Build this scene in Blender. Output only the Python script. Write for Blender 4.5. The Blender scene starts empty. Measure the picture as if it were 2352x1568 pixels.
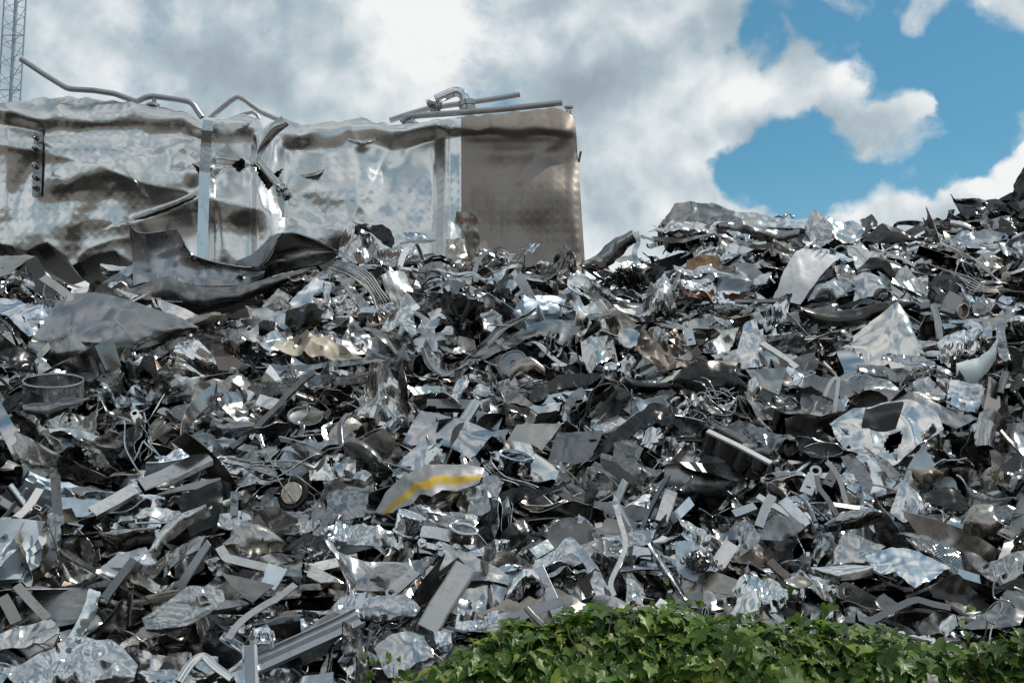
import bpy, math, random
import numpy as np
from mathutils import Vector, Matrix
PI = math.pi; R = math.radians
scene = bpy.context.scene
col = scene.collection

# ------------------------------------------------------------------ camera
CAM_Z, PITCH = 2.2, R(9)
cam_data = bpy.data.cameras.new('camera')
cam_data.lens = 50; cam_data.sensor_width = 36
cam_data.clip_start = .1; cam_data.clip_end = 2000
cam = bpy.data.objects.new('camera', cam_data); col.objects.link(cam)
cam.location = (0, 0, CAM_Z); cam.rotation_euler = (PI/2 + PITCH, 0, 0)
scene.camera = cam

# ------------------------------------------------------------------ view, sun, sky
scene.view_settings.view_transform = 'Standard'
scene.view_settings.look = 'None'
scene.view_settings.exposure = 0.0
scene.view_settings.gamma = 1
scene.render.engine = 'CYCLES'
scene.cycles.use_denoising = True
scene.cycles.max_bounces = 8
scene.cycles.glossy_bounces = 3
scene.cycles.sample_clamp_indirect = 4

SUN_EL, SUN_AZ = R(54), R(82)          # azimuth clockwise from +Y (the view direction)
SUN_DIR = Vector((math.sin(SUN_AZ)*math.cos(SUN_EL), math.cos(SUN_AZ)*math.cos(SUN_EL), math.sin(SUN_EL)))
sd = bpy.data.lights.new('sun', 'SUN'); sd.energy = 3.6; sd.angle = R(.6); sd.color = (1, .95, .87)
sun = bpy.data.objects.new('sun', sd); col.objects.link(sun)
sun.rotation_euler = SUN_DIR.to_track_quat('Z', 'Y').to_euler()

def px_ray(U, V):
    """directions (world) through points of a 2352 x 1568 picture"""
    U = np.asarray(U, float); V = np.asarray(V, float)
    dx = (U-1176)/1176*.36; dy = (784-V)/1176*.36
    return np.stack([dx, math.cos(PITCH)-dy*math.sin(PITCH), math.sin(PITCH)+dy*math.cos(PITCH)], -1)

class N:
    """small helper for node trees"""
    def __init__(s, tree): s.t = tree; s.l = tree.links
    def add(s, kind, ins=None, **props):
        n = s.t.nodes.new(kind)
        for k, v in props.items(): setattr(n, k, v)
        for k, v in (ins or {}).items():
            if isinstance(v, bpy.types.NodeSocket): s.l.new(v, n.inputs[k])
            else: n.inputs[k].default_value = v
        return n
    def math(s, op, a, b=0.0, clamp=False):
        return s.add('ShaderNodeMath', {0: a, 1: b}, operation=op, use_clamp=clamp).outputs[0]
    def rng(s, v, a, b, c=0., d=1., smooth=False):
        return s.add('ShaderNodeMapRange', {'Value': v, 'From Min': a, 'From Max': b, 'To Min': c, 'To Max': d},
                     interpolation_type='SMOOTHSTEP' if smooth else 'LINEAR').outputs[0]
    def mix(s, f, a, b, mode='MIX'):
        n = s.t.nodes.new('ShaderNodeMix'); n.data_type = 'RGBA'; n.blend_type = mode
        for i, v in ((0, f), (6, a), (7, b)):
            if isinstance(v, bpy.types.NodeSocket): s.l.new(v, n.inputs[i])
            else: n.inputs[i].default_value = v if i == 0 else (tuple(v) + (1,))[:4]
        return n.outputs[2]
    def noise(s, vec, scale, detail=4, rough=.5, dist=0.):
        return s.add('ShaderNodeTexNoise', {'Vector': vec, 'Scale': scale, 'Detail': detail, 'Roughness': rough, 'Distortion': dist}).outputs['Fac']

world = bpy.data.worlds.new('World'); scene.world = world; world.use_nodes = True
def build_sky():
    nt = world.node_tree; nt.nodes.clear(); n = N(nt)
    out = n.add('ShaderNodeOutputWorld'); bg = n.add('ShaderNodeBackground'); bg.inputs['Strength'].default_value = .1
    nt.links.new(bg.outputs[0], out.inputs[0])
    sky = n.add('ShaderNodeTexSky', sky_type='NISHITA', sun_disc=False, sun_elevation=SUN_EL, sun_rotation=SUN_AZ,
                air_density=1.0, dust_density=.6, ozone_density=2.0)
    d = n.add('ShaderNodeTexCoord').outputs['Generated']
    d = n.add('ShaderNodeVectorMath', {0: d}, operation='NORMALIZE').outputs[0]
    # cloud cover: fractal noise on the direction, steered by a few broad directions
    warp = n.add('ShaderNodeTexNoise', {'Vector': d, 'Scale': 14., 'Detail': 6}).outputs['Color']
    w2 = n.add('ShaderNodeVectorMath', {0: warp, 1: (.5, .5, .5)}, operation='SUBTRACT').outputs[0]
    w2 = n.add('ShaderNodeVectorMath', {0: w2, 'Scale': .075}, operation='SCALE').outputs[0]
    dw = n.add('ShaderNodeVectorMath', {0: d, 1: w2}, operation='ADD').outputs[0]
    dw = n.add('ShaderNodeVectorMath', {0: dw}, operation='NORMALIZE').outputs[0]
    w3 = n.add('ShaderNodeVectorMath', {0: w2, 'Scale': .35}, operation='SCALE').outputs[0]
    dn = n.add('ShaderNodeVectorMath', {0: d, 1: w3}, operation='ADD').outputs[0]
    f0 = n.noise(dn, 10, 12, .60)
    off = n.add('ShaderNodeVectorMath', {0: dn, 1: tuple(Vector((.3, -.1, .93))*.022)}, operation='ADD').outputs[0]
    fs = n.noise(dn, 7.5, 6, .48); f1 = n.noise(off, 7.5, 6, .48)
    def blob(U, V, rad, w, core=.2):
        v = px_ray(U, V); v = v/np.linalg.norm(v)
        dot = n.add('ShaderNodeVectorMath', {0: dw, 1: tuple(v)}, operation='DOT_PRODUCT').outputs['Value']
        return n.rng(dot, math.cos(R(rad)), math.cos(R(rad*core)), 0, w, True)
    def total(lst, start):
        s = start
        for b in lst: s = n.math('ADD', s, blob(*b))
        return s
    DEG = .0175                                   # one unit of the list below is 0.0175 degrees of sky
    holes = total([(U, V, r*DEG, w) for U, V, r, w in [
        (2130, 60, 230, .9), (2300, 170, 190, .9), (1800, 395, 210, 1.1), (1960, 400, 210, 1.1), (2120, 410, 150, .9), (1700, 400, 110, .6), (1735, 125, 95, .8), (1830, 60, 170, .95),
        (2260, 250, 150, .9), (1960, 70, 130, .7), (2060, 160, 110, .7), (2190, 360, 150, 1.1), (0, 30, 60, .35)]], 0.)
    holes = n.math('MINIMUM', holes, 1.35)
    puffs = total([(U, V, r*DEG, w) for U, V, r, w in [
        (1930, 160, 110, .7), (2010, 240, 130, .8), (2090, 310, 95, .7), (1790, 190, 150, .8), (1650, 230, 150, .8), (1560, 120, 150, .6), (1960, 290, 90, .4), (1500, 400, 170, .8),
        (2320, 25, 110, .7), (2140, 5, 70, .5), (1930, -5, 70, .4), (1400, 150, 230, .6), (1330, 330, 200, .6), (2350, 350, 105, .7), (2000, 540, 130, .8), (2235, 500, 80, .6), (1690, 520, 110, .6), (2360, 270, 70, .4)]], 0.)
    puffs = n.math('MINIMUM', puffs, 1.1)
    nz = n.math('MULTIPLY', n.math('SUBTRACT', f0, .5), 3.4)
    fwd = n.add('ShaderNodeVectorMath', {0: d, 1: (0, math.cos(R(14)), math.sin(R(14)))}, operation='DOT_PRODUCT').outputs['Value']
    el = n.add('ShaderNodeSeparateXYZ', {0: d}).outputs[2]
    back = n.rng(fwd, .92, .60, 0, 1, True)
    nz = n.math('MULTIPLY', nz, n.rng(back, 0, 1, 1, .15))
    away = n.math('MULTIPLY', n.rng(fwd, .90, .60, 0, 1, True), n.rng(el, .45, .75, .45, 1, True))
    broad = n.math('MULTIPLY', n.math('SUBTRACT', n.noise(d, 2.4, 2, .4), .5), 4.2)
    away = n.math('MULTIPLY', away, n.math('ADD', broad, -.32))
    cover = n.math('ADD', n.math('ADD', n.math('ADD', nz, away), .64), n.math('SUBTRACT', puffs, holes))
    mask = n.rng(cover, -.20, .52, 0, 1, True)
    soft = n.rng(cover, -1.1, 1.3, 0, 1, True)
    mask = n.math('ADD', n.math('MULTIPLY', mask, n.math('SUBTRACT', 1., back)), n.math('MULTIPLY', soft, back))
    lit = n.math('ADD', n.math('MULTIPLY', n.math('SUBTRACT', 1., n.math('MULTIPLY', back, .8)), n.math('ADD', n.math('MULTIPLY', n.math('SUBTRACT', fs, f1), 4.6), n.math('MULTIPLY', n.math('SUBTRACT', f0, .5), .5))), .62)
    shade = total([(U, V, r*DEG, w, .1) for U, V, r, w in [
        (60, 100, 330, -.12), (260, 215, 380, -.17), (640, 215, 420, -.17), (900, 250, 330, -.14), (640, 30, 250, -.12), (1290, 160, 330, -.16), (1280, 40, 330, -.16),
        (860, 90, 330, .42), (1000, 60, 300, .22), (210, 50, 140, .22), (300, 145, 130, .22), (1600, 190, 260, .14), (1850, 150, 200, .10), (1900, 330, 200, -.10), (1480, 420, 300, -.05), (2050, 480, 260, .2)]], lit)
    f2 = n.noise(dn, 4.5, 5, .5)
    shade = n.math('ADD', shade, n.math('MULTIPLY', n.math('SUBTRACT', f2, .5), n.rng(back, 0, 1, .8, .2)))
    wide = n.math('MULTIPLY', n.math('SUBTRACT', n.noise(d, 2.2, 2, .4), .5), 4.0)
    shade = n.math('ADD', n.math('ADD', shade, n.math('MULTIPLY', wide, back)), n.math('MULTIPLY', back, -.10), True)
    shade = n.math('ADD', shade, n.math('MULTIPLY', n.rng(fwd, .3, -.6, 0, .16, True), n.rng(el, .75, .45, 0, 1, True)), True)
    ramp = n.add('ShaderNodeValToRGB', {0: shade})
    cr = ramp.color_ramp
    cr.elements[0].position = .0; cr.elements[0].color = (3.1, 3.8, 4.3, 1)
    cr.elements[1].position = 1.; cr.elements[1].color = (9.0, 9.1, 9.1, 1)
    e = cr.elements.new(.40); e.color = (4.3, 5.2, 5.75, 1)
    e = cr.elements.new(.72); e.color = (6.6, 7.2, 7.55, 1)
    blue = n.mix(1.0, sky.outputs[0], (.57, 1.05, 1.03), 'MULTIPLY')
    blue = n.mix(n.rng(el, .02, .30, 0, 1, True), (4.2, 6.0, 7.2), blue)
    res = n.mix(mask, blue, ramp.outputs[0])
    nt.links.new(res, bg.inputs['Color'])
build_sky()

# ------------------------------------------------------------------ numeric helpers
def ray_to_plane(U, V, P0, n):
    d = px_ray(U, V); o = np.array([0, 0, CAM_Z])
    t = ((P0-o) @ n)/(d @ n)
    return o + d*t[..., None]
def to_px(P):
    P = np.asarray(P, float) - np.array([0, 0, CAM_Z])
    c, s = math.cos(PITCH), math.sin(PITCH)
    f = P[..., 1]*c + P[..., 2]*s; u = -P[..., 1]*s + P[..., 2]*c
    return 1176 + P[..., 0]/f/.36*1176, 784 - u/f/.36*1176, f
def norm(a):
    return a/np.maximum(np.linalg.norm(a, axis=-1, keepdims=True), 1e-9)

def vnoise(p, seed=0):
    """value noise -1..1 on points (...,2)"""
    p = np.asarray(p, float); i = np.floor(p).astype(np.int64); f = p-i; f = f*f*f*(f*(f*6-15)+10)
    def h(a, b):
        x = (a*374761393 + b*668265263 + seed*974711) & 0xffffffff
        x = ((x ^ (x >> 13))*1274126177) & 0xffffffff
        return ((x ^ (x >> 16)) & 0xffff)/32767.5 - 1
    x, y = i[..., 0], i[..., 1]
    a = h(x, y)*(1-f[..., 0]) + h(x+1, y)*f[..., 0]
    b = h(x, y+1)*(1-f[..., 0]) + h(x+1, y+1)*f[..., 0]
    return a*(1-f[..., 1]) + b*f[..., 1]
def fbm(p, seed=0, octv=4):
    s = 0; a = 1.
    for o in range(octv): s = s + a*vnoise(np.asarray(p)*2**o + o*17.3, seed+o); a *= .5
    return s
def facets(p, rng, k=8, slope=1.):
    """piecewise flat folds with sharp creases: a difference of two convex shapes"""
    out = 0
    for sgn in (1, -1):
        g = rng.normal(size=(k, 2))*slope
        c = p.reshape(-1, 2)[rng.integers(0, p.reshape(-1, 2).shape[0], k)]
        h = np.einsum('...d,kd->...k', p, g) - np.einsum('kd,kd->k', c, g) + rng.normal(size=k)*.06
        out = out + sgn*h.max(-1)
    return out - out.mean()
def crumple(p, rng, amp, fine=1.):
    """sheet metal crush: big facets, pinched ridges, small wrinkles; p in metres"""
    size = max(np.ptp(p[..., 0]), np.ptp(p[..., 1]), 1e-3)
    q = p/size; sd = int(rng.integers(1, 9999))
    w = np.stack([vnoise(q*3+5, sd), vnoise(q*3+9, sd+1)], -1)*.08
    z = facets(q+w, rng, 8, .9)*.58 + facets(q+w*.6, rng, 24, 1.25)*.34*min(1.2, .5+.5*fine)
    z = z + (.5-np.abs(vnoise((q+w)*3.1, sd+2)))*.38*fine
    z = z + (.5-np.abs(vnoise((q+w*1.5)*6.7, sd+3)))*.13*fine
    z = z + vnoise(q*14, sd+4)*.022*fine
    z = z*amp*size
    z = z + min(1, amp*11)*(vnoise(p*4.2, sd+8)*.014 + vnoise(p*9.5, sd+9)*.005)*min(1, size*1.6)
    return z + min(1, amp*9)*fine*((.5-np.abs(vnoise((p+w*size)*8.3, sd+6)))*.006 + (.5-np.abs(vnoise((p+w*size)*19, sd+7)))*.002)

def solid(V, F, th):
    """give an open sheet its thickness; F is a list of face arrays (n x 3 or n x 4)"""
    nrm = np.zeros_like(V)
    for f in F:
        a = V[f[:, 2]]-V[f[:, 0]]; b = V[f[:, -1]]-V[f[:, 1]]
        fn = np.cross(a, b)
        for k in range(f.shape[1]): np.add.at(nrm, f[:, k], fn)
    nrm = norm(nrm); n = len(V)
    V2 = np.concatenate([V + nrm*th/2, V - nrm*th/2])
    out = []
    E = []
    for f in F:
        out.append(f); out.append(f[:, ::-1]+n)
        m = f.shape[1]
        for k in range(m): E.append(np.stack([f[:, k], f[:, (k+1) % m]], 1))
    E = np.concatenate(E); key = np.sort(E, 1)
    kk = key[:, 0].astype(np.int64)*(n+1)+key[:, 1]
    u, inv, cnt = np.unique(kk, return_inverse=True, return_counts=True)
    B = E[cnt[inv] == 1]
    out.append(np.stack([B[:, 1], B[:, 0], B[:, 0]+n, B[:, 1]+n], 1))
    return V2, out

def grid_faces(nu, nv, mask=None):
    i, j = np.meshgrid(np.arange(nu-1), np.arange(nv-1), indexing='ij')
    a = i*nv+j
    f = np.stack([a, a+nv, a+nv+1, a+1], -1)
    if mask is not None: f = f[mask]
    return f.reshape(-1, 4)

def mk_mesh(name, V, F, mats, sharp=32, smooth=True, uv=None):
    me = bpy.data.meshes.new(name)
    V = np.asarray(V, np.float32)
    F = [np.asarray(f, np.int32) for f in F if len(f)]
    nl = sum(f.size for f in F); npol = sum(len(f) for f in F)
    me.vertices.add(len(V)); me.vertices.foreach_set('co', V.ravel())
    me.loops.add(nl); me.loops.foreach_set('vertex_index', np.concatenate([f.ravel() for f in F]))
    tot = np.concatenate([np.full(len(f), f.shape[1], np.int32) for f in F])
    st = np.concatenate([[0], np.cumsum(tot)[:-1]]).astype(np.int32)
    me.polygons.add(npol); me.polygons.foreach_set('loop_start', st)
    me.polygons.foreach_set('use_smooth', np.full(npol, smooth))
    if uv is not None:
        l = me.uv_layers.new(name='UVMap')
        l.data.foreach_set('uv', np.asarray(uv, np.float32)[np.concatenate([f.ravel() for f in F])].ravel())
    me.update(calc_edges=True); me.validate()
    if smooth and sharp: me.set_sharp_from_angle(angle=R(sharp))
    for m in (mats if isinstance(mats, (list, tuple)) else [mats]): me.materials.append(m)
    return me
def link(name, me, parent=None, loc=None):
    o = bpy.data.objects.new(name, me); col.objects.link(o)
    if parent is not None: o.parent = parent
    if loc is not None: o.location = loc
    return o
def tag(o, label=None, cat=None, group=None, kind=None):
    for k, v in (('label', label), ('category', cat), ('group', group), ('kind', kind)):
        if v: o[k] = v
    return o
def put(name, V, F, mats, parent=None, **kw):
    """a mesh whose origin is its own centre (or its parent's frame)"""
    V = np.asarray(V, float)
    if parent is None:
        c = V.mean(0); return link(name, mk_mesh(name, V-c, F, mats, **kw), None, c)
    return link(name, mk_mesh(name, V-np.array(parent.location), F, mats, **kw), parent)
def empty(name, loc):
    o = bpy.data.objects.new(name, None); col.objects.link(o); o.location = loc; o.empty_display_size = .2
    return o
def resample(P, n, smooth=False):
    P = np.asarray(P, float)
    if smooth and len(P) > 2:
        Q = [P[0]]; E = np.concatenate([[2*P[0]-P[1]], P, [2*P[-1]-P[-2]]])
        for i in range(1, len(P)):
            p0, p1, p2, p3 = E[i-1], E[i], E[i+1], E[i+2]
            for t in np.linspace(0, 1, 9)[1:]:
                Q.append(.5*(2*p1+(p2-p0)*t+(2*p0-5*p1+4*p2-p3)*t*t+(3*p1-p0-3*p2+p3)*t**3))
        P = np.array(Q)
    s = np.concatenate([[0], np.cumsum(np.linalg.norm(np.diff(P[:, :2] if P.shape[1] == 3 and not smooth else P, axis=0), axis=1)+1e-9)])
    s /= s[-1]
    return np.stack([np.interp(n if np.ndim(n) else np.linspace(0, 1, n), s, P[:, k]) for k in range(P.shape[1])], -1)

# sweep a profile along a path
def profile(kind, w, h, t=.004):
    """closed outline(s) in (across, up): returns list of loops (outer first)"""
    if kind == 'flat': return [np.array([(-w/2, -t/2), (w/2, -t/2), (w/2, t/2), (-w/2, t/2)])]
    if kind in ('tube', 'rod'):
        a = np.linspace(0, 2*PI, 15)[:-1] if kind == 'tube' else np.linspace(0, 2*PI, 9)[:-1]
        o = np.stack([np.cos(a)*w/2, np.sin(a)*h/2], -1)
        return [o] if kind == 'rod' else [o, o*(1-2*t/w)]
    if kind == 'box':
        o = np.array([(-w/2, -h/2), (w/2, -h/2), (w/2, h/2), (-w/2, h/2)]); c = .1*min(w, h)
        o = np.array([(-w/2+c, -h/2), (w/2-c, -h/2), (w/2, -h/2+c), (w/2, h/2-c), (w/2-c, h/2), (-w/2+c, h/2), (-w/2, h/2-c), (-w/2, -h/2+c)])
        return [o, o*np.array([1-2*t/w, 1-2*t/h])]
    if kind == 'chan':
        return [np.array([(-w/2, -h), (-w/2+t, -h), (-w/2+t, -t), (w/2-t, -t), (w/2-t, -h), (w/2, -h), (w/2, 0), (-w/2, 0)])]
    if kind == 'up':
        return [np.array([(-w/2, 0), (w/2, 0), (w/2, h), (w/2-t, h), (w/2-t, t), (-w/2+t, t), (-w/2+t, h), (-w/2, h)])]
    if kind == 'angle':
        return [np.array([(-w/2, -h), (-w/2+t, -h), (-w/2+t, -t), (w/2, -t), (w/2, 0), (-w/2, 0)])]
    if kind == 'rail':      # a folded trough with two lips
        return [np.array([(-w/2, h), (-w/2, 0), (-w*.2, -h*.2), (-w*.12, -h*.9), (w*.12, -h*.9), (w*.2, -h*.2), (w/2, 0), (w/2, h), (w/2-t, h), (w/2-t, t),
                          (w*.2+t, -h*.2+t), (w*.12, -h*.9+t), (-w*.12, -h*.9+t), (-w*.2-t, -h*.2+t), (-w/2+t, t), (-w/2+t, h)])]
def sweep(P, up, prof, twist=0., scale=None):
    """P (n,3); up (3,) or (n,3)"""
    P = np.asarray(P, float); n = len(P)
    T = norm(np.gradient(P, axis=0)); up = np.broadcast_to(np.asarray(up, float), P.shape)
    B = norm(np.cross(T, up)); U = np.cross(B, T)
    a = np.linspace(0, twist, n)[:, None]
    B, U = B*np.cos(a)+U*np.sin(a), U*np.cos(a)-B*np.sin(a)
    sc = np.ones(n) if scale is None else np.asarray(scale)
    V = []; F = []; base = 0; starts = []
    for li, L in enumerate(prof):
        m = len(L)
        X = P[:, None] + (B[:, None]*L[None, :, :1] + U[:, None]*L[None, :, 1:])*sc[:, None, None]
        V.append(X.reshape(-1, 3)); starts.append((base, m))
        i, j = np.meshgrid(np.arange(n-1), np.arange(m), indexing='ij')
        a_ = base+i*m+j; b_ = base+i*m+(j+1) % m
        f = np.stack([a_, b_, b_+m, a_+m], -1).reshape(-1, 4)
        F.append(f if li == 0 else f[:, ::-1]); base += n*m
    if len(prof) == 2:
        (s0, m), (s1, _) = starts; j = np.arange(m); k = (j+1) % m
        F.append(np.stack([s0+k, s0+j, s1+j, s1+k], 1))
        e0 = s0+(n-1)*m; e1 = s1+(n-1)*m
        F.append(np.stack([e0+j, e0+k, e1+k, e1+j], 1))
        return np.concatenate(V), F
    s0, m = starts[0]
    F.append(np.arange(s0, s0+m)[::-1][None]); F.append((s0+(n-1)*m+np.arange(m))[None])
    return np.concatenate(V), F
def join(parts):
    V = []; F = []; b = 0
    for v, f in parts:
        V.append(v); F += [np.asarray(x)+b for x in f]; b += len(v)
    return np.concatenate(V), F
def lathe(c, axis, rz, seg=28):
    """solid of revolution: rz list of (radius, height along the axis)"""
    ax = norm(np.asarray(axis, float)); t = np.array([1., 0, 0]) if abs(ax[0]) < .8 else np.array([0, 1., 0])
    x = norm(np.cross(ax, t)); y = np.cross(ax, x)
    a = np.linspace(0, 2*PI, seg+1)[:-1]
    ring = np.cos(a)[:, None]*x+np.sin(a)[:, None]*y
    V = np.concatenate([np.asarray(c)+ring*r+ax*h for r, h in rz]); F = []
    for i in range(len(rz)-1):
        j = np.arange(seg); k = (j+1) % seg
        F.append(np.stack([i*seg+j, i*seg+k, (i+1)*seg+k, (i+1)*seg+j], 1))
    if rz[0][0] > 1e-3: F.append(np.arange(seg)[::-1][None])
    if rz[-1][0] > 1e-3: F.append(((len(rz)-1)*seg+np.arange(seg))[None])
    return V, F

# ------------------------------------------------------------------ materials
MATS = {}
def metal(name, c, rough, spread=.35, grime=.35, gcol=(.055, .053, .051), metallic=1., gscale=4., bump=.045, patch=None, island=False, rvar=.18, spread_lo=None):
    m = bpy.data.materials.new(name); m.use_nodes = True; nt = m.node_tree; nt.nodes.clear(); n = N(nt)
    out = n.add('ShaderNodeOutputMaterial'); b = n.add('ShaderNodeBsdfPrincipled'); nt.links.new(b.outputs[0], out.inputs[0])
    P = n.add('ShaderNodeTexCoord').outputs['Object']
    rnd = n.add('ShaderNodeNewGeometry').outputs['Random Per Island'] if island else n.add('ShaderNodeObjectInfo').outputs['Random']
    shift = n.add('ShaderNodeVectorMath', {0: P, 1: n.add('ShaderNodeCombineXYZ', {0: n.math('MULTIPLY', rnd, 37.), 1: n.math('MULTIPLY', rnd, 91.), 2: 0.}).outputs[0]}, operation='ADD').outputs[0]
    big = n.noise(shift, gscale, 5, .6, .4); fine = n.noise(shift, gscale*9, 4, .65)
    stretch = n.add('ShaderNodeMapping', {'Vector': shift, 'Scale': (3, 60, 60)}).outputs[0]
    scr = n.noise(stretch, 1.6, 3, .7)
    val = n.rng(rnd, 0, 1, 1-spread, 1+spread*.35)
    base = n.mix(1., c, n.add('ShaderNodeCombineColor', {0: val, 1: val, 2: val}).outputs[0], 'MULTIPLY')
    # some pieces are warmer, some cooler
    hue = n.math('FRACT', n.math('MULTIPLY', rnd, 7.31))
    tint = n.mix(hue, (1.03, 1.0, .96), (.94, .985, 1.05))
    base = n.mix(1., base, tint, 'MULTIPLY')
    gm = n.math('MULTIPLY', n.rng(n.math('ADD', big, n.math('MULTIPLY', n.math('SUBTRACT', fine, .5), .5)), .50, .72, 0, 1, True), grime)
    base = n.mix(gm, base, gcol)
    speck = n.rng(fine, .66, .74, 0, .55*min(1, grime*2), True)
    base = n.mix(speck, base, gcol)
    met = n.math('MULTIPLY', n.math('SUBTRACT', 1., n.math('MULTIPLY', gm, .7)), metallic)
    if patch:
        pc, lo, hi = patch
        pm = n.rng(n.noise(shift, gscale*.8, 6, .65, .2), lo, hi, 0, 1, True)
        base = n.mix(pm, base, pc); met = n.math('MULTIPLY', met, n.math('SUBTRACT', 1., pm))
    rg = n.math('ADD', n.math('ADD', rough, n.math('MULTIPLY', n.math('SUBTRACT', big, .5), rvar*2)), n.math('MULTIPLY', gm, .25))
    rg = n.math('ADD', rg, n.math('MULTIPLY', n.math('SUBTRACT', scr, .5), .18), True)
    nt.links.new(base, b.inputs['Base Color']); nt.links.new(met, b.inputs['Metallic']); nt.links.new(rg, b.inputs['Roughness'])
    h = n.math('ADD', n.math('MULTIPLY', big, .8), n.math('ADD', n.math('MULTIPLY', fine, .25), n.math('MULTIPLY', scr, .06)))
    bp = n.add('ShaderNodeBump', {'Strength': bump, 'Distance': .05, 'Height': h}); nt.links.new(bp.outputs[0], b.inputs['Normal'])
    MATS[name] = m; return m
metal('bright', (.73, .72, .705), .14, .3, .34)
metal('steel', (.485, .475, .46), .17, .45, .45)
metal('dull', (.29, .287, .283), .25, .4, .6)
metal('dark', (.085, .083, .081), .26, .5, .5)
metal('chrome', (.80, .81, .82), .08, .15, .12, bump=.05, rvar=.08)
metal('warm', (.44, .40, .35), .28, .3, .5, gcol=(.10, .07, .045))
metal('white', (.46, .47, .48), .45, .2, .35, gcol=(.16, .14, .12), metallic=.25)
metal('beige', (.42, .37, .285), .5, .15, .4, gcol=(.20, .11, .06), metallic=.15)
metal('rust', (.15, .06, .03), .7, .4, .5, gcol=(.06, .03, .018), metallic=.1)
metal('brown', (.115, .095, .08), .5, .3, .5, gcol=(.05, .04, .033), metallic=.3)
metal('blue', (.48, .56, .62), .45, .25, .35, metallic=.35)
metal('peel', (.60, .64, .60), .5, .15, .3, metallic=.05, gscale=7, patch=((.06, .055, .05), .52, .56))
metal('bluepeel', (.46, .55, .60), .5, .15, .3, metallic=.05, gscale=8, patch=((.09, .09, .09), .50, .54))
metal('rusty', (.55, .54, .52), .36, .25, .4, patch=((.17, .075, .035), .56, .68))
metal('plate', (.36, .355, .35), .25, .12, .22, gcol=(.12, .10, .085))
metal('galv', (.40, .41, .42), .42, .12, .45, metallic=.8, gcol=(.12, .115, .11))
metal('shaded_debris', (.10, .098, .096), .38, .8, .6, island=True)  # scrap between the pieces, its colour darkened as shade of the gaps
def simple(name, c, rough=.6, metallic=0., var=.3, scale=6., bump=.2):
    m = bpy.data.materials.new(name); m.use_nodes = True; nt = m.node_tree; n = N(nt); b = nt.nodes['Principled BSDF']
    P = n.add('ShaderNodeTexCoord').outputs['Object']
    f = n.noise(P, scale, 6, .6)
    colr = n.mix(n.rng(f, .3, .7), tuple(x*(1-var) for x in c), tuple(min(1, x*(1+var)) for x in c))
    nt.links.new(colr, b.inputs['Base Color']); b.inputs['Roughness'].default_value = rough; b.inputs['Metallic'].default_value = metallic
    bp = n.add('ShaderNodeBump', {'Strength': bump, 'Distance': .04, 'Height': f}); nt.links.new(bp.outputs[0], b.inputs['Normal'])
    MATS[name] = m; return m
simple('gap_shade', (.012, .011, .010), .9, 0, .5, 9)  # near-black, so the shade of gaps and hollows is in the colour
simple('gravel', (.12, .105, .09), .95, 0, .4, 14)
simple('black', (.012, .012, .012), .5, 0, .3)
simple('bark', (.10, .085, .05), .8, 0, .3, 30)
simple('mast', (.30, .38, .44), .55, .1, .15)
simple('wood', (.28, .17, .09), .8, 0, .35, 18)

# ------------------------------------------------------------------ the heap as terrain
CREST = np.array([(-400, 612), (0, 612), (140, 614), (300, 618), (520, 640), (660, 640), (760, 600), (860, 588), (1000, 600), (1120, 602), (1240, 618), (1345, 636),
                  (1400, 622), (1470, 580), (1500, 530), (1560, 516), (1800, 524), (2000, 540), (2100, 552), (2150, 528), (2230, 492), (2320, 470), (2352, 455), (2700, 420)], float)
Y0, Y1 = 5.6, 12.6
def heap_base(x, y):
    U = 1176 + x/np.maximum(y, 4)/.36*1176*math.cos(PITCH)*.985
    Vc = np.interp(U, CREST[:, 0], CREST[:, 1])
    dy = (784-Vc)/1176*.36
    zc = CAM_Z + Y1*np.tan(PITCH+np.arctan(dy))
    zb = 1.52
    t = np.clip((y-Y0)/(Y1-Y0), -1, 1)
    z = zb + (zc-zb)*np.where(t > 0, t*1.06-.06*t*t, t*1.2)
    z = np.where(y > Y1, zc - .02*(y-Y1), z)
    return np.maximum(z, -.02+0*z)
def heap(x, y):
    p = np.stack([x, y], -1)
    t = np.clip((Y1+.3-y)/.8, .15, 1)
    return heap_base(x, y) + (fbm(p*.9, 3, 2)*.13 + vnoise(p*3.1, 8)*.05)*t
def heap_hit(U, V, drop=0.):
    """distance along +Y where the ray through a picture point meets the heap (nan where it passes over)"""
    d = px_ray(U, V); d = d/d[..., 1:2]
    ys = np.linspace(4.5, 14.5, 260)
    shp = d.shape[:-1]; d = d.reshape(-1, 3)
    X = d[:, 0:1]*ys; Z = CAM_Z + d[:, 2:3]*ys
    below = Z < heap_base(X, np.broadcast_to(ys, X.shape)) - drop
    i = below.argmax(1); y = np.where(below.any(1), ys[i], np.nan)
    return y.reshape(shp)

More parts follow.
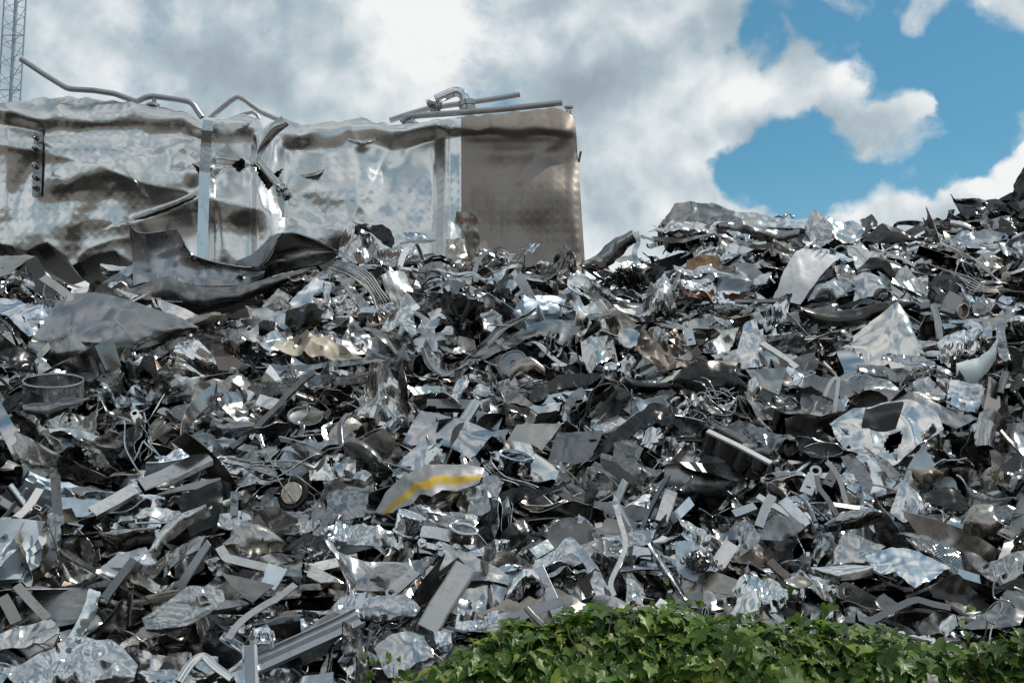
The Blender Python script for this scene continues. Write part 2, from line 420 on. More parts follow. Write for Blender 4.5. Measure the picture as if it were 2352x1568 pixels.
def build_ground():
    xs = np.concatenate([[-600, -150, -60], np.linspace(-30, 30, 13), [60, 150, 600]]); ys = np.concatenate([[-600, -150, -60], np.linspace(-30, 40, 15), [100, 250, 600]])
    X, Y = np.meshgrid(xs, ys, indexing='ij'); Z = vnoise(np.stack([X, Y], -1)*.07, 5)*.03
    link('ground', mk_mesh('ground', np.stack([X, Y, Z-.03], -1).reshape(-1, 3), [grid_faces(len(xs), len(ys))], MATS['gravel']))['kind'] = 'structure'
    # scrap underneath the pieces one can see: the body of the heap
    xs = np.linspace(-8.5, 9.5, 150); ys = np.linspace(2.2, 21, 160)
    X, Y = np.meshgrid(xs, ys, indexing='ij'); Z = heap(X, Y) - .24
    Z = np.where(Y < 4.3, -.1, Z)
    o = link('terrain', mk_mesh('terrain', np.stack([X, Y, Z], -1).reshape(-1, 3), [grid_faces(150, 160)], MATS['gap_shade'])); o['kind'] = 'structure'
    # unseen dark rise, added behind the viewer for the tank and sheets to mirror
    a = np.linspace(R(100), R(440), 90); rr = np.linspace(45, 75, 8)
    A, Rr = np.meshgrid(a, rr, indexing='ij')
    H = np.sin(np.clip((Rr-45)/24, 0, 1)*PI/2)*6 + fbm(np.stack([A*9, Rr*.12], -1), 12, 4)*2.2*np.clip((Rr-45)/6, 0, 1)
    keep = np.where(np.abs(((A-R(270)+PI) % (2*PI))-PI) < R(105), 1, .15)
    V = np.stack([np.cos(A)*Rr, np.sin(A)*Rr, np.maximum(H*keep, 0)-.1], -1)
    link('added_rise', mk_mesh('added_rise', V.reshape(-1, 3), [grid_faces(90, 8)[:, ::-1]], simple('added_rise_dark', (.034, .028, .021), .9, 0, .5, .8)))['kind'] = 'structure'
build_ground()

# ------------------------------------------------------------------ the crushed tank
YF = 13.5
def at(U, V, y):
    d = px_ray(U, V); return np.array([0, 0, CAM_Z]) + d/d[..., 1:2]*np.asarray(y, float)[..., None]
def seg_dist(U, V, pts):
    """distance in units to a polyline, and which side"""
    best = np.full(U.shape, 1e9); side = np.zeros(U.shape)
    for (a, b) in zip(pts[:-1], pts[1:]):
        a = np.array(a, float); b = np.array(b, float); d = b-a; L2 = d@d
        t = np.clip(((U-a[0])*d[0]+(V-a[1])*d[1])/L2, 0, 1)
        ex = U-a[0]-t*d[0]; ey = V-a[1]-t*d[1]; e = np.hypot(ex, ey)
        s = np.sign(d[0]*ey-d[1]*ex); m = e < best
        best = np.where(m, e, best); side = np.where(m, s, side)
    return best, side
def tank_material(name, c, rough, grime, gcol, dirty):
    m = bpy.data.materials.new(name); m.use_nodes = True; nt = m.node_tree; n = N(nt); b = nt.nodes['Principled BSDF']
    P = n.add('ShaderNodeTexCoord').outputs['Object']
    big = n.noise(P, 1.6, 6, .6, .3)
    fine = n.noise(P, 22, 4, .6)
    streak = n.noise(n.add('ShaderNodeMapping', {'Vector': P, 'Scale': (26, 26, .8)}).outputs[0], 1., 4, .65)
    brush = n.noise(n.add('ShaderNodeMapping', {'Vector': P, 'Scale': (3, 3, 160)}).outputs[0], 1., 3, .6)
    sep = n.add('ShaderNodeSeparateXYZ', {0: P})
    # the jacket's grid of round spot welds, pressed in as shallow dimples
    def cell(o): return n.math('SUBTRACT', n.math('FRACT', n.math('MULTIPLY', o, 10.5)), .5)
    r2 = n.math('ADD', n.math('POWER', cell(sep.outputs[0]), 2.), n.math('POWER', cell(sep.outputs[2]), 2.))
    dim = n.rng(n.math('SQRT', r2), .12, .44, 0, 1, True)
    ring = n.math('SUBTRACT', 1., n.rng(n.math('ABSOLUTE', n.math('SUBTRACT', n.math('SQRT', r2), .26)), .0, .05, 0, 1, True))
    base = n.mix(n.math('MULTIPLY', n.rng(n.math('ADD', n.math('MULTIPLY', big, .75), n.math('MULTIPLY', streak, .25)), .44, .64, 0, 1, True), grime), c, gcol)
    base = n.mix(n.math('MULTIPLY', n.rng(fine, .60, .72, 0, 1, True), .35*grime+.05), base, gcol)
    rustm = n.math('MULTIPLY', n.rng(n.noise(P, 3.1, 8, .72, .6), .665, .70, 0, 1, True), n.rng(streak, .40, .55, .2, 1, True))
    base = n.mix(n.math('MULTIPLY', rustm, .75), base, (.16, .07, .03))
    base = n.mix(n.math('MULTIPLY', ring, .22 if dirty else .05), base, (.36, .33, .30) if dirty else (.5, .5, .5))
    nt.links.new(base, b.inputs['Base Color'])
    b.inputs['Metallic'].default_value = .75 if dirty else 1.
    nt.links.new(n.math('ADD', n.math('ADD', rough, n.math('MULTIPLY', n.math('SUBTRACT', big, .5), .22)), n.math('MULTIPLY', n.math('SUBTRACT', brush, .5), .20), True), b.inputs['Roughness'])
    dim = n.math('MULTIPLY', dim, n.rng(n.noise(P, 1.1, 2, .5), .40, .58, .12, 1, True))
    h = n.math('ADD', n.math('MULTIPLY', dim, .9 if not dirty else .6), n.math('ADD', n.math('MULTIPLY', brush, .02), n.math('MULTIPLY', fine, .05)))
    bp = n.add('ShaderNodeBump', {'Strength': .13 if not dirty else .20, 'Distance': .02, 'Height': h}); nt.links.new(bp.outputs[0], b.inputs['Normal'])
    MATS[name] = m; return m
tank_material('tank', (.74, .73, .71), .28, .12, (.22, .19, .165), False)
tank_material('tankdirty', (.31, .268, .235), .5, .55, (.15, .12, .095), True)

TOPL = [(-30, 245), (5, 238), (80, 229), (140, 222), (200, 227), (260, 232), (310, 238), (330, 240), (380, 246), (430, 262), (470, 292), (500, 277), (560, 264), (592, 272), (603, 298),
        (622, 280), (655, 276), (690, 288), (740, 283), (800, 277), (830, 272), (862, 282), (900, 287), (960, 281), (1000, 274), (1060, 268), (1150, 262), (1285, 250), (1310, 254), (1324, 259), (1334, 267), (1340, 279), (1345, 296)]
BOTL = [(-30, 590), (0, 560), (60, 575), (110, 557), (135, 575), (167, 611), (215, 585), (260, 575), (300, 600), (480, 640), (600, 680), (1345, 690)]
tank = None
def build_tank():
    global tank
    tank = empty('crushed_tank', at(np.array(660.), np.array(620.), np.array(YF+.6)))
    tag(tank, 'huge crushed stainless steel tank on top of the heap, its right end brown with dirt', 'tank')
    nu, nv = 330, 120
    us = np.linspace(-30, 1343, nu); ts = np.linspace(0, 1, nv)
    U, Tt = np.meshgrid(us, ts, indexing='ij')
    top = np.interp(us, *np.array(TOPL, float).T); bot = np.interp(us, *np.array(BOTL, float).T)
    top = top + vnoise(np.stack([us*.05, us*0], -1), 31)*3.2
    V = bot[:, None] + (top-bot)[:, None]*Tt
    edge = 1322+np.clip((V-290)/300, -.15, 1.1)*20
    U = np.where(U > 1200, 1200+(U-1200)/(1343-1200)*(edge-1200), U)
    p = np.stack([U, V], -1)
    D = np.zeros_like(U)                                  # metres towards the viewer
    h = (V-top[:, None])                                  # units below the rim
    sm = lambda x, a, b: (lambda t: t*t*(3-2*t))(np.clip((x-a)/(b-a), 0, 1))
    box = lambda a, b, f=25: sm(U, a-f, a+f)*(1-sm(U, b-f, b+f))
    def roll(peak, end, depth, w, back=.16):
        """a rolled upper edge: leans back above the peak, tucks under between peak and end"""
        pk = np.interp(us, *np.array(peak, float).T)[:, None]; en = np.interp(us, *np.array(end, float).T)[:, None]
        pk = pk + vnoise(np.stack([U*.022, 0*U], -1), 91)*7; en = en + vnoise(np.stack([U*.016, 0*U+3], -1), 92)*11
        up = -back*np.clip((pk-V)/40, 0, 1.2)**1.5
        under = -depth*sm(V, pk, en)
        return (up + under)*w
    D += roll([(0, 245), (60, 262), (150, 268), (300, 254), (340, 262), (420, 268), (470, 300)], [(0, 300), (90, 312), (200, 326), (350, 330), (470, 322)], .17, box(-80, 478, 8))
    D += roll([(480, 285), (600, 290)], [(480, 324), (570, 326), (600, 340)], .12, box(484, 585, 8))
    D += roll([(620, 292), (690, 304), (740, 300), (800, 284), (860, 290), (930, 300), (1000, 285)], [(620, 350), (700, 352), (800, 338), (900, 345), (1000, 318)], .15, box(640, 1015, 22))
    D += roll([(1010, 292), (1330, 300)], [(1010, 318), (1120, 318), (1330, 314)], .10, box(1040, 1315, 22), .05)
    # dented right end: a shallow dish under the roll
    e, s = seg_dist(U, V, [(1055, 330), (1110, 350), (1135, 420), (1120, 560)])
    D += .05*sm(V, 330, 400)*box(1075, 1290, 30)*(1-sm(V, 400, 560))-.035*sm(V, 312, 330)*box(1075, 1290, 30)*(1-sm(V, 360, 520))
    e, s = seg_dist(U, V, [(1296, 315), (1240, 350), (1195, 412)])
    D += .030*np.exp(-(e/14)**2)
    D += .05*sm(U-(V-412)*-.55, 1190, 1330)*sm(V, 330, 420)*(1-sm(V, 430, 600))*box(1150, 1330, 30)
    D += -.20*np.clip((U-1290)/53, 0, 1)**2.2             # rounded end
    D += -.10*np.clip((20-U)/45, 0, 1)**1.5
    # creases and ridges
    def ridge(pts, w, a, kind='soft'):
        nonlocal D
        w = w*2.3; a = float(np.clip(a, -.27*w*.0041, .27*w*.0041)); e, s = seg_dist(U, V, pts)
        D = D + a*(np.exp(-(e/w)**2) if kind == 'soft' else np.exp(-e/w))
    def step(pts, w, a, reach):
        nonlocal D
        e, s = seg_dist(U, V, pts)
        D = D + a*np.tanh(e*s/w)*np.exp(-(e/reach)**2)
    ridge([(5, 240), (50, 268), (90, 303)], 9, .07, 'sharp'); ridge([(90, 303), (80, 380), (40, 480), (8, 560)], 12, -.05)
    ridge([(14, 290), (20, 400), (10, 550)], 10, .07)
    ridge([(313, 239), (328, 275), (344, 302)], 7, .09, 'sharp'); ridge([(140, 225), (136, 250), (150, 280)], 6, .05, 'sharp')
    ridge([(430, 300), (450, 320), (470, 330)], 18, -.07)
    ridge([(172, 422), (180, 470), (160, 500), (100, 522), (50, 540)], 13, .11); ridge([(190, 440), (196, 480), (180, 505)], 12, -.06)
    ridge([(164, 420), (190, 398), (240, 388), (300, 392)], 12, .06); ridge([(135, 405), (160, 430), (140, 480), (70, 512)], 22, -.06)
    ridge([(108, 556), (140, 580), (167, 610)], 8, .10, 'sharp'); ridge([(167, 610), (200, 572), (260, 550), (320, 544)], 9, .10, 'sharp'); ridge([(170, 560), (167, 600)], 16, -.07)
    step([(306, 503), (350, 488), (400, 470), (450, 448), (470, 430)], 5, .05, 40)
    step([(440, 385), (500, 372), (560, 380)], 6, .07, 34)
    step([(300, 345), (350, 352), (410, 330)], 8, .03, 26)
    ridge([(574, 300), (570, 350), (576, 400), (592, 440), (612, 505), (640, 570)], 12, .15, 'sharp'); ridge([(530, 395), (545, 350), (560, 320)], 20, -.12)
    ridge([(606, 300), (598, 345), (608, 395), (640, 430)], 17, -.26); ridge([(645, 300), (635, 340), (650, 400), (680, 440)], 16, .08)
    ridge([(690, 300), (672, 330), (680, 350)], 12, .06, 'sharp'); ridge([(806, 300), (816, 320)], 10, .05, 'sharp')
    ridge([(700, 445), (740, 470), (760, 540), (800, 600)], 30, -.07); ridge([(850, 380), (880, 440), (850, 520)], 34, .06); ridge([(950, 360), (930, 450), (900, 560)], 40, -.05)
    ridge([(520, 430), (560, 520), (610, 600)], 22, -.06); ridge([(500, 560), (540, 480)], 18, .04)
    for (a, b) in ((250, 415), (249, 457), (398, 383), (403, 400), (352, 348), (888, 387), (700, 460), (445, 437)):
        ridge([(a, b), (a+5, b-2)], 5, -.05)
    D += fbm(p*.007, 40, 2)*.020 + (.5-np.abs(vnoise(p*.009+3, 44)))*.03*(1-sm(U, 860, 1090)*.85)
    D += vnoise(np.stack([U*.006, V*.013], -1), 47)*.03
    D += .00088*(V-420)
    fr = np.random.default_rng(314); loc = p*.0041
    wl = np.stack([vnoise(loc*1.3, 301), vnoise(loc*1.3+9, 302)], -1)*.10
    fz = facets(loc+wl, fr, 10, .5) + .35*facets(loc+wl*1.5, fr, 20, .42)
    Q_ = np.stack([U.ravel(), V.ravel(), np.ones(U.size)], 1); fz = fz - (Q_@np.linalg.lstsq(Q_, fz.ravel(), rcond=None)[0]).reshape(fz.shape)
    D += (vnoise(np.stack([U*.013+V*.006, V*.002], -1), 77)*.05+vnoise(np.stack([U*.03-V*.012, V*.004], -1), 78)*.016)*(1-sm(U, 960, 1060)*.8)*sm(V, 290, 360)
    D += fz*.43*(1-sm(U, 860, 1090)*.85)*sm(V, 285, 330)
    # broad soft dents: the sheet tips down (positive) or up (negative) inside each
    for (cu_, cv_, ru, rv, sl) in ((225, 344, 130, 26, .45), (960, 500, 46, 70, .32), (80, 350, 40, 70, .4), (120, 430, 50, 30, .45), (748, 462, 74, 46, .62), (420, 300, 40, 30, -.3), (880, 400, 60, 40, -.35), (560, 590, 60, 40, .25), (300, 470, 60, 40, -.3), (30, 480, 30, 70, -.3), (860, 565, 120, 44, .35), (545, 490, 55, 70, .25), (1175, 340, 95, 22, .75), (1235, 500, 60, 70, .35), (1275, 390, 36, 50, -.4), (1310, 520, 20, 60, .3)):
        D += -sl*.0041*(V-cv_)*np.exp(-((U-cu_)/ru)**2-((V-cv_)/rv)**2)*.8
    P = at(U, V, YF - D)
    shell = tank
    # openings torn through the front
    cu = (U[:-1, :-1]+U[1:, 1:])/2; cv = (V[:-1, :-1]+V[1:, 1:])/2
    def inside(poly):
        poly = np.array(poly, float); r = np.zeros(cu.shape, bool); j = len(poly)-1
        for i in range(len(poly)):
            xi, yi = poly[i]; xj, yj = poly[j]
            r ^= ((yi > cv) != (yj > cv)) & (cu < (xj-xi)*(cv-yi)/(yj-yi+1e-9)+xi); j = i
        return r
    hole = inside([(440, 375), (466, 388), (490, 385), (480, 400), (463, 408)]) | inside([(531, 378), (560, 362), (562, 385), (549, 397)]) | \
        inside([(581, 372), (592, 385), (628, 398), (652, 386), (640, 405), (628, 425), (616, 439), (596, 410)])
    def side(sel, name, mat, sharp=40):
        """front, rolled top, back and underside for a run of columns"""
        idx = np.where(sel)[0]; Q = P[idx]; m = len(idx)
        extra = []
        rim = Q[:, -1]; back = 1.55
        for k, (dy, dz) in enumerate([(.03, .004), (.08, .006), (.2, .008), (.6, .01), (1.1, .0), (1.4, -.05), (back, -.2), (back, -.8), (back, -1.5)]):
            w = vnoise(np.stack([us[idx]*.03, us[idx]*0+k*.9], -1), 61)*.03*min(1, k/2)
            extra.append(rim + np.stack([0*w, dy+0*w, dz+w], -1))
        low = Q[:, 0] + np.array([0, .35, -.06]); low2 = Q[:, 0] + np.array([0, 1.5, -.05])
        G = np.concatenate([low2[:, None], low[:, None], Q] + [e[:, None] for e in extra], 1)
        mask = np.ones((m-1, G.shape[1]-1), bool); mask[:, 2:2+nv-1] &= ~hole[idx[:-1]]
        V_, F_ = solid(G.reshape(-1, 3), [grid_faces(m, G.shape[1], mask)], .008)
        if idx[-1] == nu-1:                                # close the right end
            ringp = G[-1]; c = ringp.mean(0); b = len(V_)
            k = np.arange(len(ringp)); V_ = np.concatenate([V_, ringp, c[None]])
            F_.append(np.stack([b+k, b+(k+1) % len(k), np.full(len(k), b+len(k))], 1))
        if idx[0] == 0:
            ringp = G[0]; c = ringp.mean(0); b = len(V_); k = np.arange(len(ringp)); V_ = np.concatenate([V_, ringp, c[None]])
            F_.append(np.stack([b+(k+1) % len(k), b+k, np.full(len(k), b+len(k))], 1))
        return put(name, V_, F_, MATS[mat], tank, sharp=sharp)
    cut = np.searchsorted(us, 1056)
    side(np.arange(nu) <= cut, 'tank_shell', 'tank', 60)
    e = side(np.arange(nu) >= cut, 'end_section', 'tankdirty', 50); e['label'] = 'dirt brown end section'
    # bands that follow the shell
    def band(name, Ua, Ub, Va, Vb, lift, mat, n=60, th=.006):
        uu, vv = np.meshgrid(np.linspace(0, 1, 5), np.linspace(0, 1, n), indexing='ij')
        VV = Va+(Vb-Va)*vv; UU = (Ua[0]+(Ua[1]-Ua[0])*vv)*(1-uu)+(Ub[0]+(Ub[1]-Ub[0])*vv)*uu
        iu = np.clip((UU+30)/1373*(nu-1), 0, nu-1.001); i0 = iu.astype(int)
        tp = np.interp(UU, us, top); bt = np.interp(UU, us, bot); it = np.clip((VV-bt)/(tp-bt), 0, 1)*(nv-1); j0 = np.minimum(it.astype(int), nv-2)
        fi = iu-i0; fj = it-j0
        d = (D[i0, j0]*(1-fi)+D[i0+1, j0]*fi)*(1-fj)+(D[i0, j0+1]*(1-fi)+D[i0+1, j0+1]*fi)*fj
        Q = at(UU, VV, YF-d-lift)
        V_, F_ = solid(Q.reshape(-1, 3), [grid_faces(5, n)], th)
        return put(name, V_, F_, MATS[mat], tank)
    band('seam_band', (1003, 1006), (1030, 1032), 276, 640, .014, 'tank')
    rs = band('rivet_strip', (78, 74), (98, 95), 300, 452, .03, 'dull', 30); rs['label'] = 'grey riveted strip on the left'
    for v in (318, 343, 384, 410, 434):
        c = at(np.array(86.), np.array(float(v)), np.array(YF+.09)); d = np.array([0, -1, 0])
        V_, F_ = lathe(c, d, [(.0, .12), (.02, .115), (.03, .09), (.03, .0)], 10)
        o = put('rivet', V_, F_, MATS['steel'], tank); o.parent = rs; o.matrix_parent_inverse.identity(); o.location = (0, 0, 0)
    # grey handrails along the top
    def rail(pts, w=.052, dy=.35):
        q = resample(np.array(pts, float), 50); Pq = at(q[:, 0], q[:, 1], YF+dy+0*q[:, 0])
        return put('handrail', *sweep(Pq, (0, -1, .2), profile('tube', w, w)), MATS['galv'], tank)
    rail([(48, 135), (100, 170), (150, 201), (162, 205), (215, 208), (265, 216), (300, 229), (314, 234), (335, 224), (352, 221), (400, 228), (432, 233), (445, 241), (455, 258), (464, 270)], .058, .25)
    rail([(478, 276), (505, 252), (530, 232), (545, 223), (560, 229), (600, 258), (622, 268), (650, 280)], .05, .4)
    rail([(528, 275), (560, 262), (580, 258), (590, 264), (596, 275)], .035, .6)
    rail([(895, 277), (940, 262), (985, 249), (1060, 238), (1130, 228), (1194, 217)], .058, .9)
    rail([(922, 281), (935, 269), (960, 266), (1000, 263), (1060, 259), (1140, 252), (1220, 244), (1291, 236)], .062, .3)
    for (u, v, v2, dy) in ((354, 222, 243, .25), (948, 266, 284, .3)):
        q = at(np.array([u, u, u-3.]), np.array([v, (v+v2)/2, v2]), np.array([YF+dy]*3))
        put('rail_post', *join([sweep(q, (0, -1, 0), profile('rod', .045, .045)), lathe(q[-1], (0, 0, 1), [(.07, -.01), (.07, .01), (.035, .03)], 12)]), MATS['galv'], tank)
    # the shiny outlet elbow with its torn collar
    q = resample([(1001, 229), (1020, 221), (1038, 213), (1050, 211), (1062, 217), (1070, 232), (1074, 254)], 30, True); Pq = at(q[:, 0], q[:, 1], YF+.6+0*q[:, 0])
    elbow = put('elbow_pipe', *sweep(Pq, (0, -1, .1), profile('tube', .105, .105, .006)), MATS['chrome'], tank)
    V_, F_ = join([lathe(Pq[-7], Pq[-1]-Pq[-7], [(.055, 0), (.085, .0), (.085, .05), (.055, .05)], 20), lathe(Pq[-1], (0, 0, 1), [(.055, .0), (.085, .0), (.085, .04), (.055, .04)], 20)])
    o = put('flange', V_, F_, MATS['steel'], tank); o.parent = elbow; o.location = (0, 0, 0)
    rg = np.random.default_rng(5)
    parts = []
    for k in range(9):
        c = at(np.array(998.+rg.normal()*6), np.array(236.+k*2.6), np.array(YF+.55)); g = np.linspace(-1, 1, 6)
        X, Y = np.meshgrid(g, g, indexing='ij'); rr = norm(rg.normal(size=(3, 3)))
        Q = c + (X[..., None]*rr[0]*.05 + Y[..., None]*rr[1]*.03) + rr[2]*crumple(np.stack([X, Y], -1), rg, .02)[..., None]
        parts.append(solid(Q.reshape(-1, 3), [grid_faces(6, 6)], .004))
    put('torn_collar', *join(parts), MATS['dull'], tank)
    # crushed outlet pipe hanging from the big hole
    q = resample([(655, 277), (628, 300), (605, 335), (594, 356), (592, 368), (600, 382)], 26, True); Pq = at(q[:, 0], q[:, 1], YF-.22+0*q[:, 0])
    hang = put('crushed_pipe', *sweep(Pq, (.3, -1, .2), profile('tube', .10, .022, .005), 1.2, np.linspace(1.2, .7, 26)), MATS['steel'], tank)
    q = np.stack([np.linspace(597, 643, 14), np.linspace(372, 430, 14)], -1); Pq = at(q[:, 0], q[:, 1], YF-.26-np.linspace(0, .1, 14))
    put('outlet_pipe', *sweep(Pq, (.3, -1, .2), profile('tube', .068, .068, .006)), MATS['steel'], tank)
    ax = Pq[-1]-Pq[0]; ax /= np.linalg.norm(ax)
    rough_ = [(.05, 0), (.072, 0), (.072, .03), (.056, .03), (.056, .05), (.075, .05), (.075, .09), (.05, .11), (.066, .14), (.045, .17), (.06, .2), (.03, .22)]
    V_, F_ = lathe(Pq[-1], ax, rough_, 16); V_ = Pq[-1]+(V_-Pq[-1])*.72 + rg.normal(size=V_.shape)*.006
    put('coupling', V_, F_, MATS['steel'], tank, sharp=15)
    # bolts at the corner and the small lug on the right edge
    for u in (1303, 1310):
        c = at(np.array(float(u)), np.array(262.), np.array(YF+.3)); put('bolt', *lathe(c, (0, 0, 1), [(.012, 0), (.012, .06), (.03, .06), (.03, .08), (.0, .085)], 8), MATS['dull'], tank)
    c = at(np.array([1329., 1334.]), np.array([360., 361.]), np.array([YF+.2]*2)); put('lug', *sweep(c, (0, -1, 0), profile('box', .1, .08, .03)), MATS['dark'], tank)
    # torn edges, curled out of the shell
    for (A, B, dd) in (([(286, 390), (310, 410), (330, 440), (341, 452)], [(289, 393), (308, 414), (326, 444), (341, 453)], .05),
                       ([(306, 501), (380, 473), (450, 446)], [(308, 505), (382, 479), (450, 451)], .07),
                       ([(490, 290), (530, 285), (575, 283)], [(492, 306), (520, 312), (560, 302)], .06),
                       ([(690, 402), (720, 398), (745, 388)], [(700, 407), (722, 404), (740, 396)], .05),
                       ([(795, 318), (830, 322), (868, 318)], [(800, 323), (832, 330), (866, 322)], .06)):
        a = resample(np.array(A, float), 24); b_ = resample(np.array(B, float), 24); g = np.linspace(0, 1, 5)
        uu = a[:, None]*(1-g[None, :, None])+b_[:, None]*g[None, :, None]
        uu = uu + rg.normal(size=uu.shape)*.5
        iu = np.clip((uu[..., 0]+30)/1373*(nu-1), 0, nu-1).astype(int); tp = top[iu]; bt = bot[iu]; it = np.clip((uu[..., 1]-bt)/(tp-bt)*(nv-1), 0, nv-1).astype(int)
        Q = at(uu[..., 0], uu[..., 1], YF-D[iu, it]-.012-dd*np.sin(g*PI*.5)[None, :]*np.sin(np.linspace(0, PI, 24))[:, None])
        put('torn_edge', *solid(Q.reshape(-1, 3), [grid_faces(24, 5)], .008), MATS['rusty'], tank)
    # strap over the tank
    q = resample([(500, 273, .10), (486, 271, -.10), (479, 276, -.16), (476, 300, -.17), (474, 330, -.10), (470, 400, -.06), (468, 470, -.05), (466, 530, -.04), (464, 600, -.03)], 60)
    Pq = at(q[:, 0], q[:, 1], YF+q[:, 2]-.17)
    st = put('steel_strap', *sweep(Pq, np.stack([0*q[:, 0], np.where(q[:, 1] < 274, -.5, -1), .25+0*q[:, 0]], -1), profile('flat', .105, .01, .006)), MATS['bright'])
    tag(st, 'flat pale steel strap hanging down over the crushed tank front', 'strap')
build_tank()

# ------------------------------------------------------------------ lattice mast far behind
def build_mast():
    y = 60.; m = empty('lattice_mast', (float(at(np.array(25.), np.array(300.), np.array(y))[0]), y, 0))
    tag(m, 'tall thin blue grey lattice mast behind the crushed tank at the left edge', 'mast')
    def X(u): return float(at(np.array(float(u)), np.array(200.), np.array(y))[0])
    xl, xr, xm = X(-2), X(48), X(12); H = 34.; dx = X(53)-X(48)
    for x, yy, w, slope in ((xl, y, .08, 0), (xr, y, .08, .0022*.6), (xm, y+.8, .20, -.0022)):
        zz = np.linspace(0, H, 12); Pq = np.stack([x+slope*(zz-16)*1., yy+0*zz, zz], -1)
        put('mast_leg', *sweep(Pq, (0, -1, 0), profile('rod', w, w)), MATS['mast'], m)
    parts = []; z = .2; k = 0
    while z < H-.7:
        for (a, b, ya, yb) in ((xl, xr, y, y), (xr, xm, y, y+.8), (xm, xl, y+.8, y)):
            s = (z, z+.42) if k % 2 else (z+.42, z)
            parts.append(sweep(np.array([(a, ya, s[0]), ((a+b)/2, (ya+yb)/2, (s[0]+s[1])/2), (b, yb, s[1])]), (.1, -1, .1), profile('rod', .025, .025)))
        z += .42; k += 1
        if k % 6 == 0: parts.append(sweep(np.array([(xl, y, z), ((xl+xr)/2, y, z), (xr, y, z)]), (0, -1, .1), profile('rod', .04, .04)))
    put('bracing', *join(parts), MATS['mast'], m)
build_mast()

# ------------------------------------------------------------------ ivy over the wall in front
def leaf_material():
    m = bpy.data.materials.new('ivy_leaf'); m.use_nodes = True; nt = m.node_tree; n = N(nt); b = nt.nodes['Principled BSDF']
    r = n.add('ShaderNodeNewGeometry').outputs['Random Per Island']
    ramp = n.add('ShaderNodeValToRGB', {0: r}); cr = ramp.color_ramp
    cr.elements[0].color = (.022, .05, .010, 1); cr.elements[1].color = (.19, .22, .035, 1)
    for p, c in ((.3, (.056, .125, .018, 1)), (.6, (.098, .18, .026, 1)), (.82, (.165, .25, .036, 1)), (.97, (.25, .31, .06, 1))):
        e = cr.elements.new(p); e.color = c
    uv = n.add('ShaderNodeTexCoord').outputs['UV']; s = n.add('ShaderNodeSeparateXYZ', {0: uv})
    # pale veins fanning out of the stalk
    ang = n.math('ARCTAN2', s.outputs[0], n.math('ADD', s.outputs[1], .02))
    vein = 1.
    v = None
    for a in (0, .8, -.8, 1.75, -1.75):
        d = n.math('ABSOLUTE', n.math('SUBTRACT', ang, a)); x = n.math('SUBTRACT', 1., n.rng(d, .02, .09, 0, 1, True))
        v = x if v is None else n.math('MAXIMUM', v, x)
    c = n.mix(n.math('MULTIPLY', v, .45), ramp.outputs[0], (.16, .22, .07))
    c = n.mix(n.math('MULTIPLY', n.rng(n.noise(uv, 3., 4, .6), .4, .7), .35), c, (.02, .05, .012))
    nt.links.new(c, b.inputs['Base Color']); b.inputs['Roughness'].default_value = .38
    b.inputs['Specular IOR Level'].default_value = .35
    tr = n.add('ShaderNodeBsdfTranslucent'); nt.links.new(n.mix(1., c, (1.2, 1.3, .5), 'MULTIPLY'), tr.inputs[0])
    mx = n.add('ShaderNodeMixShader', {0: .40}); nt.links.new(b.outputs[0], mx.inputs[1]); nt.links.new(tr.outputs[0], mx.inputs[2])
    nt.links.new(mx.outputs[0], nt.nodes['Material Output'].inputs[0])
    bp = n.add('ShaderNodeBump', {'Strength': .25, 'Distance': .01, 'Height': n.math('MULTIPLY', v, -1.)}); nt.links.new(bp.outputs[0], b.inputs['Normal'])
    MATS['ivy'] = m
leaf_material()
LEAF = np.array([(0, -.03), (.10, -.16), (.27, -.26), (.42, -.20), (.52, -.02), (.40, .08), (.47, .24), (.56, .44), (.36, .44), (.21, .50), (.12, .72), (0, 1.)])
LEAF2 = np.array([(0, -.03), (.14, -.16), (.32, -.18), (.42, -.05), (.40, .12), (.34, .26), (.30, .36), (.24, .48), (.18, .58), (.12, .72), (.06, .86), (0, 1.)])
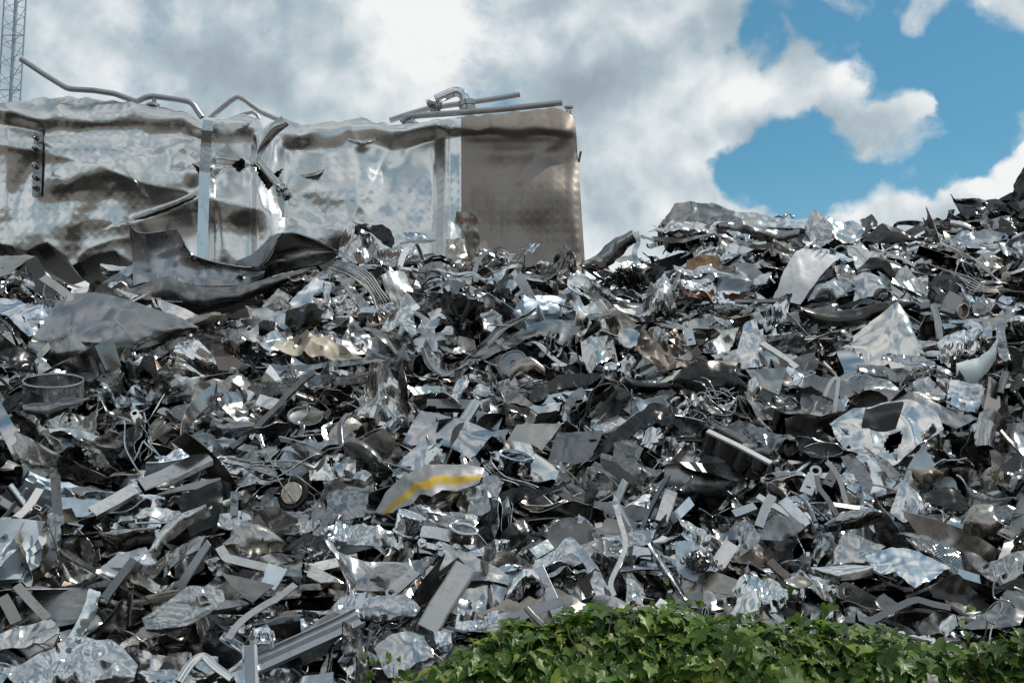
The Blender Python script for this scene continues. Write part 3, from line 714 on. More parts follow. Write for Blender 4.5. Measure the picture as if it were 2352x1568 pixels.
def leaves(pos, nrm, down, size, rng):
    """one mesh of folded, curled ivy leaves with their stalks"""
    Vs = []; Fs = []; UVs = []; b = 0
    for p, nn, dn, s in zip(pos, nrm, down, size):
        w = rng.random(); half = LEAF*w+LEAF2*(1-w); half = half*np.array([rng.uniform(.85, 1.1), 1])
        right = half; left = half[1:-1][::-1]*np.array([-1, 1])*np.array([rng.uniform(.85, 1.1), 1])
        mid = np.array([(0, .25), (0, .55)])
        pts = np.concatenate([right, left, mid]); nr = len(right); nt_ = nr+len(left)
        y = pts[:, 1]; x = pts[:, 0]
        fold = rng.uniform(-.05, .5); curl = rng.uniform(-.1, .55)
        z = np.abs(x)*fold - curl*(y-.2)**2*.7 - np.clip(np.abs(x)-.25, 0, 1)**2*rng.uniform(0, 2.5) + rng.normal(size=len(x))*.018
        X = norm(np.cross(dn, nn)); Y = norm(np.cross(nn, X))
        Vs.append(p + s*(x[:, None]*X + y[:, None]*Y + z[:, None]*nn)); UVs.append(np.stack([x, y], -1))
        m0, m1 = nt_, nt_+1; f = []
        for k in range(nr-1):
            f.append((k, k+1, m0 if y[k]+y[k+1] < .75 else m1))
        L = [nr-1]+list(range(nr, nt_))+[0]
        for k in range(len(L)-1):
            f.append((L[k], L[k+1], m0 if y[L[k]]+y[L[k+1]] < .75 else m1))
        f += [(m0, nr-2 if False else m1, k) for k in ()]
        # join the two midrib points on both sides
        kr = next(k for k in range(nr-1) if y[k]+y[k+1] >= .75 and k > 4); f.append((kr, m1, m0))
        kl = next(i for i in range(len(L)-1) if y[L[i]]+y[L[i+1]] < .75); f.append((L[kl], m0, m1))
        Fs.append(np.array(f)+b); b += len(pts)
        # stalk
        t = s*.02; q0 = p; q1 = p - Y*s*.55 - nn*s*.4
        st = np.array([q0+X*t, q0-X*t, q1-X*t, q1+X*t]); Vs.append(st); UVs.append(np.zeros((4, 2))); Fs.append(np.array([(0, 1, 2), (0, 2, 3)])+b); b += 4
    return np.concatenate(Vs), [np.concatenate(Fs)], np.concatenate(UVs)
IVY = np.array([(700, 1650), (810, 1625), (920, 1575), (980, 1540), (1030, 1508), (1075, 1475), (1110, 1448), (1170, 1425), (1230, 1440), (1290, 1432), (1340, 1420), (1400, 1416), (1470, 1428),
                (1530, 1420), (1600, 1432), (1660, 1446), (1720, 1440), (1800, 1455), (1870, 1448), (1930, 1465), (2000, 1475), (2060, 1472), (2140, 1490), (2220, 1495), (2290, 1480), (2352, 1462), (2700, 1450)], float)
def build_ivy():
    rng = np.random.default_rng(77)
    y0 = 3.75
    def top_z(x):
        U = 1176 + x/(y0*1.0)/.36*1176
        Vt = np.interp(U, IVY[:, 0], IVY[:, 1]); dy = (784-Vt)/1176*.36
        return CAM_Z + (y0+.2)*np.tan(PITCH+np.arctan(dy))
    hedge = empty('ivy_hedge', (.9, 4.1, 0)); tag(hedge, 'dense green ivy growing over the low wall in front of the heap', 'ivy')
    x = rng.uniform(-.75, 2.2, 11500); a = rng.beta(1.25, 1.1, 11500)*PI*.95-.42; zt = top_z(x) - .05
    r = .20 + vnoise(np.stack([x*5, a*2.5], -1), 71)*.06 + rng.uniform(-.05, .03, len(x))
    front = a < 0
    py = y0 + .2 - np.cos(np.maximum(a, 0))*r; pz = zt - .18 + np.sin(np.maximum(a, 0))*r
    down_d = np.where(front, -a*1.9, 0); pz = pz - down_d
    pos = np.stack([x, py, pz], -1)
    nn = np.stack([rng.normal(size=len(x))*.42, -np.cos(np.maximum(a, -.1))-.25, np.sin(np.maximum(a, 0))*1.0+.32], -1) + rng.normal(size=(len(x), 3))*.30
    nn = norm(nn); dn = norm(np.stack([rng.normal(size=len(x))*.7, -.35+rng.normal(size=len(x))*.4, -1+0*x], -1))
    s = np.clip(rng.lognormal(math.log(.031), .42, len(x)), .02, .085)
    V_, F_, uv = leaves(pos, nn, dn, s, rng)
    fo = link('foliage', mk_mesh('foliage', V_-np.array(hedge.location), F_, MATS['ivy'], sharp=0, uv=uv), hedge)
    # stems
    parts = []
    for k in range(46):
        x0 = rng.uniform(-.6, 2.1); n_ = 14; dx = rng.normal()*.25; t = np.linspace(0, 1, n_)
        xx = x0+dx*t+vnoise(np.stack([t*4+k*7, t*0], -1), 5)*.05; zt = top_z(xx)
        Pq = np.stack([xx, y0-.03+t*.12+0*t, zt-.5+t*.5+vnoise(np.stack([t*3+k*3, t*0+9], -1), 6)*.03], -1)
        parts.append(sweep(Pq, (0, -1, .3), profile('rod', .007, .007), 0, np.linspace(1.2, .4, n_)))
    put('stem', *join(parts), MATS['bark'], hedge)['kind'] = 'stuff'
    # the wall the ivy hides
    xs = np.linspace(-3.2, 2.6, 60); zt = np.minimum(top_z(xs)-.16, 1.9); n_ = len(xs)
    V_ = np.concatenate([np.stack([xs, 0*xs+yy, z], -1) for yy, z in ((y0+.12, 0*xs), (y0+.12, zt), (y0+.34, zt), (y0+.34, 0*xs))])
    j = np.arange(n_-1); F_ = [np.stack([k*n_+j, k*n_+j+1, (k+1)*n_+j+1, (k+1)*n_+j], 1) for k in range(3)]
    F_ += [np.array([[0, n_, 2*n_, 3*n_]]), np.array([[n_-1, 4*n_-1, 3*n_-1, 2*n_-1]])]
    w = put('garden_wall', V_, F_, MATS['gap_shade']); tag(w, 'low dark wall hidden behind the ivy', 'wall')
    # loose sprigs that climb onto the scrap
    def sprig(pts, n_l, label, size=.035, d=.25):
        q = resample(pts, 16, True); yy = heap_hit(q[:, 0], q[:, 1]); yy = np.where(np.isnan(yy), 6, yy)-d; yy = np.full(len(yy), yy.mean())
        Pq = at(q[:, 0], q[:, 1], yy); e = empty('ivy_sprig', Pq[0]); tag(e, label, 'ivy', 'ivy sprigs climbing onto the scrap')
        put('stem', *sweep(Pq, (0, -1, .2), profile('rod', .006, .006)), MATS['bark'], e)
        i = rng.integers(0, 16, n_l); p = Pq[i] + rng.normal(size=(n_l, 3))*np.array([.04, .02, .035])
        nn = norm(np.array([0, -1, .4])+rng.normal(size=(n_l, 3))*.4); dn = norm(np.array([0, -.2, -1])+rng.normal(size=(n_l, 3))*.5)
        V_, F_, uv = leaves(p, nn, dn, np.clip(rng.lognormal(math.log(size), .3, n_l), .02, .07)*(yy.mean()/4.6), rng)
        link('foliage', mk_mesh('foliage', V_-np.array(e.location), F_, MATS['ivy'], sharp=0, uv=uv), e)
    sprig([(1760, 1440), (1745, 1390), (1755, 1360), (1800, 1352)], 16, 'pale ivy sprig climbing over the crumpled silver sheet right of centre')
    sprig([(1880, 1480), (1872, 1430), (1885, 1395)], 12, 'thin dark ivy sprig in the dark gap behind the hedge')
    sprig([(1500, 1425), (1540, 1395), (1590, 1388)], 16, 'ivy sprig with small round leaves rising from the hedge crest', .022, .6)
    sprig([(850, 1560), (860, 1520), (850, 1500)], 12, 'small ivy sprig in the dark scrap left of the hedge end', .022, .2)
    sprig([(905, 1560), (935, 1540), (960, 1520)], 14, 'ivy sprig with one orange leaf at the left tip of the hedge', .022, .5)
    sprig([(2245, 1500), (2262, 1460), (2268, 1425)], 9, 'upright ivy shoot at the far right of the hedge', .03, 1.0)
build_ivy()

# ------------------------------------------------------------------ the pieces of scrap one can tell apart
ORG = {1: (0, 0), 2: (775.2, 114.8), 3: (1548.1, 344.5), 4: (0, 516.8), 5: (775.2, 574.2), 6: (1548.1, 746.5), 7: (0, 1032.4), 8: (775.2, 1032.4), 9: (1548.1, 1032.4)}
def Z(k, pts):
    p = np.array([tuple(q)[:2] for q in pts], float)*.34177 + np.array(ORG[k])
    ex = np.array([q[2] if len(q) > 2 else 0. for q in pts])
    return np.concatenate([p, ex[:, None]], 1)
SCRAP_TYPES = []                                       # (object, short phrase)
HMASK = np.full((196, 294), 1e9)                         # nearest placed piece, in coarse directions
def note(o, V, phrase):
    u, v, f = to_px(V.reshape(-1, 3))
    i = np.clip((v/8).astype(int), 0, 195); j = np.clip((u/8).astype(int), 0, 293); ok = (u >= 0) & (u < 2352) & (v >= 0) & (v < 1568)
    np.minimum.at(HMASK, (i[ok], j[ok]), V.reshape(-1, 3)[ok, 1])
    SCRAP_TYPES.append((o, phrase))
hrng = np.random.default_rng(2024)
def plane(px, e, yaw, off):
    c = (px[:, :2].min(0)+px[:, :2].max(0))/2
    y = heap_hit(np.array([c[0]]), np.array([c[1]]))[0]
    if np.isnan(y): y = Y1-.05
    P0 = at(np.array(c[0]), np.array(c[1]), np.array(y-off))
    e = R(e); w = R(yaw)
    return P0, np.array([math.sin(w)*math.cos(e), -math.cos(w)*math.cos(e), math.sin(e)])
def free(P, U, V, gap=.04):
    """keep a piece on the near side of the heap's body"""
    lim = heap_hit(U, V, .2); lim = np.where(np.isnan(lim), 99, lim)-gap
    k = np.minimum(1, lim/P[..., 1]); o = np.array([0, 0, CAM_Z])
    return o + (P-o)*k[..., None]
def names(label):
    if '|' in label: a, b = label.split('|'); return a+b, a
    return label, label
def surf_maker(A, B, e, yaw, off, cr, fine, bow, smooth, jag):
    rng = hrng
    allp = np.concatenate([A, B]); P0, n = plane(allp, e, yaw, off)
    sd = int(rng.integers(1, 99999))
    t1 = norm(np.cross(np.array([0, 0, 1.]), n)); t2 = np.cross(n, t1)
    st = rng.bit_generator.state
    def f(u, v):
        a = resample(A, u[:, 0] if u.ndim == 2 else u, smooth); b = resample(B, u[:, 0] if u.ndim == 2 else u, smooth)
        if u.ndim == 2: a = a[:, None]; b = b[:, None]; vv = v[..., None]
        else: vv = v[:, None]
        q = a*(1-vv)+b*vv
        edge = np.minimum(np.minimum(u, 1-u), np.minimum(v, 1-v))
        jit = np.stack([vnoise(np.stack([u*13, v*13], -1), sd), vnoise(np.stack([u*13+50, v*13], -1), sd+1)], -1)*jag*1.3*np.exp(-edge*14)[..., None]
        U = q[..., 0]+jit[..., 0]; V = q[..., 1]+jit[..., 1]
        P = ray_to_plane(U, V, P0, n)
        loc = np.stack([(P-P0)@t1, (P-P0)@t2], -1)
        r2 = np.random.default_rng(sd)
        z = crumple(loc, r2, cr*2.0, fine) if cr else 0*u
        z = z + q[..., 2] + bow[0]*4*u*(1-u) + bow[1]*4*v*(1-v)
        P = P + n*z[..., None]
        if cr:                                              # let the crush move the sheet sideways as well
            P = P + t1*(vnoise(loc*6, sd+5)*cr*.12)[..., None]
        uu, vv2, _ = to_px(P)
        return free(P, uu, vv2)
    return f, allp
def S(z, name, label, A, B, mat='steel', e=28, yaw=0, off=.14, cr=.10, fine=1., bow=(0, 0), cat='scrap sheet', th=.005, smooth=False, jag=1., sharp=30, hole=None, parent=None, group=None):
    A = Z(z, A); B = Z(z, B)
    f, allp = surf_maker(A, B, e, yaw, off, cr, fine, bow, smooth, jag)
    la = max(np.linalg.norm(np.diff(A[:, :2], axis=0), axis=1).sum(), np.linalg.norm(np.diff(B[:, :2], axis=0), axis=1).sum())
    lb = np.linalg.norm(A[:, :2].mean(0)-B[:, :2].mean(0))
    nu = int(np.clip(la/4.5, 14, 80)); nv = int(np.clip(lb/4.5, 9, 56))
    u, v = np.meshgrid(np.linspace(0, 1, nu), np.linspace(0, 1, nv), indexing='ij')
    P = f(u, v); mask = None
    if hole is not None:
        cu = (u[:-1, :-1]+u[1:, 1:])/2; cv = (v[:-1, :-1]+v[1:, 1:])/2; mask = np.ones(cu.shape, bool)
        for (a, b, ra, rb) in hole: mask &= ((cu-a)/ra)**2+((cv-b)/rb)**2 > 1
    V_, F_ = solid(P.reshape(-1, 3), [grid_faces(nu, nv, mask)], th)
    uv = np.stack([u, v], -1).reshape(-1, 2)
    o = put(name, V_, F_, MATS[mat], parent, sharp=sharp, uv=np.concatenate([uv, uv]))
    if parent is None:
        l, ph = names(label); tag(o, l, cat, group); note(o, P, ph)
    def g(uu, vv):
        x = np.clip(np.asarray(uu, float)*(nu-1), 0, nu-1.001); y = np.clip(np.asarray(vv, float)*(nv-1), 0, nv-1.001); i = x.astype(int); j = y.astype(int); fx = (x-i)[..., None]; fy = (y-j)[..., None]
        return (P[i, j]*(1-fx)+P[i+1, j]*fx)*(1-fy)+(P[i, j+1]*(1-fx)+P[i+1, j+1]*fx)*fy
    return o, g
def Bar(z, name, label, pts, kind, w, h=None, mat='steel', e=28, yaw=0, off=.16, twist=0., smooth=False, cat='strip', th=.005, taper=None, parent=None, n=None, roll=0., group=None, noise=0.):
    q = Z(z, pts); P0, nn = plane(q, e, yaw, off)
    L = np.linalg.norm(np.diff(q[:, :2], axis=0), axis=1).sum(); n = n or int(np.clip(L/5, 8, 90))
    r = resample(q, n, smooth); P = ray_to_plane(r[:, 0], r[:, 1], P0, nn) + nn*r[:, 2:3]
    U, V, _ = to_px(P); P = free(P, U, V, .05)
    s = P[:, 1].mean()/3267*.34177; wm = w*s; hm = (h if h is not None else w)*s
    if noise: P = P + np.stack([vnoise(np.stack([np.linspace(0, 1, n)*9+k*11, np.linspace(0, 1, n)*0+w], -1), 7) for k in range(3)], -1)*noise
    up = nn*math.cos(roll)+np.cross(nn, norm(P[-1]-P[0]))*math.sin(roll)
    V_, F_ = sweep(P, up, profile(kind, wm, hm, min(th, wm*.3, hm*.3 if kind != 'flat' else 9)), twist, None if taper is None else np.interp(np.linspace(0, 1, n), np.linspace(0, 1, len(taper)), taper))
    o = put(name, V_, F_, MATS[mat], parent)
    if parent is None:
        l, ph = names(label); tag(o, l, cat, group); note(o, V_, ph)
    return o, P, nn, s
def Net(z, name, label, A, B, cell='hex', nx=20, ny=6, mat='steel', e=28, yaw=0, off=.16, cr=.08, bar=.32, th=.004, bow=(0, 0), cat='metal mesh', smooth=True, parent=None):
    A = Z(z, A); B = Z(z, B); f, allp = surf_maker(A, B, e, yaw, off, cr, .5, bow, smooth, 0)
    if cell == 'hex':
        a = np.linspace(0, 2*PI, 7)[:-1]+PI/6; o_ = np.stack([np.cos(a)/math.sqrt(3), np.sin(a)/math.sqrt(3)], -1); dx, dy = 1., math.sqrt(3)/2
    else:
        o_ = np.array([(.5, 0), (0, .5), (-.5, 0), (0, -.5)]); dx, dy = 1., .5
    pts = []; F = []; b = 0; m = len(o_)
    for j in range(-1, int(ny/dy)+2):
        for i in range(-1, nx+2):
            c = np.array([i*dx+(.5*dx if j % 2 else 0), j*dy])
            if not (.55 < c[0] < nx-.55 and .5 < c[1] < ny-.5): continue
            pts += [c+o_, c+o_*(1-bar)]; k = np.arange(m); k2 = (k+1) % m
            F.append(np.stack([b+k, b+k2, b+m+k2, b+m+k], 1)); b += 2*m
    p = np.concatenate(pts); P = f(np.clip(p[:, 0]/nx, 0, 1), np.clip(p[:, 1]/ny, 0, 1))
    V_, F_ = solid(P, [np.concatenate(F)], th)
    o = put(name, V_, F_, MATS[mat], parent, smooth=False)
    if parent is None:
        l, ph = names(label); tag(o, l, cat); note(o, P, ph)
    return o
def ring_plate(c, x, n, r, r0, L, th, seg=26, flange=0.):
    """a link: a ring end with a flat body, bent edges; x = direction of the body"""
    y = np.cross(n, x); a = np.linspace(0, 2*PI, seg+1)[:-1]
    cs = np.cos(a)[:, None]*x+np.sin(a)[:, None]*y
    V = np.concatenate([c+cs*r, c+cs*r0]); k = np.arange(seg); k2 = (k+1) % seg
    parts = [solid(V, [np.stack([k, k2, seg+k2, seg+k], 1)], th)]
    t = np.linspace(r0*1.25, L, 12); w = r
    prof = np.array([(-w, -flange), (-w, 0), (-w*.4, 0), (w*.4, 0), (w, 0), (w, -flange)]) if flange else np.array([(-w, 0), (-w*.4, 0), (w*.4, 0), (w, 0)])
    G = c + t[:, None, None]*x + prof[None, :, :1]*y + prof[None, :, 1:]*n
    mask = np.ones((11, len(prof)-1), bool); mid = len(prof)//2-1; mask[7, mid] = False
    parts.append(solid(G.reshape(-1, 3), [grid_faces(12, len(prof), mask)], th*.9))
    return join(parts)
def Link(z, label, p0, p1, w, mat='steel', e=30, yaw=0, off=.2, flange=.5):
    q = Z(z, [p0, p1]); P0, n = plane(q, e, yaw, off); P = ray_to_plane(q[:, 0], q[:, 1], P0, n); P = free(P, q[:, 0], q[:, 1], .08)
    s = P[0, 1]/3267*.34177; r = w*s/2; x = P[1]-P[0]; L = np.linalg.norm(x); x = x/L; n = norm(n-x*(n@x))
    V_, F_ = ring_plate(P[0], x, n, r, r*.55, L, .006, flange=r*flange)
    o = put('link_bracket', V_, F_, MATS[mat]); l, ph = names(label); tag(o, l, 'bracket', 'ring ended link brackets'); note(o, V_, ph); return o
def Can(z, name, label, c, ax, r, L, mat='steel', e=28, off=.2, squash=(1, 1), cr=.1, cat='crushed can', rims=True, open_end=True, yaw=0):
    """a crushed cylinder or pan; ax: picture direction of its axis plus depth share"""
    q = Z(z, [c, c]); P0, n = plane(q, e, yaw, off); P = free(P0[None], q[:1, 0], q[:1, 1], .1)[0]; s = P[1]/3267*.34177
    a = norm(np.array([ax[0], -ax[2], -ax[1]], float)); r *= s; L *= s
    t = norm(np.cross(a, np.array([.2, .3, 1.]))); b = np.cross(a, t)
    ns, nl = 36, 14; th = np.linspace(0, 2*PI, ns+1)[:-1]; hh = np.linspace(0, L, nl); sd = int(hrng.integers(1, 9999))
    T, H = np.meshgrid(th, hh, indexing='ij'); rad = r*(1+cr*(vnoise(np.stack([np.cos(T)*1.7+np.sin(T)*.9, H/r*1.6+np.sin(T)*1.5], -1), sd)-.35*np.abs(vnoise(np.stack([np.cos(T)*3, H/r*3+np.sin(T)*2], -1), sd+2))))
    G = P + (np.cos(T)*rad*squash[0])[..., None]*t + (np.sin(T)*rad*squash[1])[..., None]*b + H[..., None]*a
    i, j = np.meshgrid(np.arange(ns), np.arange(nl-1), indexing='ij'); f = np.stack([i*nl+j, ((i+1) % ns)*nl+j, ((i+1) % ns)*nl+j+1, i*nl+j+1], -1).reshape(-1, 4)
    V = G.reshape(-1, 3); c0 = G[:, 0].mean(0); V = np.concatenate([V, c0[None]]); k = np.arange(ns)
    F = [f, np.stack([np.full(ns, len(V)-1), ((k+1) % ns)*nl, k*nl], 1)]
    if not open_end:
        V = np.concatenate([V, G[:, -1].mean(0)[None]]); F.append(np.stack([np.full(ns, len(V)-1), k*nl+nl-1, ((k+1) % ns)*nl+nl-1], 1))
    V_, F_ = solid(V, F, .005)
    o = put(name, V_, F_, MATS[mat]); l, ph = names(label); tag(o, l, cat); note(o, V_, ph)
    if rims:
        for e_ in ((0, -1) if not open_end else (-1,)):
            ringp = G[:, e_]; Pq = np.concatenate([ringp, ringp[:2]]); put('rim', *sweep(Pq, a, profile('rod', .016, .016)), MATS[mat], None).parent = None
            rim = bpy.context.scene.collection.objects[-1]; rim.parent = o; rim.location = rim.location - o.location
    return o
def Wire(z, name, label, lines, w=.007, mat='bright', e=30, yaw=0, off=.3, cat='wire'):
    parts = []
    allq = np.concatenate([Z(z, l) for l in lines]); P0, n = plane(allq, e, yaw, off)
    for l in lines:
        q = resample(Z(z, l), 40, True); P = ray_to_plane(q[:, 0], q[:, 1], P0, n)+n*q[:, 2:3]; U, V, _ = to_px(P); P = free(P, U, V, .03)
        parts.append(sweep(P, n, profile('rod', w, w)))
    V_, F_ = join(parts); o = put(name, V_, F_, MATS[mat]); l_, ph = names(label); tag(o, l_, cat); SCRAP_TYPES.append((o, ph)); return o
def tangle(z, c, r, nw, seed, k=6):
    g = np.random.default_rng(seed); out = []
    for _ in range(nw):
        p = np.array(c, float)+g.normal(size=2)*r*np.array([.5, .3]); d = g.uniform(0, 2*PI); l = []
        for i in range(k):
            l.append((p[0], p[1], g.uniform(-.03, .06))); d += g.normal()*.9; p = p+np.array([math.cos(d)*1.3, math.sin(d)*.7])*r*.42
            p = np.array(c)+(p-np.array(c))*min(1, r*1.1/max(1e-6, np.hypot(*(p-np.array(c))*np.array([1, 1.6]))))
        out.append(l)
    return out
def Swarf(z, label, c, rx, ry, nt_, seed, off=.25, mat='dark'):
    """a ball of curled turnings"""
    g = np.random.default_rng(seed); q = Z(z, [c, c]); P0, n = plane(q, 20, 0, off); s = P0[1]/3267*.34177; parts = []
    for _ in range(nt_):
        d = norm(g.normal(size=3)); p = P0 + d*np.array([rx, (rx+ry)/2, ry])*s*g.uniform(.3, 1)
        ax = norm(g.normal(size=3)); t = norm(np.cross(ax, g.normal(size=3))); b = np.cross(ax, t); k = np.linspace(0, g.uniform(2, 4)*2*PI, 34); rr = g.uniform(.008, .018)
        parts.append(sweep(p+np.cos(k)[:, None]*t*rr+np.sin(k)[:, None]*b*rr+ax*(k[:, None]-k.mean())*.0045, ax, profile('flat', .008, .003, .002)))
    V_, F_ = join(parts); o = put('swarf_ball', V_, F_, MATS[mat]); l_, ph = names(label); tag(o, l_, 'metal turnings'); note(o, V_, ph); return o
def Disc(z, name, label, c, r, ax, rings, mat='steel', off=.2, cat='disc', hub=True, e=25):
    q = Z(z, [c, c]); P0, n = plane(q, e, 0, off); s = P0[1]/3267*.34177; a = norm(np.array([ax[0], -ax[2], -ax[1]], float)); r *= s
    V_, F_ = lathe(P0, a, [(rr*r, hh*r) for rr, hh in rings], 40); o = put(name, V_, F_, MATS[mat]); l, ph = names(label); tag(o, l, cat); note(o, V_, ph); return o, P0, a, r

# ---- big sheets below and left of the tank
S(4, 'curled_plate', 'big curled grey plate| with a rolled lip leaning in front of the tank', [(875, 5, .0), (930, 50), (1000, 62, .04), (1100, 40), (1190, 32), (1230, 100), (1290, 200), (1400, 238), (1550, 270), (1700, 282), (1780, 275)],
  [(905, 412), (960, 395), (1040, 378), (1110, 365), (1180, 370), (1250, 398), (1350, 410), (1480, 416), (1560, 412), (1650, 395), (1760, 360)], 'plate', -9, 8, .55, .08, .7, (.05, -.04), th=.012, jag=.5, sharp=45)
S(4, 'curled_plate', 'dark rolled plate| curling up right of the big curled grey plate', [(1560, 268, -.02), (1700, 220), (1800, 130, .06), (1880, 62, .1), (1980, 50, .05), (2070, 100, -.05), (2170, 190, -.2)],
  [(1560, 410), (1700, 385), (1800, 350), (1900, 318), (2000, 292), (2080, 280), (2160, 262)], 'dull', -18, -20, .5, .04, .4, (.0, -.16), th=.012, jag=.4, smooth=True, sharp=50)
S(4, 'plate_rim', 'pale curled inner flap| of the rolled plate below the tank', [(1560, 262), (1700, 200), (1850, 70), (1905, 52)], [(1620, 270), (1740, 282), (1800, 230), (1870, 90)], 'dull', 8, -35, .62, .02, .4, th=.012, jag=.3)
S(4, 'lower_plate', 'long dark plate| with a brown stain under the curled grey plate', [(780, 455), (900, 420), (1010, 375), (1130, 345), (1250, 400), (1400, 418), (1550, 418), (1750, 375), (1950, 318), (2120, 278)],
  [(900, 492), (960, 510), (1050, 535), (1180, 548), (1260, 585), (1330, 600), (1480, 560), (1650, 505), (1850, 430), (2060, 325)], 'dull', -12, 5, .42, .09, .8, (.05, .04), th=.01, jag=.5)
for (k_, pts_, of_) in (('curled_plate', [(1290, 200), (1400, 238), (1550, 270), (1700, 282), (1800, 235), (1880, 62)], .62), ('lower_plate', [(1130, 345), (1250, 400), (1400, 418), (1550, 418), (1750, 375), (1950, 318), (2120, 278)], .50)):
    o_ = [x for x, _ in SCRAP_TYPES if x.name == k_][0]; Bar(4, 'cut_edge', '', pts_, 'rod', 9, None, 'bright', 0, 5, of_, parent=o_, smooth=True)
p_, f_ = S(4, 'dented_sheeting', 'large dented grey panel| with folded top flange, lying on the left of the heap', [(492, 468, .03), (640, 455), (800, 490), (950, 535), (1080, 575), (1200, 620), (1335, 690)],
  [(205, 940), (330, 952), (450, 955), (600, 952), (760, 925), (920, 880), (1180, 740)], 'plate', 6, -12, .55, .12, .6, (.06, .09), th=.007, sharp=40, jag=.4)
S(4, 'flange', '', [(500, 462, .06), (680, 440, .06), (800, 470, .06), (950, 520, .06), (1100, 560, .06), (1250, 625, .06), (1345, 672, .05)], [(490, 500, .03), (640, 500, .03), (800, 535, .03), (950, 585, .03), (1080, 625, .03), (1200, 665, .03), (1335, 715, .02)], 'bright', 40, 5, .62, .03, .6, parent=p_, th=.008)
Bar(4, 'flange', '', [(480, 462), (440, 600), (405, 735), (340, 800), (210, 935)], 'angle', 42, 30, 'steel', 12, 12, .62, parent=p_)
S(4, 'pale_sheet', 'large pale bluish white sheet| with two small holes at the left edge', [(-20, 420), (40, 425), (120, 455), (220, 510), (330, 590), (410, 640)], [(-20, 640), (90, 740), (190, 820), (240, 805), (285, 700), (395, 690)], 'bright', 40, 18, .45, .10, .9, hole=[(.62, .5, .02, .05), (.42, .62, .025, .05)])
S(4, 'corner_sheeting', 'grey corner panel| jutting in at the left edge below the tank', [(-20, 213), (100, 212), (235, 215)], [(-20, 345), (70, 320), (185, 245)], 'dull', 60, 10, .75, .03, .6)
Bar(4, 'corner_post', 'dark blue edged corner post| below the left end of the tank', [(205, 225), (250, 300), (300, 455)], 'angle', 90, 60, 'dark', 0, 25, .72)
Bar(4, 'flat_bar', 'pale flat bar| slanting behind the dented grey panel', [(285, 350), (390, 420), (490, 500)], 'flat', 60, mat='steel', e=35, off=.7)
S(4, 'bent_sheet', 'dark bent sheet| under the pale sheet at the left edge', [(-20, 780), (90, 800), (180, 835), (265, 872)], [(-20, 905), (60, 940), (120, 985), (190, 975)], 'dark', 10, 15, .35, .14, 1.)
S(4, 'bent_sheet', 'dark bluish stacked sheets| at the left edge beside the round pan', [(-20, 1240), (60, 1160), (160, 1105)], [(-20, 1330), (70, 1250), (175, 1150)], 'dark', 30, 15, .3, .08)
Can(4, 'round_pan', 'round steel pan| with a pale lower band standing in a dished sheet', (360, 1190), (.05, -1, .38), 196, 150, 'steel', 30, .35, (1, 1), .03, 'pan', True)
S(4, 'dished_sheet', 'shallow dished sheet| under the round pan', [(160, 1212), (280, 1180), (400, 1160), (520, 1160), (620, 1168)], [(200, 1275), (270, 1310), (350, 1300), (430, 1270), (520, 1230)], 'dull', 0, 0, .40, .06, .6, (0, .05))
S(4, 'torn_plate', 'pale three cornered plate| behind the round pan', [(275, 885), (340, 945), (432, 1015)], [(245, 1000), (300, 1040), (400, 1040)], 'bright', 30, 10, .1, .05)
Bar(4, 'dark_rod', 'dark upright rod| leaning on the rim of the round pan', [(240, 935), (255, 990), (268, 1050)], 'tube', 22, mat='dark', off=.5)
S(4, 'crumpled_foil', 'bright crumpled foil| right of the round pan', [(670, 1085), (760, 1045), (850, 1035), (950, 1050), (1070, 1100)], [(690, 1165), (780, 1210), (880, 1235), (960, 1232), (1055, 1200)], 'bright', 35, 5, .25, .26, 1.6)
Wire(4, 'wire_netting', 'loose wire netting| sticking up above the crumpled foil', [[(650+i*22, 915+abs(i-3)*6), (665+i*20, 980, .03), (690+i*18, 1030), (700+i*16, 1075, .02)] for i in range(8)] + [[(655, 950+j*32), (720, 975+j*26, .03), (800, 960+j*26), (860, 1010+j*18)] for j in range(4)], .006, 'galv', cat='wire mesh', off=.3)
S(4, 'torn_bar', 'twisted silver bar| standing above the wire netting', [(1285, 755), (1240, 850), (1180, 935), (1120, 1000)], [(1345, 765), (1410, 880), (1420, 930), (1260, 985)], 'bright', 25, -20, .3, .22, 1.6)
S(4, 'brown_plate', 'flat brown plate| in the middle of the left slope', [(1385, 850), (1480, 820), (1560, 880), (1675, 962)], [(1400, 905), (1450, 965), (1520, 975), (1660, 975)], 'brown', 55, 5, .15, .02, .4, jag=.3)
Net(4, 'perforated_screen', 'perforated hexagonal screen| draped across the left middle of the heap', [(1640, 1065), (1800, 1045), (1950, 1030), (2060, 1015), (2220, 1000), (2400, 985), (2540, 960)], [(1690, 1165), (1830, 1165), (1960, 1140), (2080, 1120), (2220, 1085), (2380, 1060), (2500, 1040)], 'hex', 54, 8, 'dull', 40, 0, .28, .05, .34, .004)
Bar(4, 'rough_bar', 'long rough grey bar| lying diagonally across the hexagonal screen', [(2095, 985), (1990, 1090), (1900, 1190), (1780, 1300), (1660, 1400), (1550, 1495)], 'box', 44, 26, 'dull', 35, 0, .42, noise=.012, cat='bar')
S(4, 'beige_sheet', 'folded beige painted sheet| on the upper middle of the heap', [(1945, 775), (2010, 755), (2090, 765), (2200, 750), (2240, 790), (2420, 840)], [(1850, 915), (1950, 905), (2060, 915), (2200, 895), (2330, 870), (2450, 880)], 'beige', 40, -5, .25, .2, 1.4)
S(4, 'long_sheet', 'long flat grey sheet| under the folded beige sheet', [(1740, 915), (1900, 930), (2100, 930), (2300, 915), (2600, 900)], [(1800, 960), (1950, 965), (2150, 960), (2350, 950), (2600, 930)], 'steel', 5, 0, .22, .05)
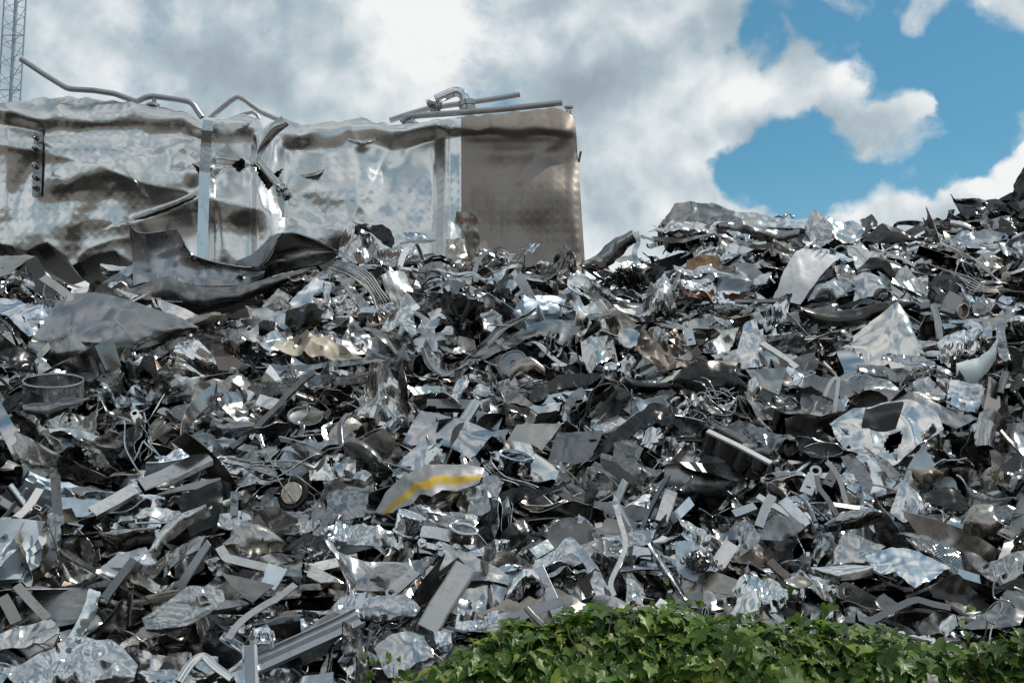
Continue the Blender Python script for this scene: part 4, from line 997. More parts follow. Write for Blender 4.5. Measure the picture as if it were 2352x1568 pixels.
Disc(4, 'dented_dish', 'dented round lid| with a raised rim in the left middle', (2050, 1285), 120, (.1, -.75, .6), [(0, -.25), (.6, -.22), (.86, -.12), (.92, .05), (1.0, .05), (1.0, -.06), (.9, -.3), (0, -.35)], 'steel', .3, 'lid')
S(4, 'small_plate', 'small square plate| below the hexagonal screen', [(1745, 1135), (1885, 1175)], [(1712, 1205), (1850, 1255)], 'bright', 40, -8, .42, .02, jag=.2)
Link(4, 'ring ended link| above the long flat grey sheet', (2330, 805), (2200, 770), 62, 'bright')
Link(4, 'pale ring ended link| left of the lower left slope', (905, 1265), (930, 1310), 60, 'bright')
S(4, 'bowl_sheet', 'smooth curved steel bowl sheet| in the left middle of the heap', [(1415, 1350), (1440, 1300), (1480, 1320), (1600, 1335), (1720, 1330)], [(1420, 1400), (1480, 1430), (1560, 1455), (1640, 1430), (1700, 1400)], 'steel', 20, 0, .35, .05, .5, (.04, .05), smooth=True)
S(4, 'dark_sheet', 'crumpled nearly black sheet| below the tank right of the dark void', [(1740, 660), (1830, 600), (1930, 560), (2080, 555), (2175, 625)], [(1745, 775), (1850, 720), (1930, 740), (2040, 720), (2160, 690)], 'dark', 15, 5, .3, .18, 1.2)
S(4, 'mirror_sheet', 'smooth blue mirroring sheet| above the crumpled nearly black sheet', [(1965, 495), (2040, 430), (2120, 355), (2250, 395)], [(1915, 560), (2000, 550), (2090, 535), (2190, 480)], 'chrome', 50, 0, .4, .04, .5)
S(4, 'folded_strip', 'shiny twisted ribbon| hanging at the right of the blue mirroring sheet', [(2150, 380), (2160, 480), (2185, 570), (2190, 660)], [(2225, 400), (2210, 480), (2225, 570), (2250, 650)], 'bright', 20, -15, .5, .2, 1.3)
S(4, 'brown_cone', 'brownish cone shaped scrap| under the left end of the nearly black sheet', [(1665, 525), (1740, 560), (1820, 580)], [(1690, 640), (1740, 680), (1800, 620)], 'warm', 15, 10, .35, .2)
S(4, 'cupped_sheet', 'cupped grey sheet| with a rolled edge below the nearly black sheet', [(1510, 760), (1560, 725), (1620, 730), (1690, 790)], [(1520, 870), (1580, 890), (1640, 900), (1690, 830)], 'steel', 20, 0, .3, .16, .9, (.05, .06))
# ---- along the foot of the tank
S(2, 'crumpled_sheeting', 'large crumpled pale panel| at the foot of the tank', [(20, 1290), (80, 1225), (130, 1180), (220, 1225), (300, 1290), (345, 1360), (410, 1410)], [(-10, 1405), (80, 1405), (170, 1410), (250, 1435), (310, 1470), (370, 1485), (415, 1490)], 'bright', 32, 5, .4, .20, 1.3)
S(2, 'dark_flap', 'dark torn flap| behind the large crumpled pale panel', [(100, 1158), (180, 1180), (300, 1175), (355, 1215), (385, 1300)], [(110, 1175), (180, 1215), (260, 1265), (320, 1310), (370, 1330)], 'dark', 10, -10, .3, .15)
S(2, 'torn_post', 'beige torn square post| standing up in front of the brown tank end', [(832, 1110), (812, 1180), (845, 1215), (858, 1260), (870, 1330), (880, 1410)], [(935, 1112), (975, 1170), (945, 1190), (945, 1260), (940, 1330), (945, 1395)], 'rusty', 8, -20, .4, .16, 1., cat='post')
S(2, 'bent_sheet', 'dull bent sheet| leaning left of the beige torn post', [(735, 1270), (800, 1255), (860, 1260)], [(720, 1420), (780, 1440), (860, 1400)], 'warm', 12, 10, .32, .15)
S(2, 'bent_sheet', 'small bright square sheet| sticking up in front of the tank end', [(1240, 1330), (1290, 1275), (1380, 1305)], [(1215, 1345), (1270, 1370), (1310, 1370)], 'bright', 45, -20, .3, .14)
S(2, 'crumpled_sheeting', 'tall crumpled sheet| below the right end of the tank', [(1388, 1410), (1420, 1360), (1460, 1335), (1530, 1350), (1565, 1400), (1595, 1460)], [(1375, 1570), (1430, 1530), (1480, 1500), (1520, 1500), (1560, 1520), (1600, 1500)], 'steel', 22, 0, .35, .26, 1.4)
S(2, 'rolled_plate', 'long rolled blue grey plate| rising to the right between the two humps', [(1640, 1440), (1720, 1380), (1800, 1325), (1900, 1265), (1990, 1225)], [(1690, 1495), (1780, 1470), (1850, 1420), (1930, 1350), (2010, 1300)], 'steel', 20, -25, .4, .08, .7, (0, .06))
Bar(2, 'thin_strip', 'upright twisted strip| at the end of the long rolled plate', [(2008, 1220), (2020, 1290), (2000, 1340), (1998, 1390), (2030, 1445)], 'flat', 36, mat='bright', e=10, yaw=-20, off=.5, twist=.8, smooth=True)
Bar(2, 'thin_strip', 'long wavy ribbon| across the middle below the tank end', [(430, 1475), (540, 1480), (680, 1492), (800, 1498), (900, 1512), (1000, 1540), (1110, 1562)], 'flat', 34, mat='bright', e=50, off=.45, smooth=True, noise=.02)
Bar(2, 'thin_strip', 'arched strip| looping up below the tank end', [(930, 1560), (925, 1480), (960, 1400), (1040, 1345), (1110, 1345), (1160, 1380)], 'flat', 34, mat='steel', e=15, yaw=10, off=.45, twist=.7, smooth=True)
Bar(2, 'thin_strip', 'pale leaning strip| right of the crumpled pale panel', [(470, 1330), (440, 1390), (410, 1480)], 'flat', 42, mat='bright', e=20, off=.5, smooth=True)
S(2, 'bent_sheet', 'low bent sheet| at the foot of the tank seam', [(450, 1255), (510, 1225), (600, 1232), (630, 1265)], [(470, 1290), (540, 1300), (600, 1300), (650, 1290)], 'bright', 40, 5, .25, .14)
Bar(2, 'flat_bar', 'long flat bar| lying at the foot of the tank seam', [(420, 1300), (520, 1282), (660, 1278)], 'flat', 26, mat='warm', e=50, off=.35)
# ---- the middle of the heap
S(5, 'pyramid_sheet', 'pointed rust stained sheet| folded like a pyramid', [(305, 235), (380, 185), (450, 145), (475, 210), (498, 320)], [(330, 320), (370, 370), (420, 405), (460, 405), (505, 385)], 'rusty', 25, -10, .4, .22, .9)
S(5, 'curved_trough', 'long pale curved trough| sweeping up to the right across the middle', [(590, 590), (650, 690), (710, 745), (780, 755), (890, 690), (980, 620), (1060, 555), (1190, 490), (1335, 418)],
  [(555, 650), (590, 750), (660, 812), (730, 820), (820, 795), (930, 715), (1030, 640), (1120, 570), (1340, 425)], 'steel', 38, 0, .42, .05, .6, (0, -.04), smooth=True)
S(5, 'wide_sheet', 'wide blue grey sheet| with a torn edge right of the curved trough', [(960, 690), (1080, 610), (1200, 555), (1290, 505), (1400, 460), (1500, 448), (1570, 480), (1640, 510)], [(760, 865), (900, 800), (1020, 745), (1150, 680), (1270, 600), (1360, 570), (1430, 620), (1510, 645)], 'steel', 42, 5, .3, .07, .7)
o, P0, a, r = Disc(5, 'round_housing', 'round metal housing| with a bored cover in the middle of the heap', (1185, 765), 100, (-.25, -.3, .9), [(0, .05), (.2, .05), (.22, .16), (.30, .16), (.32, .08), (.86, .05), (.9, .12), (1.0, .12), (1.0, -.55), (0, -.55)], 'dull', .3, 'housing')
Disc(5, 'white_disc', 'round white lid| lying tilted right of the middle', (1962, 590), 80, (.1, -.35, .93), [(0, .05), (.9, .05), (1, .0), (1, -.2), (.9, -.25), (0, -.25)], 'bright', .35, 'lid')
S(5, 'leathery_sheet', 'brown crumpled leathery sheet| right of the round white lid', [(2050, 585), (2130, 530), (2200, 525), (2300, 560), (2400, 640)], [(2010, 720), (2060, 800), (2150, 850), (2250, 830), (2380, 740)], 'brown', 22, -5, .35, .26, 1.1)
S(5, 'crumpled_sheet', 'silver creased sheet| lying over the brown leathery sheet', [(2040, 620), (2100, 560), (2190, 570), (2215, 640)], [(2010, 730), (2080, 740), (2150, 735), (2210, 750)], 'steel', 30, 5, .48, .22, 1.2)
S(5, 'dark_trough', 'dark bent trough| with a pale rim below the leathery sheet', [(1945, 815), (2000, 860), (2100, 885), (2250, 888), (2340, 840), (2480, 760), (2580, 770), (2740, 860)], [(1935, 900), (2010, 940), (2120, 955), (2250, 945), (2380, 930), (2500, 930), (2620, 920), (2750, 900)], 'dark', 5, 0, .4, .10, .8, (0, .05))
S(5, 'steel_plate', 'large scratched steel plate| lying over a tube in the centre', [(560, 1083), (690, 1105), (860, 1160), (1062, 1232)], [(423, 1282), (600, 1287), (760, 1330), (890, 1408)], 'bright', 42, 4, .42, .07, .5, jag=.4)
Bar(5, 'steel_tube', 'shiny tube| pushed under the large scratched plate', [(925, 1035), (880, 1110), (800, 1230), (710, 1400), (690, 1450)], 'tube', 88, None, 'bright', 35, 5, .34, cat='tube')
S(5, 'holed_plate', 'plate with a round hole| right of the shiny tube', [(935, 1080), (1010, 1095), (1112, 1110)], [(930, 1190), (1000, 1215), (1075, 1230)], 'steel', 35, 0, .34, .03, .5, hole=[(.28, .55, .17, .27)], jag=.2)
S(5, 'dirty_plate', 'flat plate with brown dirt| right of the scratched plate', [(1205, 1172), (1350, 1168), (1508, 1158)], [(1095, 1372), (1230, 1360), (1378, 1345)], 'rusty', 48, -4, .38, .03, .4, jag=.3)
p_, f_ = S(5, 'box_sheeting', 'dull box panel| with a ridge right of the dirty plate', [(1478, 1222), (1620, 1218), (1790, 1212)], [(1408, 1445), (1550, 1440), (1695, 1428)], 'dull', 18, 5, .3, .05, .7)
Bar(5, 'ridge', '', [(1420, 1282), (1600, 1278), (1800, 1272)], 'angle', 14, 14, 'bright', 18, 5, .35, parent=p_)
Bar(5, 'channel', 'grey open channel| above the scratched plate', [(600, 1030), (750, 1030), (900, 1035)], 'chan', 90, 40, 'dull', 40, 0, .4, cat='channel')
Bar(5, 'twisted_strip', 'dark twisted strip| hanging right of the centre', [(1660, 945), (1590, 985), (1545, 1060), (1540, 1120), (1560, 1185)], 'flat', 60, mat='dull', e=15, yaw=10, off=.45, twist=.9, smooth=True)
S(5, 'dark_sheet', 'long dark creased sheet| slanting up to the right of the dull box panel', [(1690, 1370), (1780, 1280), (1880, 1180), (2000, 1110), (2100, 1040), (2250, 1040), (2360, 1090)], [(1720, 1420), (1830, 1350), (1930, 1290), (2050, 1215), (2150, 1190), (2260, 1220), (2350, 1260)], 'dark', 15, -10, .38, .16, 1.)
S(5, 'crumpled_foil', 'big heap of crumpled silver foil| left of the scratched plate', [(140, 1075), (230, 960), (340, 880), (400, 890), (490, 950), (550, 1000), (615, 1065)], [(155, 1200), (230, 1240), (320, 1240), (400, 1170), (470, 1130), (540, 1100), (590, 1085)], 'bright', 28, 0, .45, .30, 1.8)
Net(5, 'wire_screen', 'fine wire screen pocket| below the dark creased sheet', [(1860, 1290), (1950, 1270), (2060, 1330)], [(1840, 1420), (1920, 1440), (2020, 1420)], 'diamond', 26, 14, 'steel', 15, 0, .45, .06, .4, .003)
S(5, 'pale_block', 'pale bent block| below the big heap of foil', [(255, 1250), (330, 1190), (420, 1130), (475, 1170)], [(290, 1310), (370, 1260), (430, 1190), (480, 1190)], 'bright', 40, 0, .5, .12, .8, (0, .06))
Disc(5, 'round_cover', 'ribbed round cover| above the yellow striped sheet', (930, 1510), 92, (.1, -.8, .58), [(0, .0), (.3, .02), (.5, -.05), (.7, .04), (.8, -.03), (.95, .05), (1, 0), (1, -.15), (0, -.15)], 'bright', .35, 'cover')
Can(5, 'crushed_can', 'squashed open can| with a beaded rim right of the yellow striped sheet', (1190, 1490), (.1, -.8, .62), 110, 130, 'chrome', 30, .35, (1, .5), .16)
S(5, 'smooth_cone', 'smooth grey cone of sheet| left of the yellow striped sheet', [(60, 1330), (120, 1290), (200, 1320), (300, 1410), (395, 1500)], [(60, 1400), (130, 1450), (200, 1490), (280, 1520), (370, 1535)], 'steel', 25, 0, .4, .08, .7, (.03, .08))
S(5, 'flat_plate', 'flat pale plate| pointing up left of the yellow striped sheet', [(430, 1400), (560, 1280), (690, 1310)], [(270, 1590), (380, 1600), (520, 1540)], 'bright', 40, 0, .35, .05, .5)
S(5, 'paint_plate', 'peeling white plate| standing above the yellow striped sheet', [(600, 1320), (650, 1315), (700, 1345)], [(560, 1540), (620, 1540), (680, 1480)], 'peel', 35, -10, .42, .04, .6)
S(5, 'curled_sheet', 'thin curled sheet| below the pointed rust stained sheet', [(330, 470), (400, 440), (470, 420), (515, 440), (520, 530), (690, 560)], [(290, 540), (380, 520), (440, 530), (490, 590), (520, 580), (650, 600)], 'bright', 30, -10, .4, .16, .9)
S(5, 'creased_sheet', 'creased tan sheet| inside the bend of the curved trough', [(670, 640), (740, 600), (820, 580), (910, 590)], [(690, 700), (770, 710), (850, 680), (915, 640)], 'warm', 25, 5, .3, .16)
S(5, 'foil_piece', 'shiny ragged foil| on the left of the round white lid', [(1625, 660), (1690, 620), (1760, 600), (1850, 590), (1890, 680)], [(1700, 830), (1740, 780), (1790, 760), (1850, 720), (1880, 700)], 'bright', 30, 10, .4, .16)
S(5, 'faceted_sheet', 'faceted silver sheet| below the round white lid', [(1780, 790), (1870, 740), (1980, 690), (2040, 770)], [(1770, 850), (1840, 900), (1930, 840), (2050, 840)], 'bright', 35, 0, .42, .2, 1.)
S(5, 'boxy_can', 'crumpled bright box| above the round white lid', [(2030, 300), (2120, 270), (2200, 220), (2250, 260), (2295, 330)], [(2050, 450), (2120, 470), (2190, 450), (2240, 440), (2285, 420)], 'bright', 28, -5, .4, .26, 1.2, (.05, .05))
S(5, 'long_plate', 'long thin bluish plate| above the round white lid', [(1660, 490), (1750, 460), (1850, 440), (1960, 450), (2100, 460), (2240, 430), (2380, 400)], [(1700, 520), (1800, 490), (1900, 490), (2000, 500), (2120, 490), (2260, 460), (2380, 430)], 'steel', 52, 0, .3, .06)
Bar(5, 'bent_strip', 'bent springy strap| left of the round white lid', [(1285, 640), (1300, 620), (1350, 630), (1420, 700), (1500, 760), (1570, 760), (1590, 700), (1560, 690)], 'flat', 50, mat='steel', e=20, yaw=-20, off=.45, smooth=True, roll=.9)
Can(5, 'pipe_collar', 'short shiny pipe collar| below the bent springy strap', (1490, 850), (.0, -1, .3), 48, 80, 'chrome', 30, .35, (1, 1), .02, 'pipe')
S(5, 'bent_cover', 'smooth tan bent cover| in front of the round metal housing', [(1130, 850), (1200, 790), (1290, 760), (1380, 790)], [(1160, 890), (1230, 850), (1330, 830), (1400, 850)], 'warm', 40, 0, .5, .06, .6, (.05, .04))
S(5, 'ribbon_sheet', 'long dark shiny fold| below the round metal housing', [(1280, 990), (1380, 920), (1490, 840), (1600, 830), (1760, 825)], [(1300, 1050), (1420, 990), (1500, 930), (1640, 910), (1770, 860)], 'dark', 25, 0, .4, .1, .9)
Bar(5, 'rolled_wire', 'sheaf of bent rods| left of the pyramid sheet', [(-40, 130), (60, 160), (160, 220), (230, 300), (270, 420)], 'rod', 20, None, 'steel', 25, 0, .5, smooth=True, cat='rods', group='bent rods beside the pyramid sheet')
for k in range(5):
    Bar(5, 'rolled_wire', 'one of a sheaf of thin bent rods left of the pyramid sheet', [(-40+k*8, 110-k*10), (70+k*12, 140-k*9), (170+k*14, 205-k*9), (240+k*12, 300-k*10), (290+k*14, 400-k*16)], 'rod', 12, None, 'steel', 25, 0, .5+.02*k, smooth=True, cat='rods', group='bent rods beside the pyramid sheet')
S(5, 'lens_sheet', 'curved leaf shaped sheet| below the sheaf of bent rods', [(0, 210), (90, 250), (180, 310), (250, 410)], [(20, 250), (90, 310), (150, 370), (240, 430)], 'dull', 25, 15, .4, .08)
# ---- the lower middle
def stripe_material():
    m = metal('striped', (.40, .39, .38), .42, .15, .35, metallic=.75); nt = m.node_tree; n = N(nt); b = [x for x in nt.nodes if x.type == 'BSDF_PRINCIPLED'][0]
    old = b.inputs['Base Color'].links[0].from_socket; oldm = b.inputs['Metallic'].links[0].from_socket
    uv = n.add('ShaderNodeTexCoord').outputs['UV']; s = n.add('ShaderNodeSeparateXYZ', {0: uv})
    w = n.noise(uv, 26, 5, .7); vv = n.math('ADD', s.outputs[1], n.math('MULTIPLY', n.math('SUBTRACT', w, .5), .05))
    lo = n.rng(vv, .50, .53); hi = n.rng(vv, .76, .79); k = n.math('SUBTRACT', lo, hi, True)
    k = n.math('MULTIPLY', k, n.rng(n.noise(uv, 11, 6, .7), .30, .36)); k = n.math('MULTIPLY', k, n.rng(n.math('ADD', s.outputs[0], n.math('MULTIPLY', w, .1)), .12, .14))
    nt.links.new(n.mix(k, old, (.50, .33, .035)), b.inputs['Base Color'])
    nt.links.new(n.math('MULTIPLY', oldm, n.math('SUBTRACT', 1., k)), b.inputs['Metallic'])
stripe_material()
S(8, 'striped_sheet', 'torn grey sheet with a yellow stripe| in the lower middle', [(225, 480), (330, 345), (430, 275), (520, 220), (620, 165), (720, 150), (850, 148), (985, 148)], [(290, 490), (400, 440), (500, 420), (560, 360), (640, 385), (700, 330), (800, 320), (950, 250)], 'striped', 38, -6, .5, .09, .7, (.06, 0), jag=1.6)
S(8, 'blue_sheet', 'ragged blue grey sheet| right of the yellow stripe', [(790, 385), (870, 310), (960, 250), (985, 175), (1060, 190), (1110, 235)], [(830, 430), (900, 440), (970, 440), (1020, 390), (1060, 340), (1100, 270)], 'steel', 45, -8, .46, .10, .9, jag=2)
S(8, 'bent_sheet', 'bent sheet hanging below the yellow stripe|', [(500, 345), (550, 400), (640, 440), (760, 470), (960, 460)], [(560, 420), (600, 460), (680, 480), (780, 500), (940, 500)], 'dull', 18, 0, .5, .12)
S(8, 'crumpled_sheet', 'bluish crumpled sheet| left below the yellow stripe', [(-20, 490), (90, 478), (190, 500), (300, 560), (380, 570), (445, 585)], [(-20, 640), (90, 660), (200, 668), (300, 660), (370, 650), (445, 662)], 'bright', 40, 5, .4, .16, 1.3)
S(8, 'upright_sheet', 'dented upright square sheet| left of the yellow stripe', [(-100, 215), (40, 195), (120, 195), (205, 205)], [(-60, 470), (20, 490), (100, 480), (180, 465)], 'steel', 12, 0, .45, .13, .8)
Can(8, 'crushed_can', 'crushed shiny can| left below the yellow stripe', (455, 560), (.35, -.8, .3), 88, 130, 'chrome', 30, .45, (1, .6), .2, open_end=False)
Can(8, 'crushed_can', 'flattened oval can| right below the yellow stripe', (830, 600), (.15, -.6, .8), 85, 110, 'bright', 30, .45, (1.1, .5), .08)
Bar(8, 'slotted_channel', 'pale slotted channel| left of the flattened oval can', [(560, 545), (650, 555), (765, 580)], 'chan', 90, 45, 'bright', 30, 0, .5, cat='channel')
o, P, n, s = Bar(8, 'latch_bar', 'flat bar with three bolts| under the slotted channel', [(555, 635), (660, 655), (830, 678)], 'box', 42, 14, 'bright', 25, 0, .52, cat='bar')
for k in (1, len(P)//2, len(P)-3):
    b = put('bolt', *lathe(P[k]+n*.01, n, [(.022, 0), (.022, .014), (.013, .016), (.013, .035), (0, .037)], 8), MATS['bright'], o)
Net(8, 'mesh_filter', 'fine pale mesh filter| with a handle bar lying on it', [(130, 880), (240, 800), (385, 768), (545, 850)], [(115, 945), (200, 960), (300, 962), (400, 960)], 'diamond', 46, 22, 'bright', 45, 0, .42, .04, .5, .003)
S(8, 'filter_backing', 'smooth backing plate| under the fine mesh filter', [(140, 870), (250, 795), (390, 765), (545, 845)], [(110, 955), (200, 968), (300, 970), (400, 965)], 'steel', 45, 0, .40, .02, .5)
Link(8, 'large ring ended link| lying on the mesh filter', (362, 960), (525, 815), 80, 'steel', 40, 0, .55, .3)
p_ = Bar(8, 'box_beam', 'big square box beam| slanting down in the lower middle', [(855, 800), (770, 940), (690, 1060), (600, 1225)], 'box', 150, 110, 'galv', 26, 10, .55, cat='beam', th=.01)[0]
S(8, 'crumpled_sheet', 'rumpled smooth sheet| left of the box beam', [(-20, 1080), (60, 1000), (200, 970), (330, 985), (450, 980), (530, 1060)], [(0, 1110), (120, 1130), (250, 1150), (360, 1160), (450, 1150), (510, 1140)], 'steel', 35, 0, .45, .2, 1.)
S(8, 'folded_channel', 'big pale folded channel| with a bent top right of the box beam', [(1325, 760), (1450, 690), (1590, 610), (1680, 690), (1760, 790), (1840, 920), (1905, 1050)], [(1300, 850), (1430, 790), (1590, 710), (1660, 770), (1700, 880), (1740, 1000), (1780, 1100)], 'bright', 30, -12, .45, .10, .8)
Bar(8, 'square_tube', 'open end of a square frame| left of the folded channel', [(1300, 720), (1420, 650)], 'box', 90, 70, 'bright', 30, 30, .5, cat='frame')
Bar(8, 'flat_bar', 'wide flat grey bar| slanting through the lower middle', [(1345, 795), (1420, 960), (1510, 1170)], 'box', 85, 26, 'galv', 28, -10, .55, cat='bar')
S(8, 'mirror_dome', 'shiny crumpled dome| mirroring the blue sky near the hedge', [(1120, 1000), (1150, 930), (1240, 905), (1330, 940), (1395, 1020)], [(1145, 1120), (1200, 1090), (1280, 1060), (1340, 1050), (1395, 1030)], 'chrome', 38, 0, .45, .16, .9, (.08, .08))
Bar(8, 'dark_strip', 'scratched dark strip| lying across the shiny dome', [(1145, 1140), (1300, 1090), (1430, 1040), (1580, 1005)], 'flat', 66, mat='dull', e=20, off=.62, smooth=True)
Bar(8, 'pipe_stub', 'thin flattened pipe| left of the wide flat bar foot', [(1270, 1065), (1320, 1120), (1410, 1205)], 'tube', 44, 30, 'steel', 30, 0, .68, cat='pipe')
Bar(8, 'pipe_stub', 'short pale pipe| at the hedge crest', [(1690, 1045), (1640, 1110), (1585, 1190)], 'tube', 46, None, 'steel', 30, 0, .5, cat='pipe')
S(8, 'spear_sliver', 'spear shaped bright sliver| pointing up right of the middle', [(1862, 288), (1885, 330), (1930, 420), (1990, 540)], [(1862, 292), (1862, 370), (1930, 460), (1975, 545)], 'bright', 20, -25, .55, .03, jag=.2)
Bar(8, 'bent_strip', 'long thin double strip| hanging below the spear shaped sliver', [(1868, 370), (1900, 480), (1935, 620), (1915, 720), (1850, 860), (1838, 920), (1860, 980)], 'up', 34, 12, 'bright', 25, -10, .68, smooth=True)
Net(8, 'textured_mesh', 'dark dimpled mesh sheet| behind the long double strip', [(1700, 660), (1800, 580), (1900, 700), (2000, 850), (2070, 900)], [(1760, 720), (1840, 740), (1900, 830), (1980, 950), (2060, 950)], 'diamond', 46, 14, 'steel', 30, 0, .5, .08, .55, .004)
S(8, 'wedge_bar', 'long smooth wedge| slanting down above the right hedge', [(2110, 640), (2200, 780), (2290, 900), (2355, 1030)], [(2115, 720), (2180, 830), (2260, 960), (2345, 1035)], 'steel', 25, -20, .5, .05, .6, (0, .05))
S(8, 'corrugated_sheet', 'bundle of corrugated pale strips| above the hedge', [(1930, 825), (1960, 870), (2000, 900), (2050, 960)], [(1925, 1110), (1980, 1100), (2040, 1095), (2095, 1100)], 'bright', 25, -10, .5, .14, 1.3)
Bar(8, 'square_post', 'short bright square post| right of the spear shaped sliver', [(2240, 285), (2210, 380), (2175, 490)], 'box', 92, 60, 'bright', 20, -5, .45, cat='post')
S(8, 'dark_leaf', 'dark pointed sheet| shaped like a leaf above the spear', [(1765, 75), (1840, 90), (1930, 130), (2060, 230)], [(1780, 140), (1860, 180), (1950, 225), (2050, 240)], 'dark', 25, -10, .45, .06)
S(8, 'foil_wave', 'dark shiny crumpled wave of foil| right of the three bolt bar', [(740, 745), (830, 690), (950, 635), (1080, 630), (1180, 640)], [(760, 760), (860, 770), (960, 760), (1060, 740), (1190, 670)], 'chrome', 15, 0, .5, .22, 1.6)
S(8, 'torn_edge_sheet', 'dark sheet with a bright torn edge| right of the crumpled wave', [(1090, 620), (1160, 540), (1260, 465), (1330, 560), (1420, 490)], [(1170, 770), (1210, 720), (1240, 680), (1270, 640), (1400, 560)], 'dark', 20, -15, .5, .15, 1.1, jag=2)
S(8, 'long_dark_sheet', 'long dark blue sheet| right of the ragged blue grey sheet', [(1080, 300), (1180, 250), (1300, 260), (1440, 270), (1580, 235)], [(1010, 430), (1120, 400), (1230, 350), (1350, 320), (1570, 250)], 'dark', 30, 0, .4, .1, 1.)
Bar(8, 'channel_end', 'short channel end| with a square hole right of the spear', [(1985, 680), (2045, 690), (2110, 700)], 'chan', 75, 60, 'bright', 15, 0, .5, cat='channel')
S(8, 'green_strip', 'pale green painted strip| right of the box beam', [(880, 1090), (930, 1010), (985, 930)], [(900, 1100), (960, 1040), (1000, 990)], 'blue', 30, 0, .45, .1)
S(8, 'foil_sheet', 'patterned crumpled foil| at the left end of the hedge crest', [(800, 1060), (880, 1100), (960, 1130), (1070, 1110)], [(770, 1250), (860, 1240), (960, 1220), (1090, 1200)], 'bright', 30, 0, .45, .2, 1.7)
S(8, 'blue_sheeting', 'blue mirroring panel| left of the hedge', [(240, 1350), (330, 1270), (450, 1240), (560, 1250), (640, 1340)], [(330, 1530), (400, 1510), (470, 1470), (540, 1420), (640, 1390)], 'steel', 35, 5, .5, .08, .8)
S(8, 'dark_corner', 'dark folded corner| above the blue mirroring panel', [(520, 1215), (590, 1200), (640, 1250)], [(500, 1290), (570, 1380), (650, 1330)], 'dark', 5, -20, .55, .08)
S(8, 'pale_flange', 'pale square flange| beside the dark folded corner', [(630, 1220), (690, 1210), (745, 1225)], [(650, 1340), (700, 1320), (755, 1300)], 'bright', 30, -10, .55, .08)
S(8, 'jagged_lid', 'jagged dark lid| above the dark folded corner', [(270, 1245), (380, 1205), (470, 1205), (550, 1250)], [(310, 1270), (400, 1260), (470, 1240), (545, 1255)], 'dark', 30, 0, .52, .12)
Can(8, 'pipe_end', 'small pipe end| facing out beside the wide flat bar', (1475, 905), (.1, -.1, 1), 26, 30, 'steel', 20, .35, (1, 1), .02, 'pipe')
S(8, 'big_face_sheet', 'large smooth grey sheet| behind the folded channel', [(1540, 540), (1620, 440), (1720, 500)], [(1560, 610), (1640, 650), (1710, 590)], 'steel', 35, 0, .3, .06)
S(8, 'dark_fold', 'dark folded mirror sheet| left of the square channel end', [(1870, 580), (1980, 545), (2140, 535)], [(1920, 650), (2000, 655), (2100, 640)], 'steel', 25, 0, .45, .06)
# ---- bottom left
Bar(7, 'trough_rail', 'long pale trough rail| slanting up along the bottom', [(1660, 1480), (1850, 1395), (2050, 1305), (2250, 1215), (2420, 1130)], 'rail', 150, 34, 'galv', 42, 0, .5, cat='rail')
Bar(7, 'white_post', 'white folded post| standing at the bottom edge', [(1672, 1312), (1676, 1420), (1682, 1600)], 'chan', 74, 50, 'white', 12, -15, .75, cat='post')
S(7, 'large_sheet', 'very large pale crumpled sheet| in the bottom left corner', [(30, 1470), (150, 1410), (300, 1350), (450, 1320), (600, 1285), (740, 1268), (830, 1370), (925, 1500)], [(150, 1640), (260, 1640), (380, 1620), (500, 1640), (620, 1640), (740, 1620), (830, 1610), (890, 1590)], 'bright', 30, 0, .55, .17, 1.2)
S(7, 'curved_guard', 'long curved bright guard| sweeping down in the lower left', [(1385, 395), (1250, 445), (1130, 520), (1060, 610), (1010, 690), (970, 730)], [(1422, 440), (1290, 505), (1180, 580), (1110, 640), (1060, 720), (1000, 745)], 'bright', 38, -8, .6, .05, .7, (0, .05), smooth=True)
S(7, 'guard_foot', 'crushed rounded foot| below the long curved guard', [(905, 800), (960, 735), (1050, 730), (1090, 790)], [(860, 915), (930, 925), (1010, 920), (1080, 850)], 'bright', 32, -5, .58, .18, 1., (.06, .06))
Bar(7, 'rolled_strip', 'dark J shaped strip| curling round at the left edge', [(372, 175), (378, 300), (388, 450), (380, 600), (330, 750), (240, 840), (90, 885), (-20, 890)], 'flat', 66, mat='dull', e=15, yaw=-20, off=.55, smooth=True, roll=.5)
S(7, 'flap_sheet', 'pale flap| on the dark J shaped strip', [(330, 440), (380, 432), (435, 440)], [(320, 640), (360, 660), (410, 600)], 'steel', 20, -25, .66, .08)
Bar(7, 'bent_strip', 'pale bent strip| rising from the left edge', [(270, 262), (200, 370), (120, 450), (-20, 540)], 'flat', 60, mat='bright', e=35, off=.5, smooth=True)
Bar(7, 'flat_bar', 'flat grey bar| leaning below the crushed rounded foot', [(905, 738), (800, 870), (705, 1000)], 'flat', 66, mat='dull', e=25, yaw=-10, off=.75, th=.012)
S(7, 'triangle_plate', 'grey triangular plate| in the lower left middle', [(1485, 828), (1650, 865), (1842, 912)], [(1560, 920), (1640, 990), (1700, 1030)], 'dull', 28, 10, .5, .03, .4, jag=.2)
S(7, 'blue_plate', 'pale blue painted plate| right of the triangular plate', [(1800, 755), (1860, 780), (1930, 800)], [(1750, 900), (1800, 920), (1845, 945)], 'blue', 38, -5, .46, .04, .5)
Bar(7, 'slotted_rail', 'bright slotted rail| left above the pale blue plate', [(1475, 650), (1520, 725), (1640, 755), (1790, 790)], 'chan', 62, 32, 'bright', 35, 0, .5, cat='rail')
S(7, 'creased_sheeting', 'heavily creased grey panel| right of the curved guard', [(1085, 665), (1180, 650), (1260, 600), (1330, 580), (1400, 600)], [(1110, 860), (1180, 790), (1230, 740), (1310, 750), (1400, 735)], 'steel', 20, -8, .5, .2, .9)
